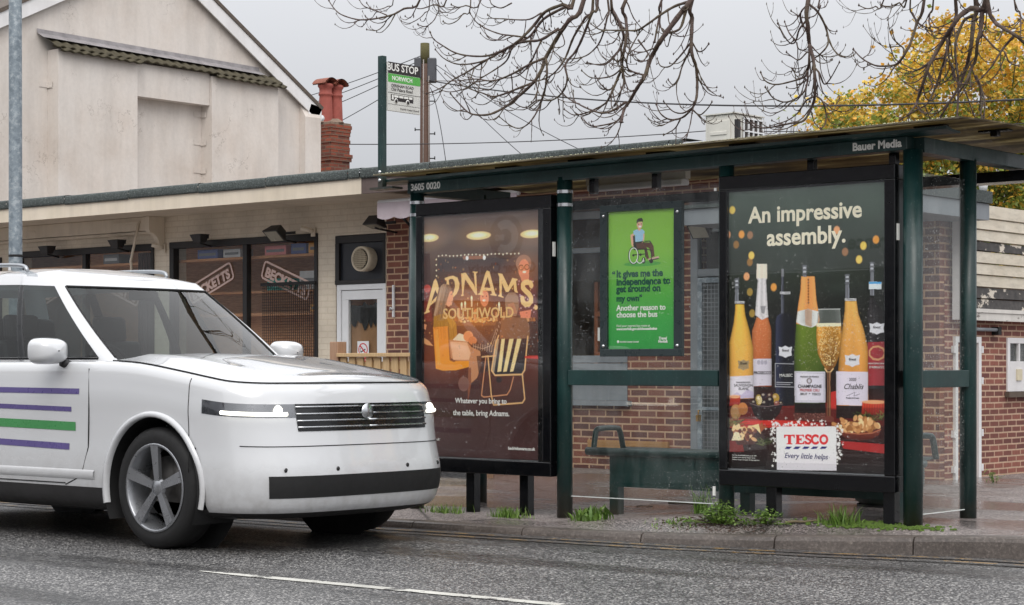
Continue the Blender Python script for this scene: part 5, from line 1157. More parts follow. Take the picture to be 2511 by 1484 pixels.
# bowl of olives, corks, candles
p.ell(388, 1290, 148, 30, (30, 24, 26)); 
for x, y, rx, ry, c in ((318, 1258, 30, 42, (150, 126, 50)), (470, 1242, 33, 36, (166, 132, 54)), (365, 1222, 28, 26, (50, 34, 46)), (420, 1222, 26, 24, (70, 40, 40)), (372, 1288, 26, 28, (44, 34, 40)), (425, 1262, 30, 30, (36, 26, 34)), (482, 1288, 26, 20, (130, 66, 60)), (275, 1280, 24, 20, (50, 36, 34)), (520, 1288, 20, 18, (52, 40, 34))): p.ell(x, y, rx, ry, c); p.ell(x - rx * .25, y - ry * .35, rx * .4, ry * .3, (230, 214, 190), .45, .8)
p.poly([(240, 1288), (300, 1308), (390, 1316), (480, 1308), (535, 1292), (505, 1380), (440, 1438), (335, 1440), (275, 1390)], (42, 32, 38), 1, (24, 18, 20)); p.stroke([(242, 1290), (310, 1310), (400, 1316), (530, 1294)], 5, (126, 108, 110), .8)
for x0_, x1_, y0_, y1_ in ((50, 150, 1225, 1308), (1212, 1425, 1272, 1385)):
    p.poly([(x0_ + 10, y0_), (x1_, y0_ - 4), (x1_, y1_), (x0_, y1_)], (206, 74, 48), 1, (150, 34, 26))
    for k in range(10): p.stroke([(x0_ + 8 + (x1_ - x0_) * k / 10, y0_ + 6), (x0_ + 2 + (x1_ - x0_) * k / 10, y1_)], 5, (110, 26, 22), .6)
    p.ell((x0_ + x1_) / 2, y0_ + 4, (x1_ - x0_) / 2, 14, (240, 170, 120), .8)
p.ell(108, 1362, 50, 58, (176, 126, 78)); p.ell(172, 1335, 46, 48, (186, 118, 66)); p.ell(100, 1366, 36, 44, (196, 150, 100), .7)
p.poly([(625, 1370), (910, 1376), (905, 1440), (640, 1435)], (104, 66, 60), .9)
for k in range(90): p.ell(rnd.uniform(630, 905), rnd.uniform(1372, 1436), 5, 4, rnd.choice([(170, 120, 110), (60, 30, 30)]), .6)
p.ell(938, 1425, 44, 24, (140, 90, 80), .5)
p.crop(2540, 1200, 2.967)
p.poly([(60, 700), (60, 890), (1730, 890), (1730, 700)], (40, 16, 14), .35); p.poly([(180, 840), (560, 830), (900, 850), (900, 900), (170, 870)], (196, 46, 36), .9); p.poly([(1240, 1050), (1730, 1090), (1730, 1190), (1270, 1130)], (176, 44, 44), .8); p.poly([(60, 1040), (200, 1060), (220, 1160), (60, 1160)], (130, 40, 34), .7)
def sprig(x, y, n, sp, c=(60, 76, 34)):
    for k in range(n): a = rnd.uniform(-2.9, -.2); L = rnd.uniform(40, 110); bx = x + rnd.uniform(-sp, sp); by = y + rnd.uniform(-20, 40); p.stroke([(bx, by), (bx + L * math.cos(a), by + L * math.sin(a) * .8)], 5, rnd.choice([c, (104, 116, 66), (36, 46, 22)]), .9)
sprig(110, 860, 40, 60); sprig(1560, 800, 50, 140); sprig(440, 1060, 26, 60)
p.poly([(90, 1000), (370, 1010), (340, 1080), (150, 1090)], (70, 34, 26))
for k in range(46): p.ell(rnd.uniform(100, 350), rnd.uniform(895, 1030), rnd.uniform(16, 34), rnd.uniform(12, 26), rnd.choice([(150, 84, 54), (206, 160, 110), (110, 56, 40), (226, 190, 140), (90, 44, 34)]), 1, .3, rnd.uniform(0, 3))
p.poly([(295, 890), (380, 870), (405, 975), (350, 920)], (232, 196, 140)); p.poly([(385, 880), (420, 850), (430, 890), (480, 900), (430, 930), (400, 960)], (150, 78, 44)); p.poly([(120, 950), (165, 960), (192, 1040), (80, 1040)], (236, 214, 176), .9)
p.poly([(1205, 915), (1650, 920), (1630, 985), (1560, 1030), (1440, 1048), (1310, 1030), (1225, 970)], (120, 58, 42), 1, (70, 30, 24)); p.ell(1430, 905, 215, 50, (86, 42, 30))
for k in range(70): x = rnd.gauss(1425, 95); y = 900 - abs(rnd.gauss(0, 45)) + rnd.uniform(0, 60); p.ell(x, y, rnd.uniform(20, 40), rnd.uniform(14, 22), rnd.choice([(214, 166, 112), (186, 130, 80), (232, 196, 146), (150, 96, 56), (200, 150, 96)]), 1, .3, rnd.uniform(0, 3))
p.stroke([(1210, 930), (1300, 965), (1430, 978), (1560, 968), (1645, 930)], 9, (176, 104, 78), .9)
# white card, stars, the red name and blue dashes
def star(x, y, r, c=(240, 236, 230), n=5, rr=.45):
    p.poly([(x + r * (1 if k % 2 == 0 else rr) * math.sin(k * math.pi / n), y - r * (1 if k % 2 == 0 else rr) * math.cos(k * math.pi / n)) for k in range(2 * n)], c)
for k in range(120):
    e = rnd.random()
    if e < .45: x, y = rnd.uniform(520, 1230), 890 - abs(rnd.gauss(0, 38))
    elif e < .72: x, y = 570 - abs(rnd.gauss(0, 34)), rnd.uniform(880, 1310)
    else: x, y = 1200 + abs(rnd.gauss(0, 34)), rnd.uniform(880, 1310)
    if rnd.random() < .4: star(x, y, rnd.uniform(10, 24), n=5)
    elif rnd.random() < .5: star(x, y, rnd.uniform(12, 22), n=4, rr=.22)
    else: p.ell(x, y, 6, 6, (240, 236, 230))
cd = [(590, 897)] + [(1180, 897), (1193, 903), (1198, 915), (1200, 1360), (575, 1350), (570, 915), (576, 902)]; p.poly(cd, (228, 224, 230), 1, (214, 210, 216)); p.poly([(575, 1275), (1200, 1290), (1200, 1362), (575, 1352)], (196, 192, 198), .7)
RED_, BLU = (206, 44, 48), (38, 36, 110)
for q in ([(653, 983), (767, 983), (767, 1018), (758, 1016), (750, 998), (728, 998), (728, 1072), (742, 1076), (742, 1084), (680, 1084), (680, 1076), (694, 1072), (694, 998), (672, 998), (664, 1016), (653, 1018)], [(775, 983), (864, 983), (866, 1012), (858, 1012), (848, 997), (815, 997), (815, 1024), (830, 1022), (832, 1016), (840, 1016), (840, 1050), (832, 1050), (830, 1042), (815, 1042), (815, 1070), (848, 1070), (862, 1050), (870, 1050), (866, 1084), (772, 1084), (772, 1077), (783, 1072), (783, 994), (775, 990)]): p.poly(q, RED_)
p.stroke([(932, 1004), (920, 992), (900, 989), (884, 1000), (888, 1018), (908, 1030), (930, 1044), (932, 1062), (915, 1076), (894, 1074), (880, 1060)], 21, RED_); p.poly([(932, 983), (942, 983), (943, 1016), (934, 1016)], RED_); p.poly([(872, 1052), (880, 1052), (882, 1086), (872, 1086)], RED_)
p.stroke([(998 + (0 if k else 0) + 36 * math.cos(R(a)) - 14, 1034 + 42 * math.sin(R(a))) for k, a in enumerate(range(45, 325, 14))], 23, RED_); p.poly([(1006, 985), (1015, 985), (1016, 1020), (1007, 1020)], RED_)
p.stroke([(1070 + 35 * math.cos(R(a)), 1034 + 42 * math.sin(R(a))) for a in range(0, 366, 12)], 23, RED_)
for x in (655, 748, 842, 934, 1026): p.poly([(x, 1133), (x + 24, 1108), (x + 82, 1108), (x + 58, 1133)], BLU)
posterT = p.sheet(-7.075, -5.935, .455, 2.215, yT, PAPER, panelT, gain=1.32, sat=.98)
yl2 = yT - .0012
def T_at(x, y, cr):       # survey drawing -> place on the sheet
    p.crop(*cr); u, v = p.uv((x, y)); return (-7.075 + 1.14 * u / p.W, yl2, 2.215 - 1.76 * v / p.H)
C1, C2, C0 = (2540, 900, 2.474), (2540, 1200, 2.967), (2450, 450, 1.0237)
def wine(txt, x, y, x2, size, mat, cr=C1, bold=0.0, shear=0.0, align='LEFT'):
    a = T_at(x, y, cr); b = T_at(x2, y, cr); return lettering(txt, size, a, EX, EZ, mat, posterT, bold=bold, width=abs(b[0] - a[0]), shear=shear)
wine('An impressive', 188, 345, 601, .185, CREAML, C0, bold=.0045); wine('assembly.', 256, 425, 541, .185, CREAML, C0, bold=.0045)
wine('Every little helps', 655, 1225, 1110, .098, BLUEL, C2, bold=.0, shear=.28)
wine('CHAMPAGNE', 668, 1152, 876, .040, BLACKL, C1, bold=.0006); wine('PREMIER CRU', 686, 1184, 854, .030, REDL, C1); wine('BRUT  *  TESCO', 690, 1216, 866, .018, BLACKL, C1); wine('PRODUIT DE FRANCE', 690, 1062, 850, .016, BLACKL, C1)
wine('Chablis', 1060, 1162, 1225, .062, BLACKL, C1, shear=.4); wine('2020', 1110, 1090, 1170, .020, BLACKL, C1); wine('Produit de France', 1085, 1246, 1195, .016, BLACKL, C1)
wine('MARLBOROUGH', 112, 1112, 240, .018, BLACKL, C1); wine('SAUVIGNON', 92, 1142, 262, .034, BLACKL, C1); wine('BLANC', 135, 1172, 230, .034, BLACKL, C1)
wine('PROSECCO', 274, 1034, 430, .030, BLACKL, C1, bold=.0006); wine('MALBEC', 505, 1056, 620, .034, WHITEL, C1); wine('MONTEPULCIANO', 1276, 945, 1412, .026, WHITEL, C1); wine("D'ABRUZZO", 1280, 980, 1408, .028, WHITEL, C1)
for x, y in ((528, 836), (1108, 912), (1312, 630), (150, 950)): wine('finest', x, y, x + 62, .034, BLACKL, C1, shear=.2)
wine('For the facts drinkaware.co.uk 18+.', 92, 1200, 360, .016, WHITEL, C2); wine('Available in the majority of larger stores.', 92, 1221, 345, .016, WHITEL, C2); wine('Delivery charges may apply. Serving suggestion.', 92, 1243, 390, .016, WHITEL, C2)

# ---- green notice in its case on the middle pane
nc = thing('poster_case', 'black framed case with green bus notice bolted to the middle glass pane', 'poster case', (-7.79, SY - .03, 1.17))
cx0, cx1, cz0, cz1 = -8.125, -7.45, 1.17, 2.185
yc = SY - .03
m = MB(); m.box(cx0, cx1, yc - .012, yc + .022, cz0, cz0 + .05); m.box(cx0, cx1, yc - .012, yc + .022, cz1 - .045, cz1); m.box(cx0, cx0 + .06, yc - .011, yc + .022, cz0 + .05, cz1 - .045); m.box(cx1 - .065, cx1, yc - .011, yc + .022, cz0 + .05, cz1 - .045); m.box(cx0 + .055, cx1 - .06, yc + .012, yc + .02, cz0 + .045, cz1 - .04)
m.build('frame', plain('slate_frame', S(40, 50, 52), .3, .15), nc, bevel=.003)
for x, z in ((cx0 + .03, cz0 + .07), (cx1 - .035, cz0 + .07), (cx0 + .03, cz1 - .07), (cx1 - .035, cz1 - .07)): m = MB(); m.lathe((x, yc - .012, z), [(0, -.008), (.009, -.006), (.012, 0)], 12, 'y'); m.build('screw', CHROME, nc)
p = Print([(0, 0), (628, 0), (628, 1310), (0, 1310)], 200, 384); p.crop(-118, -100, 1.0)
p.grad([(0, (138, 196, 62)), (.3, (132, 194, 66)), (.55, (96, 182, 74)), (.8, (66, 172, 78)), (1, (54, 162, 76))])
p.ell(440, 610, 175, 22, (70, 160, 70), .8); SK, DK = (236, 178, 150), (44, 44, 44)
p.poly([(328, 335), (360, 320), (368, 380), (352, 430), (378, 450), (362, 460), (338, 430)], SK); p.poly([(352, 345), (372, 345), (378, 410), (475, 410), (475, 480), (360, 480)], DK)
p.poly([(355, 300), (385, 288), (440, 288), (462, 310), (458, 335), (450, 330), (455, 400), (375, 402), (372, 335), (358, 335)], (160, 206, 236)); p.poly([(450, 330), (462, 335), (458, 385), (446, 415), (436, 415), (450, 370)], SK); p.poly([(400, 275), (424, 275), (424, 296), (412, 302), (400, 296)], SK)
p.poly([(388, 222), (440, 218), (442, 255), (432, 278), (412, 284), (396, 272), (388, 250)], SK); p.poly([(386, 225), (388, 200), (405, 184), (435, 182), (447, 200), (444, 226), (436, 214), (398, 218), (394, 236)], (58, 44, 40)); p.ell(418, 262, 13, 8, (250, 250, 250)); p.ell(405, 240, 4, 4, DK); p.ell(432, 238, 4, 4, DK)
p.poly([(382, 418), (470, 412), (525, 415), (545, 450), (555, 545), (530, 555), (505, 470), (480, 455), (505, 565), (480, 570), (455, 470), (390, 465)], (96, 66, 52)); p.poly([(495, 565), (590, 545), (598, 560), (560, 580), (500, 584)], (214, 170, 160)); p.poly([(500, 578), (592, 562), (594, 572), (502, 588)], DK)
p.stroke([(372, 410), (445, 404), (455, 418)], 9, DK); p.stroke([(465, 402), (510, 402), (522, 420)], 9, DK); p.stroke([(380, 470), (475, 475), (470, 545)], 9, DK); p.stroke([(350, 525), (470, 520)], 9, DK); p.ell(358, 528, 10, 10, DK); p.ell(424, 525, 10, 12, DK); p.ell(452, 580, 18, 28, DK); p.ell(524, 590, 18, 18, DK); p.ell(452, 584, 7, 11, (206, 206, 206)); p.stroke([(480, 475), (525, 490), (524, 580)], 8, DK)
p.stroke([(358 + 46 * math.cos(R(a)), 530 + 78 * math.sin(R(a))) for a in range(0, 370, 10)], 9, DK); p.stroke([(358 + 40 * math.cos(R(a)), 530 + 72 * math.sin(R(a))) for a in range(0, 370, 10)], 6, (250, 250, 250)); p.stroke([(418 + 34 * math.cos(R(a)), 550 + 54 * math.sin(R(a))) for a in range(10, 170, 10)], 6, (250, 250, 250))
gpost = p.sheet(-8.068, -7.514, 1.215, 2.148, yc + .010, PAPER, nc, gain=.9, sat=.95)
def G(txt, x, y, x2, size, mat, bold=0.0, shear=0): 
    X = lambda q: -8.068 + .554 * (q - 118) / 628
    return lettering(txt, size, (X(x), yc + .0088, 2.148 - .933 * (y - 100) / 1310), EX, EZ, mat, gpost, bold=bold, width=X(x2) - X(x), shear=shear)
for txt, x, y, x2 in (('\u201c', 155, 735, 185), ('It gives me the', 196, 728, 630), ('independence to', 196, 803, 700), ('get around on', 196, 868, 612), ('my own\u201d', 196, 955, 440)): G(txt, x, y, x2, .060, DKGREENL, .0024)
G('Another reason to', 198, 1042, 658, .058, WHITEL, .0012); G('choose the bus', 198, 1106, 580, .058, WHITEL, .0012)
G('Find your nearest bus route at', 198, 1196, 512, .026, WHITEL); G('www.norfolk.gov.uk/choosethebus', 198, 1226, 580, .026, WHITEL, .0009); G('Norfolk County Council', 230, 1343, 405, .022, WHITEL, .0004); G('Travel', 592, 1318, 668, .034, WHITEL, .0014, .2); G('Norfolk', 588, 1346, 678, .034, WHITEL, .0014, .2)
m = MB(); gx = -8.068 + .554 * (212 - 118) / 628; gz = 2.148 - .933 * (1335 - 100) / 1310; m.lathe((gx, yc + .0092, gz), [(0, -.0004), (.010, -.0003), (.0102, 0)], 14, 'y'); m.build('council_mark', WHITEL, gpost)
m = MB(); m.box(cx0 + .05, cx1 - .055, yc - .004, yc - .001, cz0 + .045, cz1 - .04); m.build('cover_glass', PGLASS, nc)

# ---- bus stop flag on its square post
bf = thing('bus_stop_flag', 'green square post with bus stop flag bolted to the shelter end', 'bus stop sign', (-10.06, 10.3, 2.4))
m = MB(); m.box(-10.10, -10.052, 10.345, 10.39, 2.415, 3.385); m.build('post', GREEN, bf, bevel=.003)
m = MB(); m.box(-10.13, -9.9, 10.29, 10.40, 2.398, 2.414); m.build('base_plate', GREEN, bf)
for zz in (2.47, 2.53): m = MB(); m.lathe((-10.076, 10.343, zz), [(0, -.01), (.012, -.008), (.014, 0)], 10, 'y'); m.build('bolt', CHROME, bf)
FX = -10.045
m = MB(); m.box(FX - .01, FX + .006, 10.3905, 10.735, 2.985, 3.345); fl = m.build('sign_plate', plain('flag_white', S(206, 206, 202), .4, .08, scale=14), bf, bevel=.002)
def fq(y0, y1, z0, z1, mat, nm, e=.0012): m = MB(); m.box(FX + .006, FX + .006 + e, y0, y1, z0, z1); return m.build(nm, mat, fl)
fq(10.3905, 10.735, 3.262, 3.345, BLACKL, 'header_band'); fq(10.3905, 10.735, 3.197, 3.259, plain('flag_green', S(84, 168, 74), .4, .1, scale=20), 'green_band')
fq(10.3905, 10.735, 3.118, 3.121, BLACKL, 'rule'); fq(10.3905, 10.735, 3.035, 3.037, BLACKL, 'rule')
FY_, = (Vector((0, 1, 0)),)
def ft(txt, y0, z, size, mat, wd, bold=0.0, e=.0015): return lettering(txt, size, (FX + .006 + e, y0, z), (0, 1, 0), EZ, mat, fl, bold=bold, width=wd)
ft('BUS STOP', 10.378, 3.283, .066, WHITEL, .33, .0012); ft('NORWICH', 10.43, 3.214, .046, WHITEL, .215, .0008); ft('DEREHAM ROAD', 10.425, 3.164, .030, BLACKL, .235); ft('Old Palace Road', 10.425, 3.135, .030, BLACKL, .225); ft('Norfolk County Council', 10.52, 3.003, .020, plain('faded_lettering', S(120, 116, 116), .5), .20)
fq(10.42, 10.66, 3.062, 3.108, BLACKL, 'bus_body')
m = MB()
for y0, y1 in ((10.43, 10.448), (10.455, 10.50), (10.507, 10.552), (10.559, 10.604), (10.611, 10.65)): m.box(FX + .0073, FX + .0080, y0, y1, 3.088 if y0 > 10.44 else 3.07, 3.104)
m.build('bus_windows', WHITEL, fl)
for yy in (10.475, 10.60):
    m = MB(); m.lathe((FX + .0065, yy, 3.063), [(.0, .0022), (.019, .0020), (.019, 0)], 16, 'x'); o = m.build('bus_wheel', WHITEL, fl); m = MB(); m.lathe((FX + .0085, yy, 3.063), [(.0, .0010), (.013, .0009), (.013, 0)], 16, 'x'); m.build('bus_tyre', BLACKL, fl)

# ------------------------------------------------------------------ bench behind the glass
bn = thing('perch_bench', 'dark green steel bench with tube armrests behind the shelter glass', 'bench', (-7.2, 10.9, .1))
BZ = .515; bx0, bx1 = -8.42, -5.96
m = MB(); m.tube([(bx0 - .05, 10.76, BZ), (bx1 + .05, 10.76, BZ)], .028, 14); m.build('front_tube', GREEN, bn)
m = MB(); m.grid([[(x, y, z) for y, z in ((10.76, BZ + .028), (10.82, BZ + .024), (10.95, BZ + .0), (11.08, BZ + .01), (11.12, BZ + .02))] for x in (bx0, -7.2, bx1)]); m.build('seat', GREEN, bn)
m = MB(); m.box(bx0 + .19, bx1 - .1, 10.775, 10.787, .275, BZ - .005); m.build('skirt', GREEN, bn)
for xx in (bx0 + .16, -7.18, bx1 - .12): m = MB(); m.box(xx - .038, xx + .038, 10.79, 10.86, pave_z(xx, 10.8) - .02, BZ - .01); m.prism([(xx - .034, 10.80, BZ - .02), (xx - .034, 11.08, BZ - .02), (xx - .034, 10.86, BZ - .14)], (.06, 0, 0)); m.build('leg', GREEN, bn, bevel=.004)
for xx in (bx0, bx1): m = MB(); m.tube(catmull([(xx, 10.77, BZ + .01), (xx, 10.785, BZ + .09), (xx, 10.80, BZ + .14), (xx, 10.85, BZ + .155), (xx, 11.02, BZ + .155), (xx, 11.07, BZ + .13), (xx, 11.11, BZ + .01)], 6), .02, 10); m.build('armrest', GREEN, bn)
# ribbed tub behind the bottle panel
tb = thing('ribbed_tub', 'dark green ribbed round litter tub behind the wine poster panel', 'tub', (-6.76, 11.85, .14))
m = MB(); prof = [(0, .13), (.19, .135), (.19, .17), (.225, .19), (.235, .30)]
for k in range(6): prof += [(.245, .31 + k * .018), (.235, .318 + k * .018)]
prof += [(.26, .43), (.26, .46), (.20, .47), (0, .47)]; m.lathe((-6.72, 11.86, 0), prof, 32); m.build('tub', GREEN, tb)
m = MB(); m.lathe((-6.72, 11.86, 0), [(.215, .135), (.215, .168)], 32); m.build('base_ring', BLACKR, tb)
# ------------------------------------------------------------------ white car passing along the far lane
CARX, CARY = -10.72, 8.53       # middle of the wheelbase; it heads towards +x
car = thing('car', 'white high-bonneted car with lit headlights and purple and green side stripes', 'car', (CARX, CARY, 0))
def cw(x, y, z): return (CARX + x, CARY + y, z)
OUT = [(2.37, 0), (2.36, .30), (2.325, .55), (2.23, .74), (2.06, .865), (1.85, .915), (1.60, .93), (1.25, .935), (.95, .935), (.70, .935), (.3, .935), (-.2, .935), (-.7, .935), (-1.0, .935), (-1.4, .935), (-1.8, .93), (-2.1, .89), (-2.26, .76), (-2.33, .5), (-2.35, 0)]
AX = (1.40, -1.42); WR, ARC = .37, .435
def ztop(x): return 1.0 + .135 * smooth01(-x, -2.3, -.95) 
def crown(x, t): return ztop(x) + .045 * (1 - t ** 2.2) + .012
ROWS = [(.20, .16), (.24, .05), (.33, .012), (.46, .0), (.60, .006), (.72, .004), (.80, .0), (.88, .006), (.95, .014), (1.0, .035), (1.0, .06)]
def side_point(c, f, ins, k):
    x, y = OUT[c]; zt = ztop(x); z = .20 + (zt - .20) * (f - .20) / .80
    if k >= 9: z = zt - .012 if k == 9 else zt
    nose = smooth01(x, 1.7, 2.3); tail = smooth01(-x, 1.7, 2.3)
    lean = (.0 if f < .5 else .11 * (f - .5) / .5) * nose + (.12 * max(0, f - .45)) * tail
    l = math.hypot(x / 2.4, y / .95); ix = -math.copysign(ins, x) * (abs(x) > 1.9) * (abs(x) - 1.9) / .45 if abs(x) > 1.9 else 0
    iy = -ins * (1 if y > .6 else y / .6)
    return (x + ix - lean * (1 if x > 0 else -1), max(0, y + iy), z)
def fine(rows_cols, sub=2):
    """coarse patch -> smooth dense patch (Catmull-Rom in both directions)"""
    A = [catmull(r_, sub) for r_ in rows_cols]; B = list(zip(*A)); C = [catmull(c_, sub) for c_ in B]; return [list(q) for q in zip(*C)]
half = [[Vector(side_point(c, f, ins, k)) for c in range(len(OUT))] for k, (f, ins) in enumerate(ROWS)]
SUB = 4
dense = fine(half, SUB)
NR, NC = len(dense), len(dense[0])
def tagcell(k, c):       # material region of a coarse cell (row band, column band)
    if k <= 1: return 'body' if c <= 4 and k == 1 else 'clad'
    if c <= 2 and 2 <= k <= 2: return 'intake'
    if c <= 1 and 5 <= k <= 6: return 'grille'
    if 2 <= c <= 3 and k == 6: return 'lamp'
    if c == 4 and k == 6: return 'lamp'
    if c >= 16 and c <= 17 and 5 <= k <= 6: return 'rear'
    return 'body'
regions = {}
for i in range(NR - 1):
    for j in range(NC - 1): regions.setdefault(tagcell(min(i // SUB, len(ROWS) - 2), min(j // SUB, len(OUT) - 2)), []).append((i, j))
def patch(cells, push=0.0, hole=True, sides=(1, -1)):
    m = MB(); out = MB()
    for s_ in sides:
        idx = {}
        vs, fs = [], []
        def vid(i, j):
            if (i, j) not in idx:
                p = dense[i][j]
                if hole:      # round the wheel openings
                    for ax_ in AX:
                        dx_, dz_ = p.x - ax_, p.z - WR; rr = math.hypot(dx_, dz_)
                        if rr < ARC + .03 and rr > ARC - .055 and p.y > .5 and rr > 1e-4:
                            q = min(1.0, 1.0); p = Vector((ax_ + dx_ / rr * max(rr, ARC), p.y, WR + dz_ / rr * max(rr, ARC))) if rr < ARC else p
                n = Vector((0, 0, 0))
                if push:
                    a = dense[min(i + 1, NR - 1)][j] - dense[max(i - 1, 0)][j]; b = dense[i][min(j + 1, NC - 1)] - dense[i][max(j - 1, 0)]; n = b.cross(a)
                    n = n.normalized() * push if n.length > 1e-9 else n
                    if n.y < -1e-4 and p.y > .3 or (p.x > 2 and n.x < 0): n = -n
                idx[(i, j)] = len(vs); vs.append(cw(p.x + n.x, s_ * (p.y + n.y), p.z + n.z))
            return idx[(i, j)]
        for i, j in cells:
            ps = [dense[a][b] for a, b in ((i, j), (i + 1, j), (i + 1, j + 1), (i, j + 1))]; c = sum(ps, Vector()) / 4
            if hole and any(math.hypot(c.x - ax_, c.z - WR) < ARC for ax_ in AX) and c.y > .5: continue
            fs.append((vid(i, j), vid(i + 1, j), vid(i + 1, j + 1), vid(i, j + 1)))
        m.add(vs, fs, 0, True)
    return m
body = patch(regions['body']); 
# wings and scuttle: the strip between the bonnet and the flanks is carried by the top rows; tail deck closes the back
body.build('body', CARPAINT, car, fix=True)
patch(regions['clad']).build('lower_cladding', DARKPL, car)
patch(regions['intake'], .002).build('lower_intake', BLACKR, car)
patch(regions['grille'], .004).build('grille', BLACKM, car)
for s_ in (1, -1):
    patch(regions['lamp'], .006, sides=(s_,)).build('headlight', glass('headlight_glass', (.85, .86, .88, 1), .12) if s_ == 1 else MAT['headlight_glass'], car)
for s_ in (1, -1): patch(regions['rear'], .004, sides=(s_,)).build('tail_light', plain('tail_red', S(150, 16, 18), .2) if s_ == 1 else MAT['tail_red'], car)
DRL = make_emit('lamp_light', (1, .95, .82, 1), 4)
REFL = plain('lamp_reflector', S(96, 98, 102), .3, .2, metal=.6)
def on_side(x, f, push=.0, s_=1):
    """point on the flank or nose: x along the outline, f the row fraction"""
    best = None
    for j in range(NC):
        p = dense[0][j]
    return None
def surf(i, j, s_, push):
    p = dense[i][j]; a = dense[min(i + 1, NR - 1)][j] - dense[max(i - 1, 0)][j]; b = dense[i][min(j + 1, NC - 1)] - dense[i][max(j - 1, 0)]; n = b.cross(a).normalized()
    if (n.y < 0 and p.y > .5) or (n.x < 0 and p.x > 2): n = -n
    q = p + n * push; return Vector(cw(q.x, s_ * q.y, q.z))
lampi = 6 * SUB
for s_ in (1, -1):
    m = MB(); m.grid([[surf(lampi + i, j, s_, -.002) for j in range(2 * SUB, 5 * SUB + 1)] for i in range(SUB + 1)]); m.build('lamp_bowl', REFL, car)
    m = MB(); m.tube([surf(lampi + 1, j, s_, .008) for j in range(2 * SUB + 1, 4 * SUB + 2)], .011, 8); m.build('light_strip', DRL, car)
    j = int(2.7 * SUB); c = surf(lampi + 2, j, s_, .004); m = MB(); m.lathe(c, [(0, .012), (.028, .010), (.034, 0)], 16, 'x'); m.build('lamp_lens', DRL, car)
m = MB()
for k in range(4):
    i = 5 * SUB + 1 + k * 2
    for s_ in (1, -1): m.tube([surf(i, j, s_, .008) for j in range(0, 2 * SUB + 1)], .006, 6)
m.build('grille_bar', CHROME, car)
# bumper furniture: fog lamps, parking sensors, skid strip
for s_ in (1, -1):
    for j in (int(1.2 * SUB), int(2.6 * SUB)): c = surf(int(3.4 * SUB), j, s_, .001); m = MB(); m.lathe(c, [(0, .004), (.012, .003), (.014, 0)], 12, 'x'); m.build('parking_sensor', DARKPL, car)
    m = MB(); m.tube([surf(4 * SUB + 1, j, s_, .0006) for j in range(0, 4 * SUB)], .003, 5); m.build('panel_gap', BLACKR, car)
    m = MB(); m.tube([surf(i, int(5.6 * SUB), s_, .0006) for i in range(3 * SUB, 9 * SUB)], .003, 5); m.build('panel_gap', BLACKR, car)
# bonnet, scuttle and tail deck
bon = []
topr = dense[-1]
for j in range(NC):
    q = topr[j]
    if q.x < .93: break
    row = []
    for k in range(25):
        t = -1 + 2 * k / 24; ridge = .014 * math.exp(-((abs(t) - .66) / .11) ** 2) * smooth01(2.15 - q.x, 0, .5)
        row.append(cw(q.x + .004, t * (q.y - .006), q.z + .004 + ridge + .05 * (1 - abs(t) ** 2.2) * min(1, q.y / .62)))
    bon.append(row)
m = MB(); m.grid(bon); m.build('bonnet', CARPAINT, car)
for k in (0, 24): m = MB(); m.tube([Vector(r_[k]) + Vector((0, 0, .001)) for r_ in bon], .0045, 5); m.build('bonnet_gap', BLACKR, car)
m = MB(); m.grid([[cw(x, t * .90, ztop(x) - .03 + .03 * (1 - t * t)) for t in [-1 + 2 * k / 12 for k in range(13)]] for x in (.98, .86, .70)]); m.build('scuttle', BLACKR, car)
m = MB(); m.grid([[cw(x, t * np.interp(-x, [1.6, 2.1, 2.3], [.86, .80, .6]), ztop(x) - .005) for t in [-1 + 2 * k / 8 for k in range(9)]] for x in (-1.7, -2.0, -2.25)]); m.build('tail_deck', CARPAINT, car)
m = MB(); m.box(CARX - 2.1, CARX + 2.0, CARY - .8, CARY + .8, .205, .28); m.build('underbody', BLACKR, car)
# wheel openings, trims, wheels
for ax_ in AX:
    for s_ in (1, -1):
        m = MB(); rows = []
        for i in range(33):
            a = R(-28) + R(236) * i / 32; rows.append([cw(ax_ + ARC * math.cos(a), s_ * .945, WR + ARC * math.sin(a)), cw(ax_ + ARC * math.cos(a), s_ * .62, WR + ARC * math.sin(a))])
        m.grid(rows); m.add([cw(ax_ + ARC * math.cos(2 * math.pi * k / 24), s_ * .62, WR + ARC * math.sin(2 * math.pi * k / 24)) for k in range(24)], [list(range(24))]); m.build('wheel_arch', BLACKR, car)
        m = MB(); rows = []
        for i in range(33):
            a = R(-14) + R(208) * i / 32; ca, sa = math.cos(a), math.sin(a); yy = .94 if abs(ax_ + ARC * ca) < 1.75 else .94 - .03 * smooth01(abs(ax_ + ARC * ca), 1.75, 1.9)
            rows.append([cw(ax_ + r_ * ca, s_ * (yy + dy_), WR + r_ * sa) for r_, dy_ in ((ARC - .006, -.03), (ARC - .006, .003), (ARC + .006, .007), (ARC + .024, .004), (ARC + .030, -.012))])
        m.grid(rows); m.build('arch_trim', CARPAINT, car)
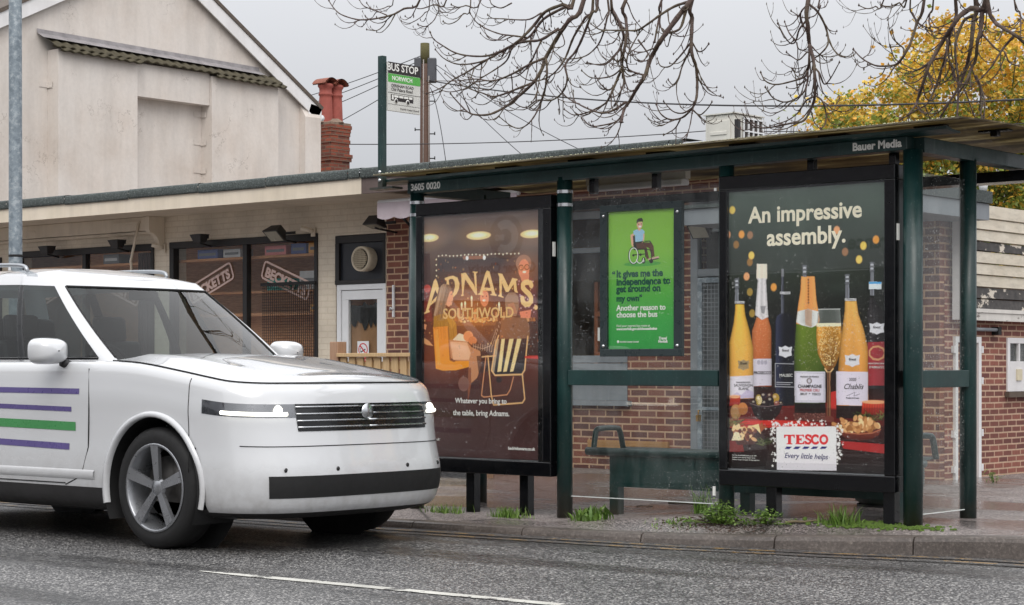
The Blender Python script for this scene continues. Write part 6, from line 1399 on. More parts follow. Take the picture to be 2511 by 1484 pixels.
def wheel(ax_, s_):
    c = Vector(cw(ax_, s_ * .80, WR)); w_ = .115
    m = MB(); m.lathe(c, [(.265, -w_ + .01), (.30, -w_), (.345, -w_ * .92), (.366, -w_ * .7), (.37, -.03), (.37, .03), (.366, w_ * .7), (.345, w_ * .92), (.30, w_), (.265, w_ - .01)], 40, 'y'); wh = m.build('wheel', BLACKR, car)
    m = MB(); o = s_ * (w_ - .035)
    m.lathe(c, [(.27, s_ * (w_ - .005)), (.262, s_ * (w_ + .002)), (.25, s_ * (w_ - .01)), (.245, -s_ * .05)], 40, 'y'); m.lathe(c, [(0, o + s_ * .012), (.05, o + s_ * .010), (.06, o - s_ * .01)], 20, 'y')
    for k in range(5):
        for da in (-.13, .13):
            a = 2 * math.pi * k / 5 + .3; a2 = a + da * .55; a1 = a + da
            p0 = c + Vector((.045 * math.cos(a1), o, .045 * math.sin(a1))); p1 = c + Vector((.255 * math.cos(a2), s_ * (w_ - .012), .255 * math.sin(a2))); u = (p1 - p0).normalized(); v = u.cross(Vector((0, s_, 0))).normalized()
            m.obox((p0 + p1) / 2, (p1 - p0) / 2, v * .016, Vector((0, .012, 0)))
    m.build('rim', plain('alloy', S(150, 152, 156), .3, .12, metal=.7) if 'alloy' not in MAT else MAT['alloy'], wh)
    m = MB(); m.lathe(c, [(.0, -s_ * .0), (.19, -s_ * .0), (.19, -s_ * .02)], 30, 'y'); m.build('brake_disc', plain('brake_steel', S(90, 88, 86), .45, .2, metal=.7) if 'brake_steel' not in MAT else MAT['brake_steel'], wh)
for ax_ in AX:
    for s_ in (1, -1): wheel(ax_, s_)
# cabin: columns round the glasshouse, bottom and top outlines
BOT = [(1.00, 0), (.96, .40), (.84, .70), (.76, .775), (.05, .86), (-.02, .862), (-.42, .868), (-.52, .868), (-1.25, .862), (-1.36, .855), (-1.95, .80), (-2.12, .70), (-2.22, .4), (-2.24, 0)]
TOP = [(.16, 0), (.12, .36), (.03, .575), (-.03, .615), (-.25, .655), (-.30, .658), (-.56, .668), (-.64, .668), (-1.25, .66), (-1.34, .655), (-1.78, .61), (-1.92, .52), (-2.0, .3), (-2.01, 0)]
def cab(c, t):
    (xb, yb), (xt, yt) = BOT[c], TOP[c]; zb = ztop(xb) - .035; zt = 1.715 - .03 * smooth01(-xt, 1.2, 2.0) - .03 * smooth01(xt, -.5, .2); bulge = .028 * math.sin(math.pi * min(1, t)) 
    return Vector((xb + (xt - xb) * t, yb + (yt - yb) * t + bulge * (1 if yb > .3 else yb / .3), zb + (zt - zb) * t))
CT = [0, .10, .36, .64, .90, 1.0]
cabc = [[cab(c, t) for c in range(len(BOT))] for t in CT]
CS = 3; cd_ = fine(cabc, CS); CR_, CC_ = len(cd_), len(cd_[0])
def cabregion(i, j):
    k, c = min(i // CS, len(CT) - 2), min(j // CS, len(BOT) - 2)
    if 1 <= k <= 3:
        if c <= 1: return 'windscreen'
        if c == 3 or c == 5: return 'front_window'
        if c == 7: return 'rear_window'
        if c == 9: return 'quarter_window'
        if c >= 11: return 'tailgate_window'
        if c in (4, 6, 8): return 'pillar'
    if k == 0 and c <= 1: return 'windscreen'
    return 'cabin'
creg = {}
for i in range(CR_ - 1):
    for j in range(CC_ - 1): creg.setdefault(cabregion(i, j), []).append((i, j))
def cabpatch(cells, sides=(1, -1), push=0.0):
    m = MB()
    for s_ in sides:
        for i, j in cells:
            m.add([cw(p.x, s_ * p.y, p.z) for p in (cd_[i][j], cd_[i + 1][j], cd_[i + 1][j + 1], cd_[i][j + 1])], [(0, 1, 2, 3)], 0, True)
    return m
def weld(o):
    bm = bmesh.new(); bm.from_mesh(o.data); bmesh.ops.remove_doubles(bm, verts=bm.verts, dist=1e-4); bmesh.ops.recalc_face_normals(bm, faces=bm.faces); bm.to_mesh(o.data); bm.free(); return o
weld(cabpatch(creg['cabin']).build('cabin', CARPAINT, car)); weld(cabpatch(creg['windscreen']).build('windscreen', CARGLASS, car)); weld(cabpatch(creg['tailgate_window']).build('rear_screen', CARGLASS, car))
for s_ in (1, -1):
    for nm in ('front_window', 'rear_window', 'quarter_window'): weld(cabpatch(creg[nm], (s_,)).build(nm, CARGLASS, car))
    for q in (4, 6, 8):
        cells = [ij for ij in creg['pillar'] if min(ij[1] // CS, len(BOT) - 2) == q]
        if cells: weld(cabpatch(cells, (s_,)).build('pillar', BLACKM, car))
m = MB(); rows = []
topline = [cd_[-1][j] for j in range(CC_)]
for j in range(CC_):
    p = topline[j]; rows.append([cw(p.x * (1 - .0), t * p.y, p.z + .075 * (1 - abs(t) ** 2.4) * (1 - ((p.x + .95) / 1.15) ** 4 if abs(p.x + .95) < 1.15 else 0)) for t in [-1 + 2 * k / 16 for k in range(17)]])
m.grid(rows); m.build('roof', CARPAINT, car)
for s_ in (1, -1): m = MB(); m.tube(catmull([cw(-.3, s_ * .60, 1.745), cw(-.4, s_ * .60, 1.785), cw(-1.0, s_ * .60, 1.795), cw(-1.6, s_ * .58, 1.775), cw(-1.72, s_ * .575, 1.735)], 5), .014, 8); m.build('roof_rail', ALU, car)
# dark bands round the glass, bright waist trim
for s_ in (1, -1):
    m = MB(); m.tube([cw(cd_[CS][j].x, s_ * (cd_[CS][j].y + .004), cd_[CS][j].z - .004) for j in range(3 * CS, 11 * CS)], .008, 6); m.build('waist_trim', BLACKM, car)
    m = MB(); m.tube([cw(cd_[i][2 * CS].x + .003, s_ * (cd_[i][2 * CS].y + .002), cd_[i][2 * CS].z) for i in range(CS, 4 * CS + 1)], .007, 5); m.build('screen_seal', BLACKR, car)
m = MB(); m.tube([cw(cd_[4 * CS][j].x + .004, s_ * cd_[4 * CS][j].y, cd_[4 * CS][j].z) for s_, rng in ((1, range(2 * CS, -1, -1)), (-1, range(1, 2 * CS + 1))) for j in rng], .008, 5); m.build('screen_seal', BLACKR, car)
# inside
m = MB(); m.box(CARX + .25, CARX + .92, CARY - .78, CARY + .78, .85, 1.08); m.build('dashboard', DARKPL, car, bevel=.05)
m = MB(); m.box(CARX - 2.1, CARX + .9, CARY - .80, CARY + .80, .30, .42); m.build('cabin_floor', DARKPL, car)
for x, n_ in ((-.25, (-.38, .38)), (-1.15, (-.42, 0, .42))):
    for y in n_:
        m = MB(); m.box(CARX + x - .25, CARX + x + .25, CARY + y - .23, CARY + y + .23, .45, .66); m.obox((CARX + x - .32, CARY + y, .95), (.06, 0, .01), (0, .22, 0), (-.08, 0, .33)); m.obox((CARX + x - .43, CARY + y, 1.37), (.045, 0, 0), (0, .13, 0), (-.01, 0, .09)); m.build('seat', DARKPL, car, bevel=.03)
m = MB(); c = Vector(cw(.32, -.38, 1.07)); m.tube([c + Vector((-.07 * math.sin(a), .18 * math.cos(a), .17 * math.sin(a))) for a in [2 * math.pi * k / 24 for k in range(25)]], .014, 6); m.obox(c, (.01, 0, .0), (0, .16, 0), (-.01, 0, .025)); m.build('steering_wheel', BLACKR, car)
m = MB(); m.box(CARX + .16, CARX + .19, CARY - .12, CARY + .12, 1.55, 1.61); m.build('rear_view_mirror', BLACKM, car, bevel=.008)
# door mirrors, handles, shut lines, side stripes, wipers
for s_ in (1, -1):
    m = MB(); c = Vector(cw(.52, s_ * 1.02, 1.20)); rows = []
    for i, (dx_, k) in enumerate(((-.075, .94), (-.06, 1.0), (.0, .96), (.05, .78), (.08, .45), (.09, .05))): rows.append([c + Vector((dx_, .125 * k * (abs(math.cos(a)) ** .6) * math.copysign(1, math.cos(a)), .085 * k * (abs(math.sin(a)) ** .6) * math.copysign(1, math.sin(a)))) for a in [2 * math.pi * q / 24 for q in range(24)]])
    m.grid(rows, closed=True); mi = m.build('door_mirror', CARPAINT, car); m = MB(); m.add([(q[0] + .004, q[1], q[2]) for q in rows[0]], [list(range(24))]); m.build('mirror_glass', CHROME, mi); m = MB(); m.tube([cw(.52, s_ * .84, 1.10), cw(.52, s_ * .93, 1.13)], .03, 8); m.build('mirror_arm', DARKPL, mi)
def flank(x, f, s_, push=.0015):
    j = min(range(NC), key=lambda q: abs(dense[4 * SUB][q].x - x)); zs = [dense[i][j].z for i in range(NR)]; z = f; i = min(range(NR - 1), key=lambda q: abs(zs[q] - z))
    a, b = (dense[i][j], dense[i + 1][j]) if zs[i] <= z else (dense[max(0, i - 1)][j], dense[i][j]); t = 0 if abs(b.z - a.z) < 1e-6 else (z - a.z) / (b.z - a.z); p = a.lerp(b, t); return Vector(cw(x, s_ * (p.y + push), z))
for s_ in (1, -1):
    for lab, pth in (('door_gap', [(.78, 1.09), (.80, .9), (.79, .6), (.72, .42), (.55, .36)]), ('door_gap', [(-.45, 1.11), (-.45, .8), (-.45, .38)]), ('door_gap', [(-1.35, 1.09), (-1.22, .86), (-.98, .6), (-.92, .42)])): m = MB(); m.tube([flank(x, z, s_, .0005) for x, z in catmull2(pth)] if False else [flank(x, z, s_, .0005) for x, z in pth], .004, 6); m.build(lab, BLACKR, car)
    m = MB(); m.tube([flank(x, .37, s_, .0005) for x in (.55, 0, -.45, -.92)], .004, 6); m.build('door_gap', BLACKR, car)
    for x in (-.30, -1.12): m = MB(); m.tube([flank(x - .10, .97, s_, .004), flank(x - .08, .97, s_, .028), flank(x + .08, .97, s_, .028), flank(x + .10, .97, s_, .004)], .013, 8); m.build('door_handle', CARPAINT, car)
    m = MB(); m.grid([[flank(x, z, s_, .010 if abs(z - .43) < .02 else .002) for z in (.40, .415, .43, .445, .46)] for x in [.85 - 1.85 * k / 14 for k in range(15)]]); m.build('side_moulding', CARPAINT, car, fix=False)
PURP = plain('purple_stripe', S(92, 82, 134), .3, .06); GRN = plain('green_stripe', S(70, 140, 84), .3, .06)
def stripe(x0, x1, za, zb, h, matn, s_):
    rows = []
    for k in range(17): t = k / 16; x = x0 + (x1 - x0) * t; z = za + (zb - za) * t; rows.append([flank(x, z + h * q, s_, .0025) for q in (0, .33, .66, 1)])
    m = MB(); m.grid(rows); return m.build('side_stripe', matn, car, fix=False)
for s_ in (1, -1): stripe(.70, -1.2, .93, .94, .035, PURP, s_); stripe(.62, -1.1, .82, .845, .03, PURP, s_); stripe(.66, -1.05, .70, .725, .055, GRN, s_); stripe(.60, -1.0, .58, .61, .04, PURP, s_)
for y0, y1 in ((-.05, .48), (-.62, -.08)): m = MB(); m.tube([cw(.98, y0, 1.13), cw(.93, (y0 + y1) / 2, 1.15), cw(.93, y1, 1.155)], .010, 6); m.build('wiper', BLACKR, car)
m = MB(); m.lathe(cw(2.285, 0, .83), [(0, .03), (.045, .028), (.05, .02)], 20, 'x'); m.build('plain_badge', CHROME, car)
# ------------------------------------------------------------------ bare tree whose boughs hang over the shelter
bt = thing('bare_tree', 'leafless tree with drooping upturned twigs hanging over the bus shelter', 'tree', (-3.4, 13.4, .1))
rb = random.Random(21)
m = MB(); m.tube(catmull([(-3.4, 13.4, -.05), (-3.42, 13.38, 1.2), (-3.55, 13.3, 3.0), (-3.7, 13.2, 4.6), (-4.4, 13.1, 6.0), (-5.4, 13.0, 6.9)], 5), [.30, .28, .265, .255, .25, .245, .24, .235, .23, .228, .226, .224, .222, .22, .218, .215, .21, .205, .20, .198, .195, .19, .185, .18, .175, .17][:26], 14)
m.tube(catmull([(-3.7, 13.2, 4.6), (-3.4, 13.6, 6.2), (-3.1, 14.2, 8.0)], 5), .14, 10); m.build('trunk', BARK, bt)
br = MB()
boughs = [[(-5.4, 13.0, 6.9), (-7.5, 12.9, 6.6), (-9.5, 12.8, 6.1), (-11.5, 12.7, 5.5), (-13.0, 12.7, 5.0)], [(-4.4, 13.1, 6.0), (-6.0, 13.4, 5.6), (-7.6, 13.6, 5.5), (-9.2, 13.6, 5.2)], [(-3.7, 13.2, 4.6), (-4.6, 12.7, 4.9), (-5.6, 12.4, 5.1), (-6.6, 12.3, 5.0)]]
for b in boughs:
    pts = catmull(b, 6); br.tube(pts, [.13 - .09 * i / (len(pts) - 1) for i in range(len(pts))], 10)
JOIN = [p for b in boughs for p in catmull(b, 8)]
def twig(p, d_, L, r, depth):
    """a thin shoot that sags away and turns up at its tip, with knuckled buds"""
    pts = [Vector(p)]; v = Vector(d_).normalized(); n = 7
    for i in range(n):
        v = (v + Vector((0, 0, -.16 if i < 2 else .30)) + Vector((rb.uniform(-.12, .12), rb.uniform(-.12, .12), rb.uniform(-.08, .08)))).normalized(); pts.append(pts[-1] + v * (L / n))
    br.tube(pts, [r * (1 - .55 * i / n) * (1.25 if i % 2 else .9) for i in range(n + 1)], 5)
    br.lathe(pts[-1], [(0, -.010), (r * 1.3, 0), (0, .016)], 5)
    if depth > 0:
        for k in range(rb.choice((1, 2, 2))):
            i = rb.randint(2, 5); s_ = Vector((rb.uniform(-1, 1), rb.uniform(-1, 1), rb.uniform(-.6, .3))); twig(pts[i], (pts[i + 1] - pts[i]).normalized() + s_ * .8, L * rb.uniform(.35, .6), r * .7, depth - 1)
def limb(mark, dep, r0, r1, crop, join=False, tw=.62):
    ox, k = crop; P = [at(ox + k * x, k * y, dep + .05 * math.sin(i * 1.7 + ox)) for i, (x, y) in enumerate(mark)]
    if join:       # carried up to the nearest bough above the frame
        a = P[0]; j = min(JOIN, key=lambda q: (q - a).length + abs(q.x - a.x) * .8 if q.z > a.z + .3 else 99); P = [j, (j * .45 + a * .55) + Vector((0, 0, .1))] + P
    pts = catmull(P, 4); n = len(pts)
    rad = [max(r1, r0 + (r1 - r0) * i / (n - 1)) * (1 + .10 * math.sin(i * 2.3)) * .74 for i in range(n)]
    br.tube(pts, rad, 7)
    br.lathe(pts[-1], [(0, -.01), (r1 * 1.7, 0), (0, .018)], 6)
    i = 2
    for i in range(2, n - 2):
        if rb.random() < tw * .38 and pts[i].z < 4.6:
            t = (pts[i + 1] - pts[i]).normalized(); s_ = Vector((rb.uniform(-1, 1), rb.uniform(-.7, .7), rb.uniform(-.7, .2))); twig(pts[i], t * .7 + s_ * .7, rb.uniform(.14, .42), min(.0055, rad[i] * .7), 1 if rb.random() < .5 else 0)
        if rb.random() < .3: q = pts[i]; br.lathe(q, [(0, -rad[i] * 1.2), (rad[i] * 1.25, 0), (0, rad[i] * 1.2)], 5)
c3, c4, c5, c2, c6 = (1046, .2256), (1395, .2256), (1813.5, .2256), (767, .1974), (2092.5, .2256)
for mk, dep, r0, r1, cr_, jn in (
    ([(1600, 0), (1480, 50), (1290, 130), (1180, 260), (1080, 370), (980, 460), (850, 540), (740, 600), (560, 710), (430, 790), (300, 860), (150, 960), (0, 1020)], 12.6, .024, .006, c3, 1),
    ([(1560, 60), (1480, 90), (1270, 210), (1130, 390), (1000, 460), (930, 520), (870, 660), (740, 760), (560, 870), (430, 960), (330, 1040)], 12.9, .019, .004, c3, 0),
    ([(1710, 0), (1550, 220), (1440, 380), (1300, 620), (1250, 760), (1160, 900), (1000, 1050), (860, 1160), (700, 1240), (560, 1250), (450, 1220), (320, 1090), (260, 1020)], 12.4, .030, .006, c3, 1),
    ([(1300, 640), (1310, 800), (1290, 960), (1250, 1100), (1180, 1250), (1100, 1350), (1010, 1395), (920, 1370), (790, 1270)], 12.4, .013, .005, c3, 0),
    ([(1290, 630), (1120, 700), (960, 790), (800, 860), (680, 880), (540, 860), (330, 880), (100, 880)], 12.4, .015, .004, c3, 0),
    ([(1160, 900), (1000, 960), (850, 1020), (720, 1050), (600, 1010), (480, 970), (330, 900), (200, 800)], 12.5, .014, .004, c3, 0),
    ([(1440, 310), (1250, 430), (1100, 450), (960, 480), (800, 560), (640, 610), (440, 605), (300, 570), (180, 500), (80, 430), (40, 355)], 12.6, .017, .006, c3, 0),
    ([(1250, 440), (1190, 560), (1120, 700), (1000, 820), (850, 850), (740, 820)], 12.7, .012, .004, c3, 0),
    ([(740, 610), (600, 670), (430, 700), (300, 690), (180, 630), (95, 540)], 12.6, .012, .005, c3, 0),
    ([(560, 870), (430, 960), (250, 1000), (120, 960), (0, 880)], 12.9, .008, .004, c3, 0),
    ([(1810, 0), (1720, 200), (1600, 400), (1530, 580), (1480, 680), (1380, 800), (1250, 870), (1100, 870), (980, 790)], 13.1, .020, .005, c3, 1),
    ([(1860, 0), (1800, 140), (1700, 400), (1620, 560), (1510, 700), (1530, 860), (1480, 1000), (1360, 1090), (1200, 1090), (1080, 1170), (960, 1120), (880, 1000)], 12.8, .019, .005, c3, 1),
    ([(1970, 0), (1960, 200), (1900, 420), (1820, 540), (1700, 620), (1500, 640), (1380, 560)], 13.2, .015, .005, c3, 1),
    ([(2005, 0), (2010, 120), (2080, 240), (2140, 400), (2100, 520), (2060, 580), (1960, 680), (1850, 700), (1740, 690)], 13.0, .016, .005, c3, 1),
    ([(1090, 410), (950, 390), (800, 370), (640, 310), (540, 240), (475, 150)], 12.6, .011, .005, c3, 0),
    ([(1250, 140), (1120, 210), (960, 215), (830, 205), (720, 200), (665, 165)], 12.8, .010, .005, c3, 0),
    ([(1470, 320), (1300, 370), (1200, 330)], 12.8, .007, .004, c3, 0), ([(1460, 330), (1500, 480), (1400, 520), (1300, 470)], 12.8, .007, .004, c3, 0),
    ([(620, 0), (620, 200), (630, 350), (600, 550), (580, 700), (600, 880), (570, 980), (540, 1050), (500, 1150)], 12.5, .024, .006, c4, 1),
    ([(580, 740), (530, 850), (490, 950), (430, 1080), (390, 1130), (300, 1180), (180, 1230), (50, 1250), (-50, 1190)], 12.5, .016, .005, c4, 0),
    ([(460, 0), (470, 90), (530, 200), (590, 330), (580, 480), (540, 560), (430, 680), (340, 710), (200, 680)], 12.9, .018, .005, c4, 1),
    ([(1330, 0), (1250, 100), (1100, 300), (980, 470), (930, 560), (870, 680), (830, 820), (740, 960), (660, 1100), (600, 1190), (570, 1330)], 12.2, .034, .014, c4, 1),
    ([(620, 1110), (500, 1190), (380, 1230), (250, 1200), (100, 1130), (-20, 1060), (-120, 940)], 12.2, .014, .005, c4, 0),
    ([(590, 1230), (520, 1320), (380, 1360), (240, 1370), (140, 1290)], 12.2, .011, .005, c4, 0),
    ([(1340, 0), (1340, 200), (1330, 450), (1340, 600), (1385, 740), (1395, 950), (1380, 1090), (1330, 1190), (1230, 1280), (1100, 1300), (1000, 1240), (950, 1140)], 12.6, .026, .006, c4, 1),
    ([(1350, 1170), (1240, 1230), (1130, 1210), (1030, 1105)], 12.6, .010, .005, c4, 0), ([(1340, 1190), (1420, 1250), (1500, 1190), (1555, 1110)], 12.6, .009, .005, c4, 0), ([(1210, 1300), (1150, 1400), (1030, 1470)], 12.6, .009, .005, c4, 0),
    ([(1300, 20), (1150, 70), (1000, 160), (860, 260), (740, 330), (600, 330), (450, 330), (330, 320), (240, 260)], 12.3, .016, .005, c4, 0),
    ([(1320, 470), (1210, 610), (1100, 720), (1000, 720), (960, 640)], 12.6, .011, .005, c4, 0), ([(1320, 550), (1240, 700), (1190, 850), (1130, 920), (1080, 870)], 12.6, .010, .005, c4, 0), ([(1340, 460), (1400, 555), (1460, 550), (1520, 480)], 12.6, .009, .006, c4, 0),
    ([(1010, 0), (990, 150), (960, 300), (930, 460)], 12.8, .015, .010, c4, 1), ([(750, 430), (860, 580), (890, 620)], 12.3, .010, .006, c4, 0), ([(830, 820), (720, 790), (640, 740), (640, 600), (740, 400), (800, 320)], 12.3, .011, .006, c4, 0),
    ([(1290, 20), (1260, 160), (1200, 320), (1050, 350), (990, 290)], 12.4, .020, .006, c4, 0), ([(540, 860), (440, 980), (350, 920), (290, 830)], 12.5, .010, .005, c4, 0), ([(580, 740), (480, 820), (350, 850), (230, 840), (140, 770)], 12.6, .010, .005, c4, 0),
    ([(745, 0), (745, 300), (760, 480), (800, 640), (815, 800), (820, 1020), (790, 1150), (700, 1310), (560, 1340), (300, 1390), (150, 1370), (40, 1250)], 12.8, .026, .006, c5, 1),
    ([(760, 480), (755, 680), (740, 770), (740, 880), (700, 1000), (600, 1080), (480, 1110), (360, 1060), (280, 950)], 12.8, .013, .006, c5, 0), ([(740, 770), (700, 840), (550, 890), (390, 920), (280, 880), (230, 790)], 12.8, .011, .006, c5, 0),
    ([(740, 560), (650, 650), (590, 630), (510, 570)], 12.8, .008, .005, c5, 0), ([(760, 50), (850, 130), (930, 280), (965, 430), (940, 520), (850, 610), (800, 630)], 12.9, .013, .007, c5, 0), ([(740, 50), (670, 130), (670, 220), (740, 370)], 12.8, .009, .009, c5, 0),
    ([(730, 220), (650, 320), (610, 450), (550, 470), (480, 380), (420, 260)], 12.8, .011, .005, c5, 0), ([(610, 440), (540, 360), (490, 240)], 12.8, .009, .005, c5, 0), ([(820, 740), (870, 800), (920, 915), (990, 850), (1085, 680)], 12.8, .011, .005, c5, 0),
    ([(830, 1040), (900, 1100), (940, 1230), (930, 1350), (880, 1400)], 12.8, .010, .006, c5, 0), ([(800, 1050), (720, 1100), (640, 1220), (520, 1310), (330, 1370)], 12.8, .010, .005, c5, 0), ([(870, 0), (880, 60), (850, 130), (800, 180), (680, 190), (560, 120)], 12.9, .010, .005, c5, 1), ([(940, 1240), (1010, 1220), (1085, 1070)], 12.8, .006, .004, c5, 0), ([(620, 460), (640, 530), (700, 545), (745, 510)], 12.8, .008, .005, c5, 0), ([(720, 850), (650, 1040), (600, 790), (580, 760)], 12.9, .006, .005, c5, 0),
    ([(1330, 0), (1130, 110), (1000, 180), (850, 220), (680, 245), (530, 240), (350, 180), (260, 100), (200, 10)], 12.7, .015, .006, c2, 1), ([(920, 250), (870, 330), (790, 380), (670, 370)], 12.7, .007, .005, c2, 0), ([(920, 190), (800, 140), (660, 90), (610, 50), (580, 0)], 12.7, .008, .005, c2, 0),
    ([(1450, 40), (1390, 160), (1320, 230), (1200, 290), (1100, 265)], 12.8, .008, .004, c2, 1), ([(1560, 50), (1540, 180), (1490, 270), (1400, 330), (1310, 310)], 12.9, .008, .005, c2, 1), ([(1960, 70), (1870, 170), (1790, 260), (1690, 300), (1620, 270)], 12.6, .009, .005, c2, 1), ([(1000, 0), (930, 80), (820, 120), (730, 110), (670, 40)], 12.8, .007, .005, c2, 1), ([(1660, 0), (1500, 60), (1340, 110), (1240, 80)], 12.5, .012, .005, c2, 1), ([(2090, 0), (1900, 70), (1800, 90), (1720, 60)], 12.5, .011, .005, c2, 1), ([(2470, 40), (2340, 100), (2230, 60), (2200, 0)], 12.7, .009, .005, c2, 0),
    ([(770, 0), (690, 250), (620, 470), (540, 620), (470, 700), (350, 720), (230, 710), (100, 640), (0, 540)], 12.4, .018, .006, c6, 1), ([(550, 570), (540, 520), (460, 450), (420, 330)], 12.4, .009, .005, c6, 0), ([(500, 680), (440, 620), (400, 500)], 12.4, .007, .005, c6, 0), ([(350, 730), (310, 810), (240, 850), (190, 840)], 12.4, .006, .004, c6, 0),
    ([(1440, 0), (1280, 90), (1150, 180), (1070, 300), (990, 420), (900, 570), (820, 720), (760, 900), (700, 1080), (680, 1140), (600, 1250)], 12.6, .032, .010, c6, 1),
    ([(1330, 0), (1310, 200), (1290, 400), (1270, 550), (1230, 720), (1150, 940), (1050, 1100), (950, 1270)], 12.9, .030, .010, c6, 1), ([(1450, 20), (1400, 120), (1380, 350), (1350, 450), (1330, 650), (1280, 750), (1230, 880), (1150, 1000)], 12.7, .026, .010, c6, 1),
    ([(1460, 10), (1530, 230), (1600, 290), (1750, 380), (1900, 500)], 12.5, .022, .014, c6, 1), ([(1750, 390), (1650, 500), (1580, 600), (1500, 730), (1400, 840)], 12.5, .014, .006, c6, 0),
    ([(1110, 0), (1110, 200), (1040, 420), (1000, 620), (960, 750), (880, 980), (800, 1130), (700, 1190), (500, 1310)], 13.0, .021, .006, c6, 1), ([(1000, 630), (870, 650), (750, 730), (670, 760), (520, 690)], 13.0, .012, .005, c6, 0), ([(1300, 170), (1200, 230), (1120, 430), (1110, 600), (1140, 850), (1140, 1050), (1130, 1270)], 12.8, .016, .010, c6, 0),
    ([(1330, 820), (1390, 960), (1430, 1130), (1410, 1300)], 12.8, .012, .006, c6, 0), ([(870, 0), (830, 150), (830, 270), (900, 300), (1000, 270), (1070, 230)], 12.7, .010, .006, c6, 1), ([(620, 0), (650, 150), (720, 260), (830, 310)], 12.8, .010, .006, c6, 1), ([(1750, 0), (1810, 130), (1820, 300), (1810, 410)], 12.5, .010, .006, c6, 1), ([(580, 0), (500, 30), (400, 70), (300, 60)], 12.6, .010, .005, c6, 1), ([(330, 0), (240, 70), (150, 95), (60, 60)], 12.6, .009, .005, c6, 1), ([(1000, 640), (1080, 720), (1110, 850)], 13.0, .010, .008, c6, 0), ([(870, 640), (800, 760), (860, 940), (760, 1010), (560, 900)], 13.1, .011, .005, c6, 0), ([(1380, 350), (1560, 540), (1640, 560), (1700, 680), (1800, 720)], 12.7, .010, .005, c6, 0)):
    limb(mk, dep, r0, r1, cr_, bool(jn))
br.build('branches', TWIG, bt, fix=False)

# ------------------------------------------------------------------ autumn trees beyond the yard
rl = random.Random(5)
def inside_poly(x, y, P):
    c = False
    for (xa, ya), (xb, yb) in zip(P, P[1:] + P[:1]):
        if (ya > y) != (yb > y) and x < (xb - xa) * (y - ya) / (yb - ya) + xa: c = not c
    return c
def autumn_tree(name, label, root_mark, dist, outline, n_clump, per, leaf, cols, spread, stems, seed, grp):
    r_ = random.Random(seed); rp = far(*root_mark, dist); rp.z = .05
    t = thing(name, label, 'tree', tuple(rp), grp)
    C = []; xs = [p[0] for p in outline]; ys = [p[1] for p in outline]
    while len(C) < n_clump:
        x, y = r_.uniform(min(xs), max(xs)), r_.uniform(min(ys), max(ys))
        if inside_poly(x, y, outline): C.append((far(x, y, dist + r_.uniform(-spread, spread)), (x, y)))
    V, F, K = [], [], []
    for c, (mxk, myk) in C:
        cr_ = r_.uniform(.15, .46); hue = r_.random(); tone = r_.uniform(.6, 1.25)
        green = min(1, max(0, (myk - 90) / 330 + r_.uniform(-.4, .4)))
        for k in range(per):
            p = c + Vector((r_.gauss(0, cr_), r_.gauss(0, cr_), r_.gauss(0, cr_ * .55))); a = Vector((r_.uniform(-1, 1), r_.uniform(-1, 1), r_.uniform(-.7, .7))).normalized(); b = a.cross(Vector((r_.uniform(-1, 1), r_.uniform(-1, 1), r_.uniform(-1, 1)))).normalized(); s_ = leaf * r_.uniform(.5, 1.4); n = len(V)
            droop = a.cross(b) * s_ * .25
            V += [p - a * s_, p + b * s_ * .75 - droop, p + a * s_ * .9, p - b * s_ * .75 - droop]; F.append((n, n + 1, n + 2, n + 3))
            base = cols[1] if r_.random() < green * .7 else cols[0] if r_.random() < .72 else cols[2]; q = tone * r_.uniform(.8, 1.2); K.append(tuple(min(.9, v * q) for v in base[:3]) + (1,))
    base = BASE[t.name]; me = bpy.data.meshes.new('crown'); me.from_pydata([tuple(v - base) for v in V], [], F)
    ca = me.color_attributes.new('Col', 'FLOAT_COLOR', 'CORNER'); ca.data.foreach_set('color', [v for k in K for _ in range(4) for v in k]); me.materials.append(LEAF)
    o = bpy.data.objects.new('crown', me); col.objects.link(o); o.parent = t; BASE[o.name] = base.copy()
    m = MB(); m.tube([(rp.x, rp.y, -.1), (rp.x, rp.y, 1.6)], [.32, .26], 12); tr_ = m.build('trunk', BARK, t)
    m = MB(); ends = r_.sample(C, min(stems, len(C)))
    for c, _ in ends:
        a = Vector((rp.x + r_.uniform(-.15, .15), rp.y, 1.5)); mid = a.lerp(c, .5) + Vector((0, 0, r_.uniform(.3, 1.2))); mid.x = a.x + (c.x - a.x) * .35; mid.y = a.y + (c.y - a.y) * .35; pts = catmull([a, mid, c], 6); n = len(pts); m.tube(pts, [.075 * (1 - .85 * i / (n - 1)) for i in range(n)], 6)
        for k in range(3):
            q = pts[r_.randint(n // 2, n - 1)]; m.tube([q, q + Vector((r_.uniform(-.5, .5), r_.uniform(-.5, .5), r_.uniform(.3, .9)))], [.018, .006], 5)
    m.build('limbs', GREENSTEM, t, fix=False); return t
YEL, GRNL, ORG = S(224, 190, 78), S(132, 146, 62), S(208, 156, 60)
OUT1 = [(2015, 285), (2050, 255), (2110, 240), (2140, 200), (2215, 190), (2235, 150), (2240, 110), (2265, 75), (2300, 45), (2330, 40), (2360, 60), (2400, 48), (2450, 70), (2511, 45), (2620, 90), (2800, 200), (2850, 420), (2700, 640), (2480, 720), (2330, 700), (2300, 560), (2200, 440), (2080, 400), (2010, 380)]
autumn_tree('autumn_tree', 'large yellow and green autumn tree behind the shelter roof end', (2440, 1000), 54, OUT1, 760, 72, .07, (YEL, GRNL, ORG), 3.2, 70, 3, 'autumn trees beyond the yard')
OUT2 = [(1985, 400), (1990, 330), (2010, 285), (2050, 250), (2090, 258), (2120, 300), (2180, 330), (2250, 360), (2260, 440), (2000, 440)]
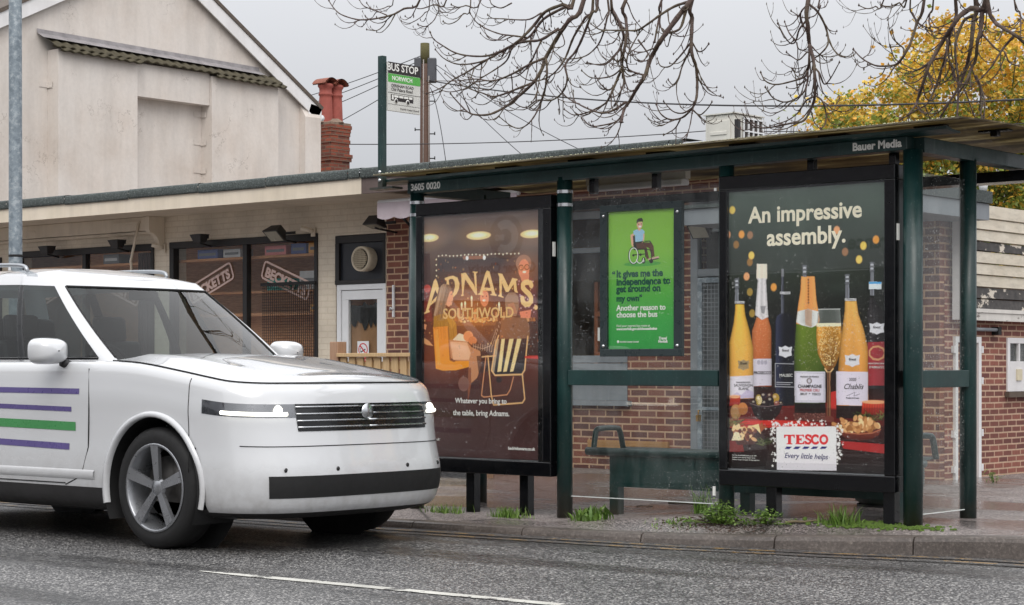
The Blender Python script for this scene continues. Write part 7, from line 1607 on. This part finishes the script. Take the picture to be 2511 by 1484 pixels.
autumn_tree('autumn_tree', 'smaller orange-yellow autumn tree low behind the bus shelter roof', (2110, 1000), 66, OUT2, 110, 80, .07, (ORG, GRNL, YEL), 2, 16, 4, 'autumn trees beyond the yard')
# thin leafless sapling beside it
sp_ = far(1915, 900, 58); st = thing('bare_sapling', 'thin leafless sapling left of the orange-yellow tree', 'tree', (sp_.x, sp_.y, .05)); rs_ = random.Random(6)
m = MB(); m.tube([(sp_.x, sp_.y, 0), (sp_.x, sp_.y, 5.5)], [.09, .05], 8); m.build('trunk', BARK, st); m = MB()
for k in range(46):
    x = rs_.uniform(1870, 1985); y = rs_.uniform(275, 400); e = far(x, y, 58 + rs_.uniform(-1, 1)); b = Vector((sp_.x, sp_.y, rs_.uniform(3.6, 5.4))); m.tube(catmull([b, b.lerp(e, .5) + Vector((rs_.uniform(-.1, .1), 0, -.12)), e], 4), [.018, .016, .014, .012, .011, .010, .009, .008, .006], 4)
m.build('branches', TWIG, st, fix=False)

# ------------------------------------------------------------------ weeds at the foot of the shelter
BLADE = make_leaf('weed_leaf'); rw = random.Random(12)
G1, G2, G3 = S(112, 146, 62), S(86, 118, 48), S(140, 168, 88)
def leafmesh(parent, name, V, F, K):
    base = BASE[parent.name]; me = bpy.data.meshes.new(name); me.from_pydata([tuple(Vector(v) - base) for v in V], [], F); ca = me.color_attributes.new('Col', 'FLOAT_COLOR', 'CORNER')
    ca.data.foreach_set('color', [v for k, f in zip(K, F) for _ in f for v in k]); me.materials.append(BLADE); o = bpy.data.objects.new(name, me); col.objects.link(o); o.parent = parent; BASE[o.name] = base.copy(); return o
def tuft(x, y, n, spread, hmin, hmax, label, broad=False, grp='weeds along the kerb'):
    z = pave_z(x, y) - .004; t = thing('grass_tuft' if not broad else 'leafy_weed', label, 'weed', (x, y, z), grp); V, F, K = [], [], []
    for k in range(n):
        px_, py_ = x + rw.gauss(0, spread), y + rw.gauss(0, spread * .45); h = rw.uniform(hmin, hmax); a = rw.uniform(0, 6.28); dx_, dy_ = math.cos(a), math.sin(a); wv = rw.uniform(.003, .006) if not broad else rw.uniform(.007, .014); c = rw.choice((G1, G2, G3, G1)); q = rw.uniform(.6, 1.15); c = tuple(v * q for v in c[:3]) + (1,)
        pz = pave_z(px_, py_) - .004; segs = 4; lean = rw.uniform(.2, .9) * h; row = []
        for i in range(segs + 1):
            u = i / segs; cx_ = px_ + dx_ * lean * u * u; cy_ = py_ + dy_ * lean * u * u; cz_ = pz + h * (u - .25 * u * u * (lean / h)); ww = wv * (1 - u) ** .7 if not broad else wv * math.sin(math.pi * min(.97, .12 + .85 * u))
            row.append(((cx_ - dy_ * ww, cy_ + dx_ * ww, cz_), (cx_ + dy_ * ww, cy_ - dx_ * ww, cz_)))
        for i in range(segs): n0 = len(V); V += [row[i][0], row[i][1], row[i + 1][1], row[i + 1][0]]; F.append((n0, n0 + 1, n0 + 2, n0 + 3)); K.append(c)
    leafmesh(t, 'grass_blades' if not broad else 'leaves', V, F, K); return t
def bushy(x, y, n, sx, sy, h, label):
    z = pave_z(x, y) - .004; t = thing('leafy_weed', label, 'weed', (x, y, z), 'weeds along the kerb'); V, F, K = [], [], []; m = MB()
    for s_ in range(n // 14):
        e = Vector((x + rw.gauss(0, sx), y + rw.gauss(0, sy), 0)); e.z = pave_z(e.x, e.y) + rw.uniform(.25, 1) * h * math.exp(-((e.x - x) / (2 * sx)) ** 2); m.tube([(x + (e.x - x) * .4, y + (e.y - y) * .4, z), tuple(e)], [.003, .0015], 4)
        for k in range(14):
            p = e + Vector((rw.gauss(0, .022), rw.gauss(0, .022), rw.gauss(-.01, .018))); p.z = max(p.z, z + .006); a = Vector((rw.uniform(-1, 1), rw.uniform(-1, 1), rw.uniform(-.3, .5))).normalized(); b = a.cross(Vector((rw.uniform(-.4, .4), rw.uniform(-.4, .4), 1))).normalized(); q = rw.uniform(.007, .014); n0 = len(V)
            V += [p - a * q, p + b * q * .7, p + a * q, p - b * q * .7]; F.append((n0, n0 + 1, n0 + 2, n0 + 3)); c = rw.choice((G1, G3, G1, G2)); w_ = rw.uniform(.6, 1.2); K.append(tuple(v * w_ for v in c[:3]) + (1,))
    leafmesh(t, 'leaves', V, F, K); m.build('stems', plain('weed_stem', S(96, 120, 50), .6) if 'weed_stem' not in MAT else MAT['weed_stem'], t, fix=False); return t
def gz(x, y, z):
    t = (x - 1255.5) / 4813; dx_, dy_ = FWD.x + RGT.x * t, FWD.y + RGT.y * t; lo, hi = 11.0, 30.0
    for _ in range(40):       # where the sight line meets the sloping pavement
        k = (lo + hi) / 2; above = CZ + (900 - y) / 4813 * k > pave_z(dx_ * k, dy_ * k)
        lo, hi = (k, hi) if above else (lo, k)
    return dx_ * k, dy_ * k
for mx_, my_, zz, n, sp2, h0, h1, lab in ((1095, 1257, .06, 120, .09, .03, .09, 'grass tuft at the foot of the leftmost shelter posts'), (1245, 1268, .06, 170, .075, .03, .10, 'bright grass tuft between the shelter posts under the pub poster'),
        (1720, 1258, .15, 50, .03, .10, .24, 'tall grass blades at the foot of the post left of the wine poster'), (2062, 1284, .155, 130, .06, .04, .15, 'spiky grass tuft below the middle of the wine poster'), (1665, 1284, .14, 90, .09, .01, .035, 'low strip of moss and grass on the kerb before the bench')):
    x, y = gz(mx_, my_, zz); tuft(x, y, n, sp2, h0, h1, lab)
x, y = gz(1445, 1275, .07); tuft(x, y, 90, .085, .05, .12, 'broad-leaved weed beside the second shelter post', True)
x, y = gz(1768, 1282, .15); bushy(x, y, 760, .10, .045, .12, 'bushy pale green weed around the post left of the wine poster'); x, y = gz(1880, 1283, .155); bushy(x, y, 300, .07, .035, .09, 'small leafy weed at the panel leg under the wine bottles')
x, y = gz(2440, 1183, .13); bushy(x, y, 110, .06, .04, .10, 'small weed at the base of the yard wall')
V, F, K = [], [], []
ms = bpy.data.objects.new('moss', None)
m = MB()
x0, y0 = gz(2150, 1288, .155)
def moss_patch(cx_, cy_, sx, sy, n, nm):
    m = MB()
    for k in range(n):
        px_, py_ = cx_ + rw.gauss(0, sx), cy_ + rw.gauss(0, sy); r_ = rw.uniform(.006, .018); pz = pave_z(px_, py_) - .003; m.lathe((px_, py_, pz), [(r_, 0), (r_ * .9, r_ * .35), (r_ * .5, r_ * .65), (0, r_ * .75)], 7)
    o = m.build(nm, plain('moss_green', S(70, 92, 28), .95, .35, scale=40, bump=.4) if 'moss_green' not in MAT else MAT['moss_green'], None, fix=False); return tag(o, 'low moss and soil along the foot of the wine poster panel', 'moss', None, 'stuff')
bpy.data.objects.remove(ms)
moss_patch(x0, y0, .22, .035, 420, 'moss')
x1, y1 = gz(1760, 1284, .15)
m = MB()
for k in range(260):
    px_, py_ = x1 + rw.gauss(0, .17), y1 + rw.gauss(0, .05); r_ = rw.uniform(.004, .012); m.lathe((px_, py_, pave_z(px_, py_) - .003), [(r_, 0), (r_ * .7, r_ * .5), (0, r_ * .6)], 6)
tag(m.build('soil_litter', plain('soil', S(58, 42, 32), .95, .3, scale=30), None, fix=False), 'dark soil and leaf litter under the bushy weed', 'soil', None, 'stuff')
# twigs and a fallen leaf
for a, b, zz, r_, lab in (((1925, 1286), (2012, 1279), .16, .010, 'brown stick lying under the wine poster panel'), ((1640, 1235), (1735, 1239), .14, .009, 'dark twig on wet pavement under the bench'), ((1560, 1243), (1600, 1241), .13, .004, 'thin red-brown twig on the pavement before the bench legs')):
    p0, p1 = gz(*a, zz), gz(*b, zz); m = MB(); pts = []
    for i in range(8): t = i / 7; x, y = p0[0] + (p1[0] - p0[0]) * t, p0[1] + (p1[1] - p0[1]) * t + .01 * math.sin(t * 9); pts.append((x, y, pave_z(x, y) + r_ * .7 + .003 * math.sin(t * 5)))
    m.tube(pts, [r_ * (1 - .5 * i / 7) for i in range(8)], 7); tag(m.build('fallen_twig', BARK), lab, 'twig', 'twigs on the pavement')
k_ = (.02 - CZ) * 4813 / (900 - 1287); x, y = (FWD.x + RGT.x * (919 - 1255.5) / 4813) * k_, (FWD.y + RGT.y * (919 - 1255.5) / 4813) * k_; lf = MB(); lf.add([(x - .05, y, .02), (x - .02, y - .015, .055), (x + .02, y - .01, .06), (x + .05, y, .025), (x + .02, y + .02, .012), (x - .02, y + .02, .01)], [(0, 1, 2, 3, 4, 5)]); lf.add([(x - .04, y + .02, .004), (x + .05, y + .025, .004), (x + .03, y - .03, .03)], [(0, 1, 2)])
tag(lf.build('fallen_leaf', plain('orange_leaf', S(176, 82, 34), .6, .2)), 'curled orange fallen leaf in the gutter by the kerb', 'leaf')
# ------------------------------------------------------------------ shop across the road, seen mirrored in the panel glass
op = thing('charity_shop', 'brick charity shop across the road, mirrored in the poster glass', 'shop', (-18, -4.5, .1))
OY = -4.5
def brickbox(x0, x1, z0, z1, y0=OY - 6, y1=OY): m = MB(); m.box(x0, x1, y0, y1, z0, z1); return m
brickbox(-34, -8, 3.95, 6.4).build('upper_wall', brick('dark_brick', S(104, 70, 58), S(78, 52, 46), S(120, 104, 92), 'xy'), op)
m = MB(); m.box(-34, -8, OY - .1, OY + .14, 2.55, 3.94); m.build('fascia', plain('pale_fascia', S(186, 188, 194), .5, .06), op)
m = MB(); m.box(-34, -8, OY - 6, OY - .3, .1, 2.54); m.build('lower_wall', plain('dark_interior', S(40, 40, 42), .8, .3), op)
for k in range(9): m = MB(); x = -34 + k * 3.25; m.box(x - .12, x + .12, OY - .3, OY + .02, .1, 2.548); m.build('shop_pillar', plain('pillar_paint', S(120, 122, 126), .5) if 'pillar_paint' not in MAT else MAT['pillar_paint'], op)
m = MB(); m.box(-34, -8, OY - .28, OY, .1, .55); m.build('stall_riser', MAT['dark_brick'], op)
m = MB(); m.box(-33.8, -8.2, OY - .09, OY - .08, .552, 2.545); m.build('shop_window', SHOPGLASS, op)
for x in (-30, -25.5, -21, -16.5, -12):
    m = MB(); m.box(x - .75, x + .75, OY + .001, OY + .07, 4.6, 4.68); m.box(x - .75, x + .75, OY + .001, OY + .07, 5.85, 5.93)
    for q in (-.75, -.03, .69): m.box(x + q, x + q + .06, OY + .002, OY + .07, 4.68, 5.85)
    fr_ = m.build('window', WHITEU, op); m = MB(); m.box(x - .69, x + .69, OY + .003, OY + .02, 4.68, 5.85); m.build('pane', BLACKM, fr_)
m = MB(); cx_, cz_ = -21.6, 3.30
m.lathe((cx_, OY + .141, cz_), [(0, .02), (.36, .02), (.38, 0)], 40, 'y'); ro = m.build('round_sign', plain('sign_disc', S(66, 66, 70), .5), op)
m = MB(); n = 30; ins, outs = [], []
for k in range(n + 1): a = R(50) + R(260) * k / n; ins.append((cx_ - .14 * math.cos(a), OY + .165, cz_ + .14 * math.sin(a))); outs.append((cx_ - .29 * math.cos(a), OY + .165, cz_ + .29 * math.sin(a)))
m.grid([ins, outs], 0, False); m.build('letter_mark', WHITEL, ro, fix=False)
lettering('BIG', .13, (cx_ - .02, OY + .167, cz_ - .05), (-1, 0, 0), (0, 0, 1), WHITEL, ro, bold=.008)
lettering('Cancer Charity', .24, (-20.95, OY + .142, 2.70), (-1, 0, 0), (0, 0, 1), BLACKL, op, bold=.01); lettering('Entrance', .30, (-13.9, OY + .142, 2.84), (-1, 0, 0), (0, 0, 1), BLACKL, op, bold=.01)
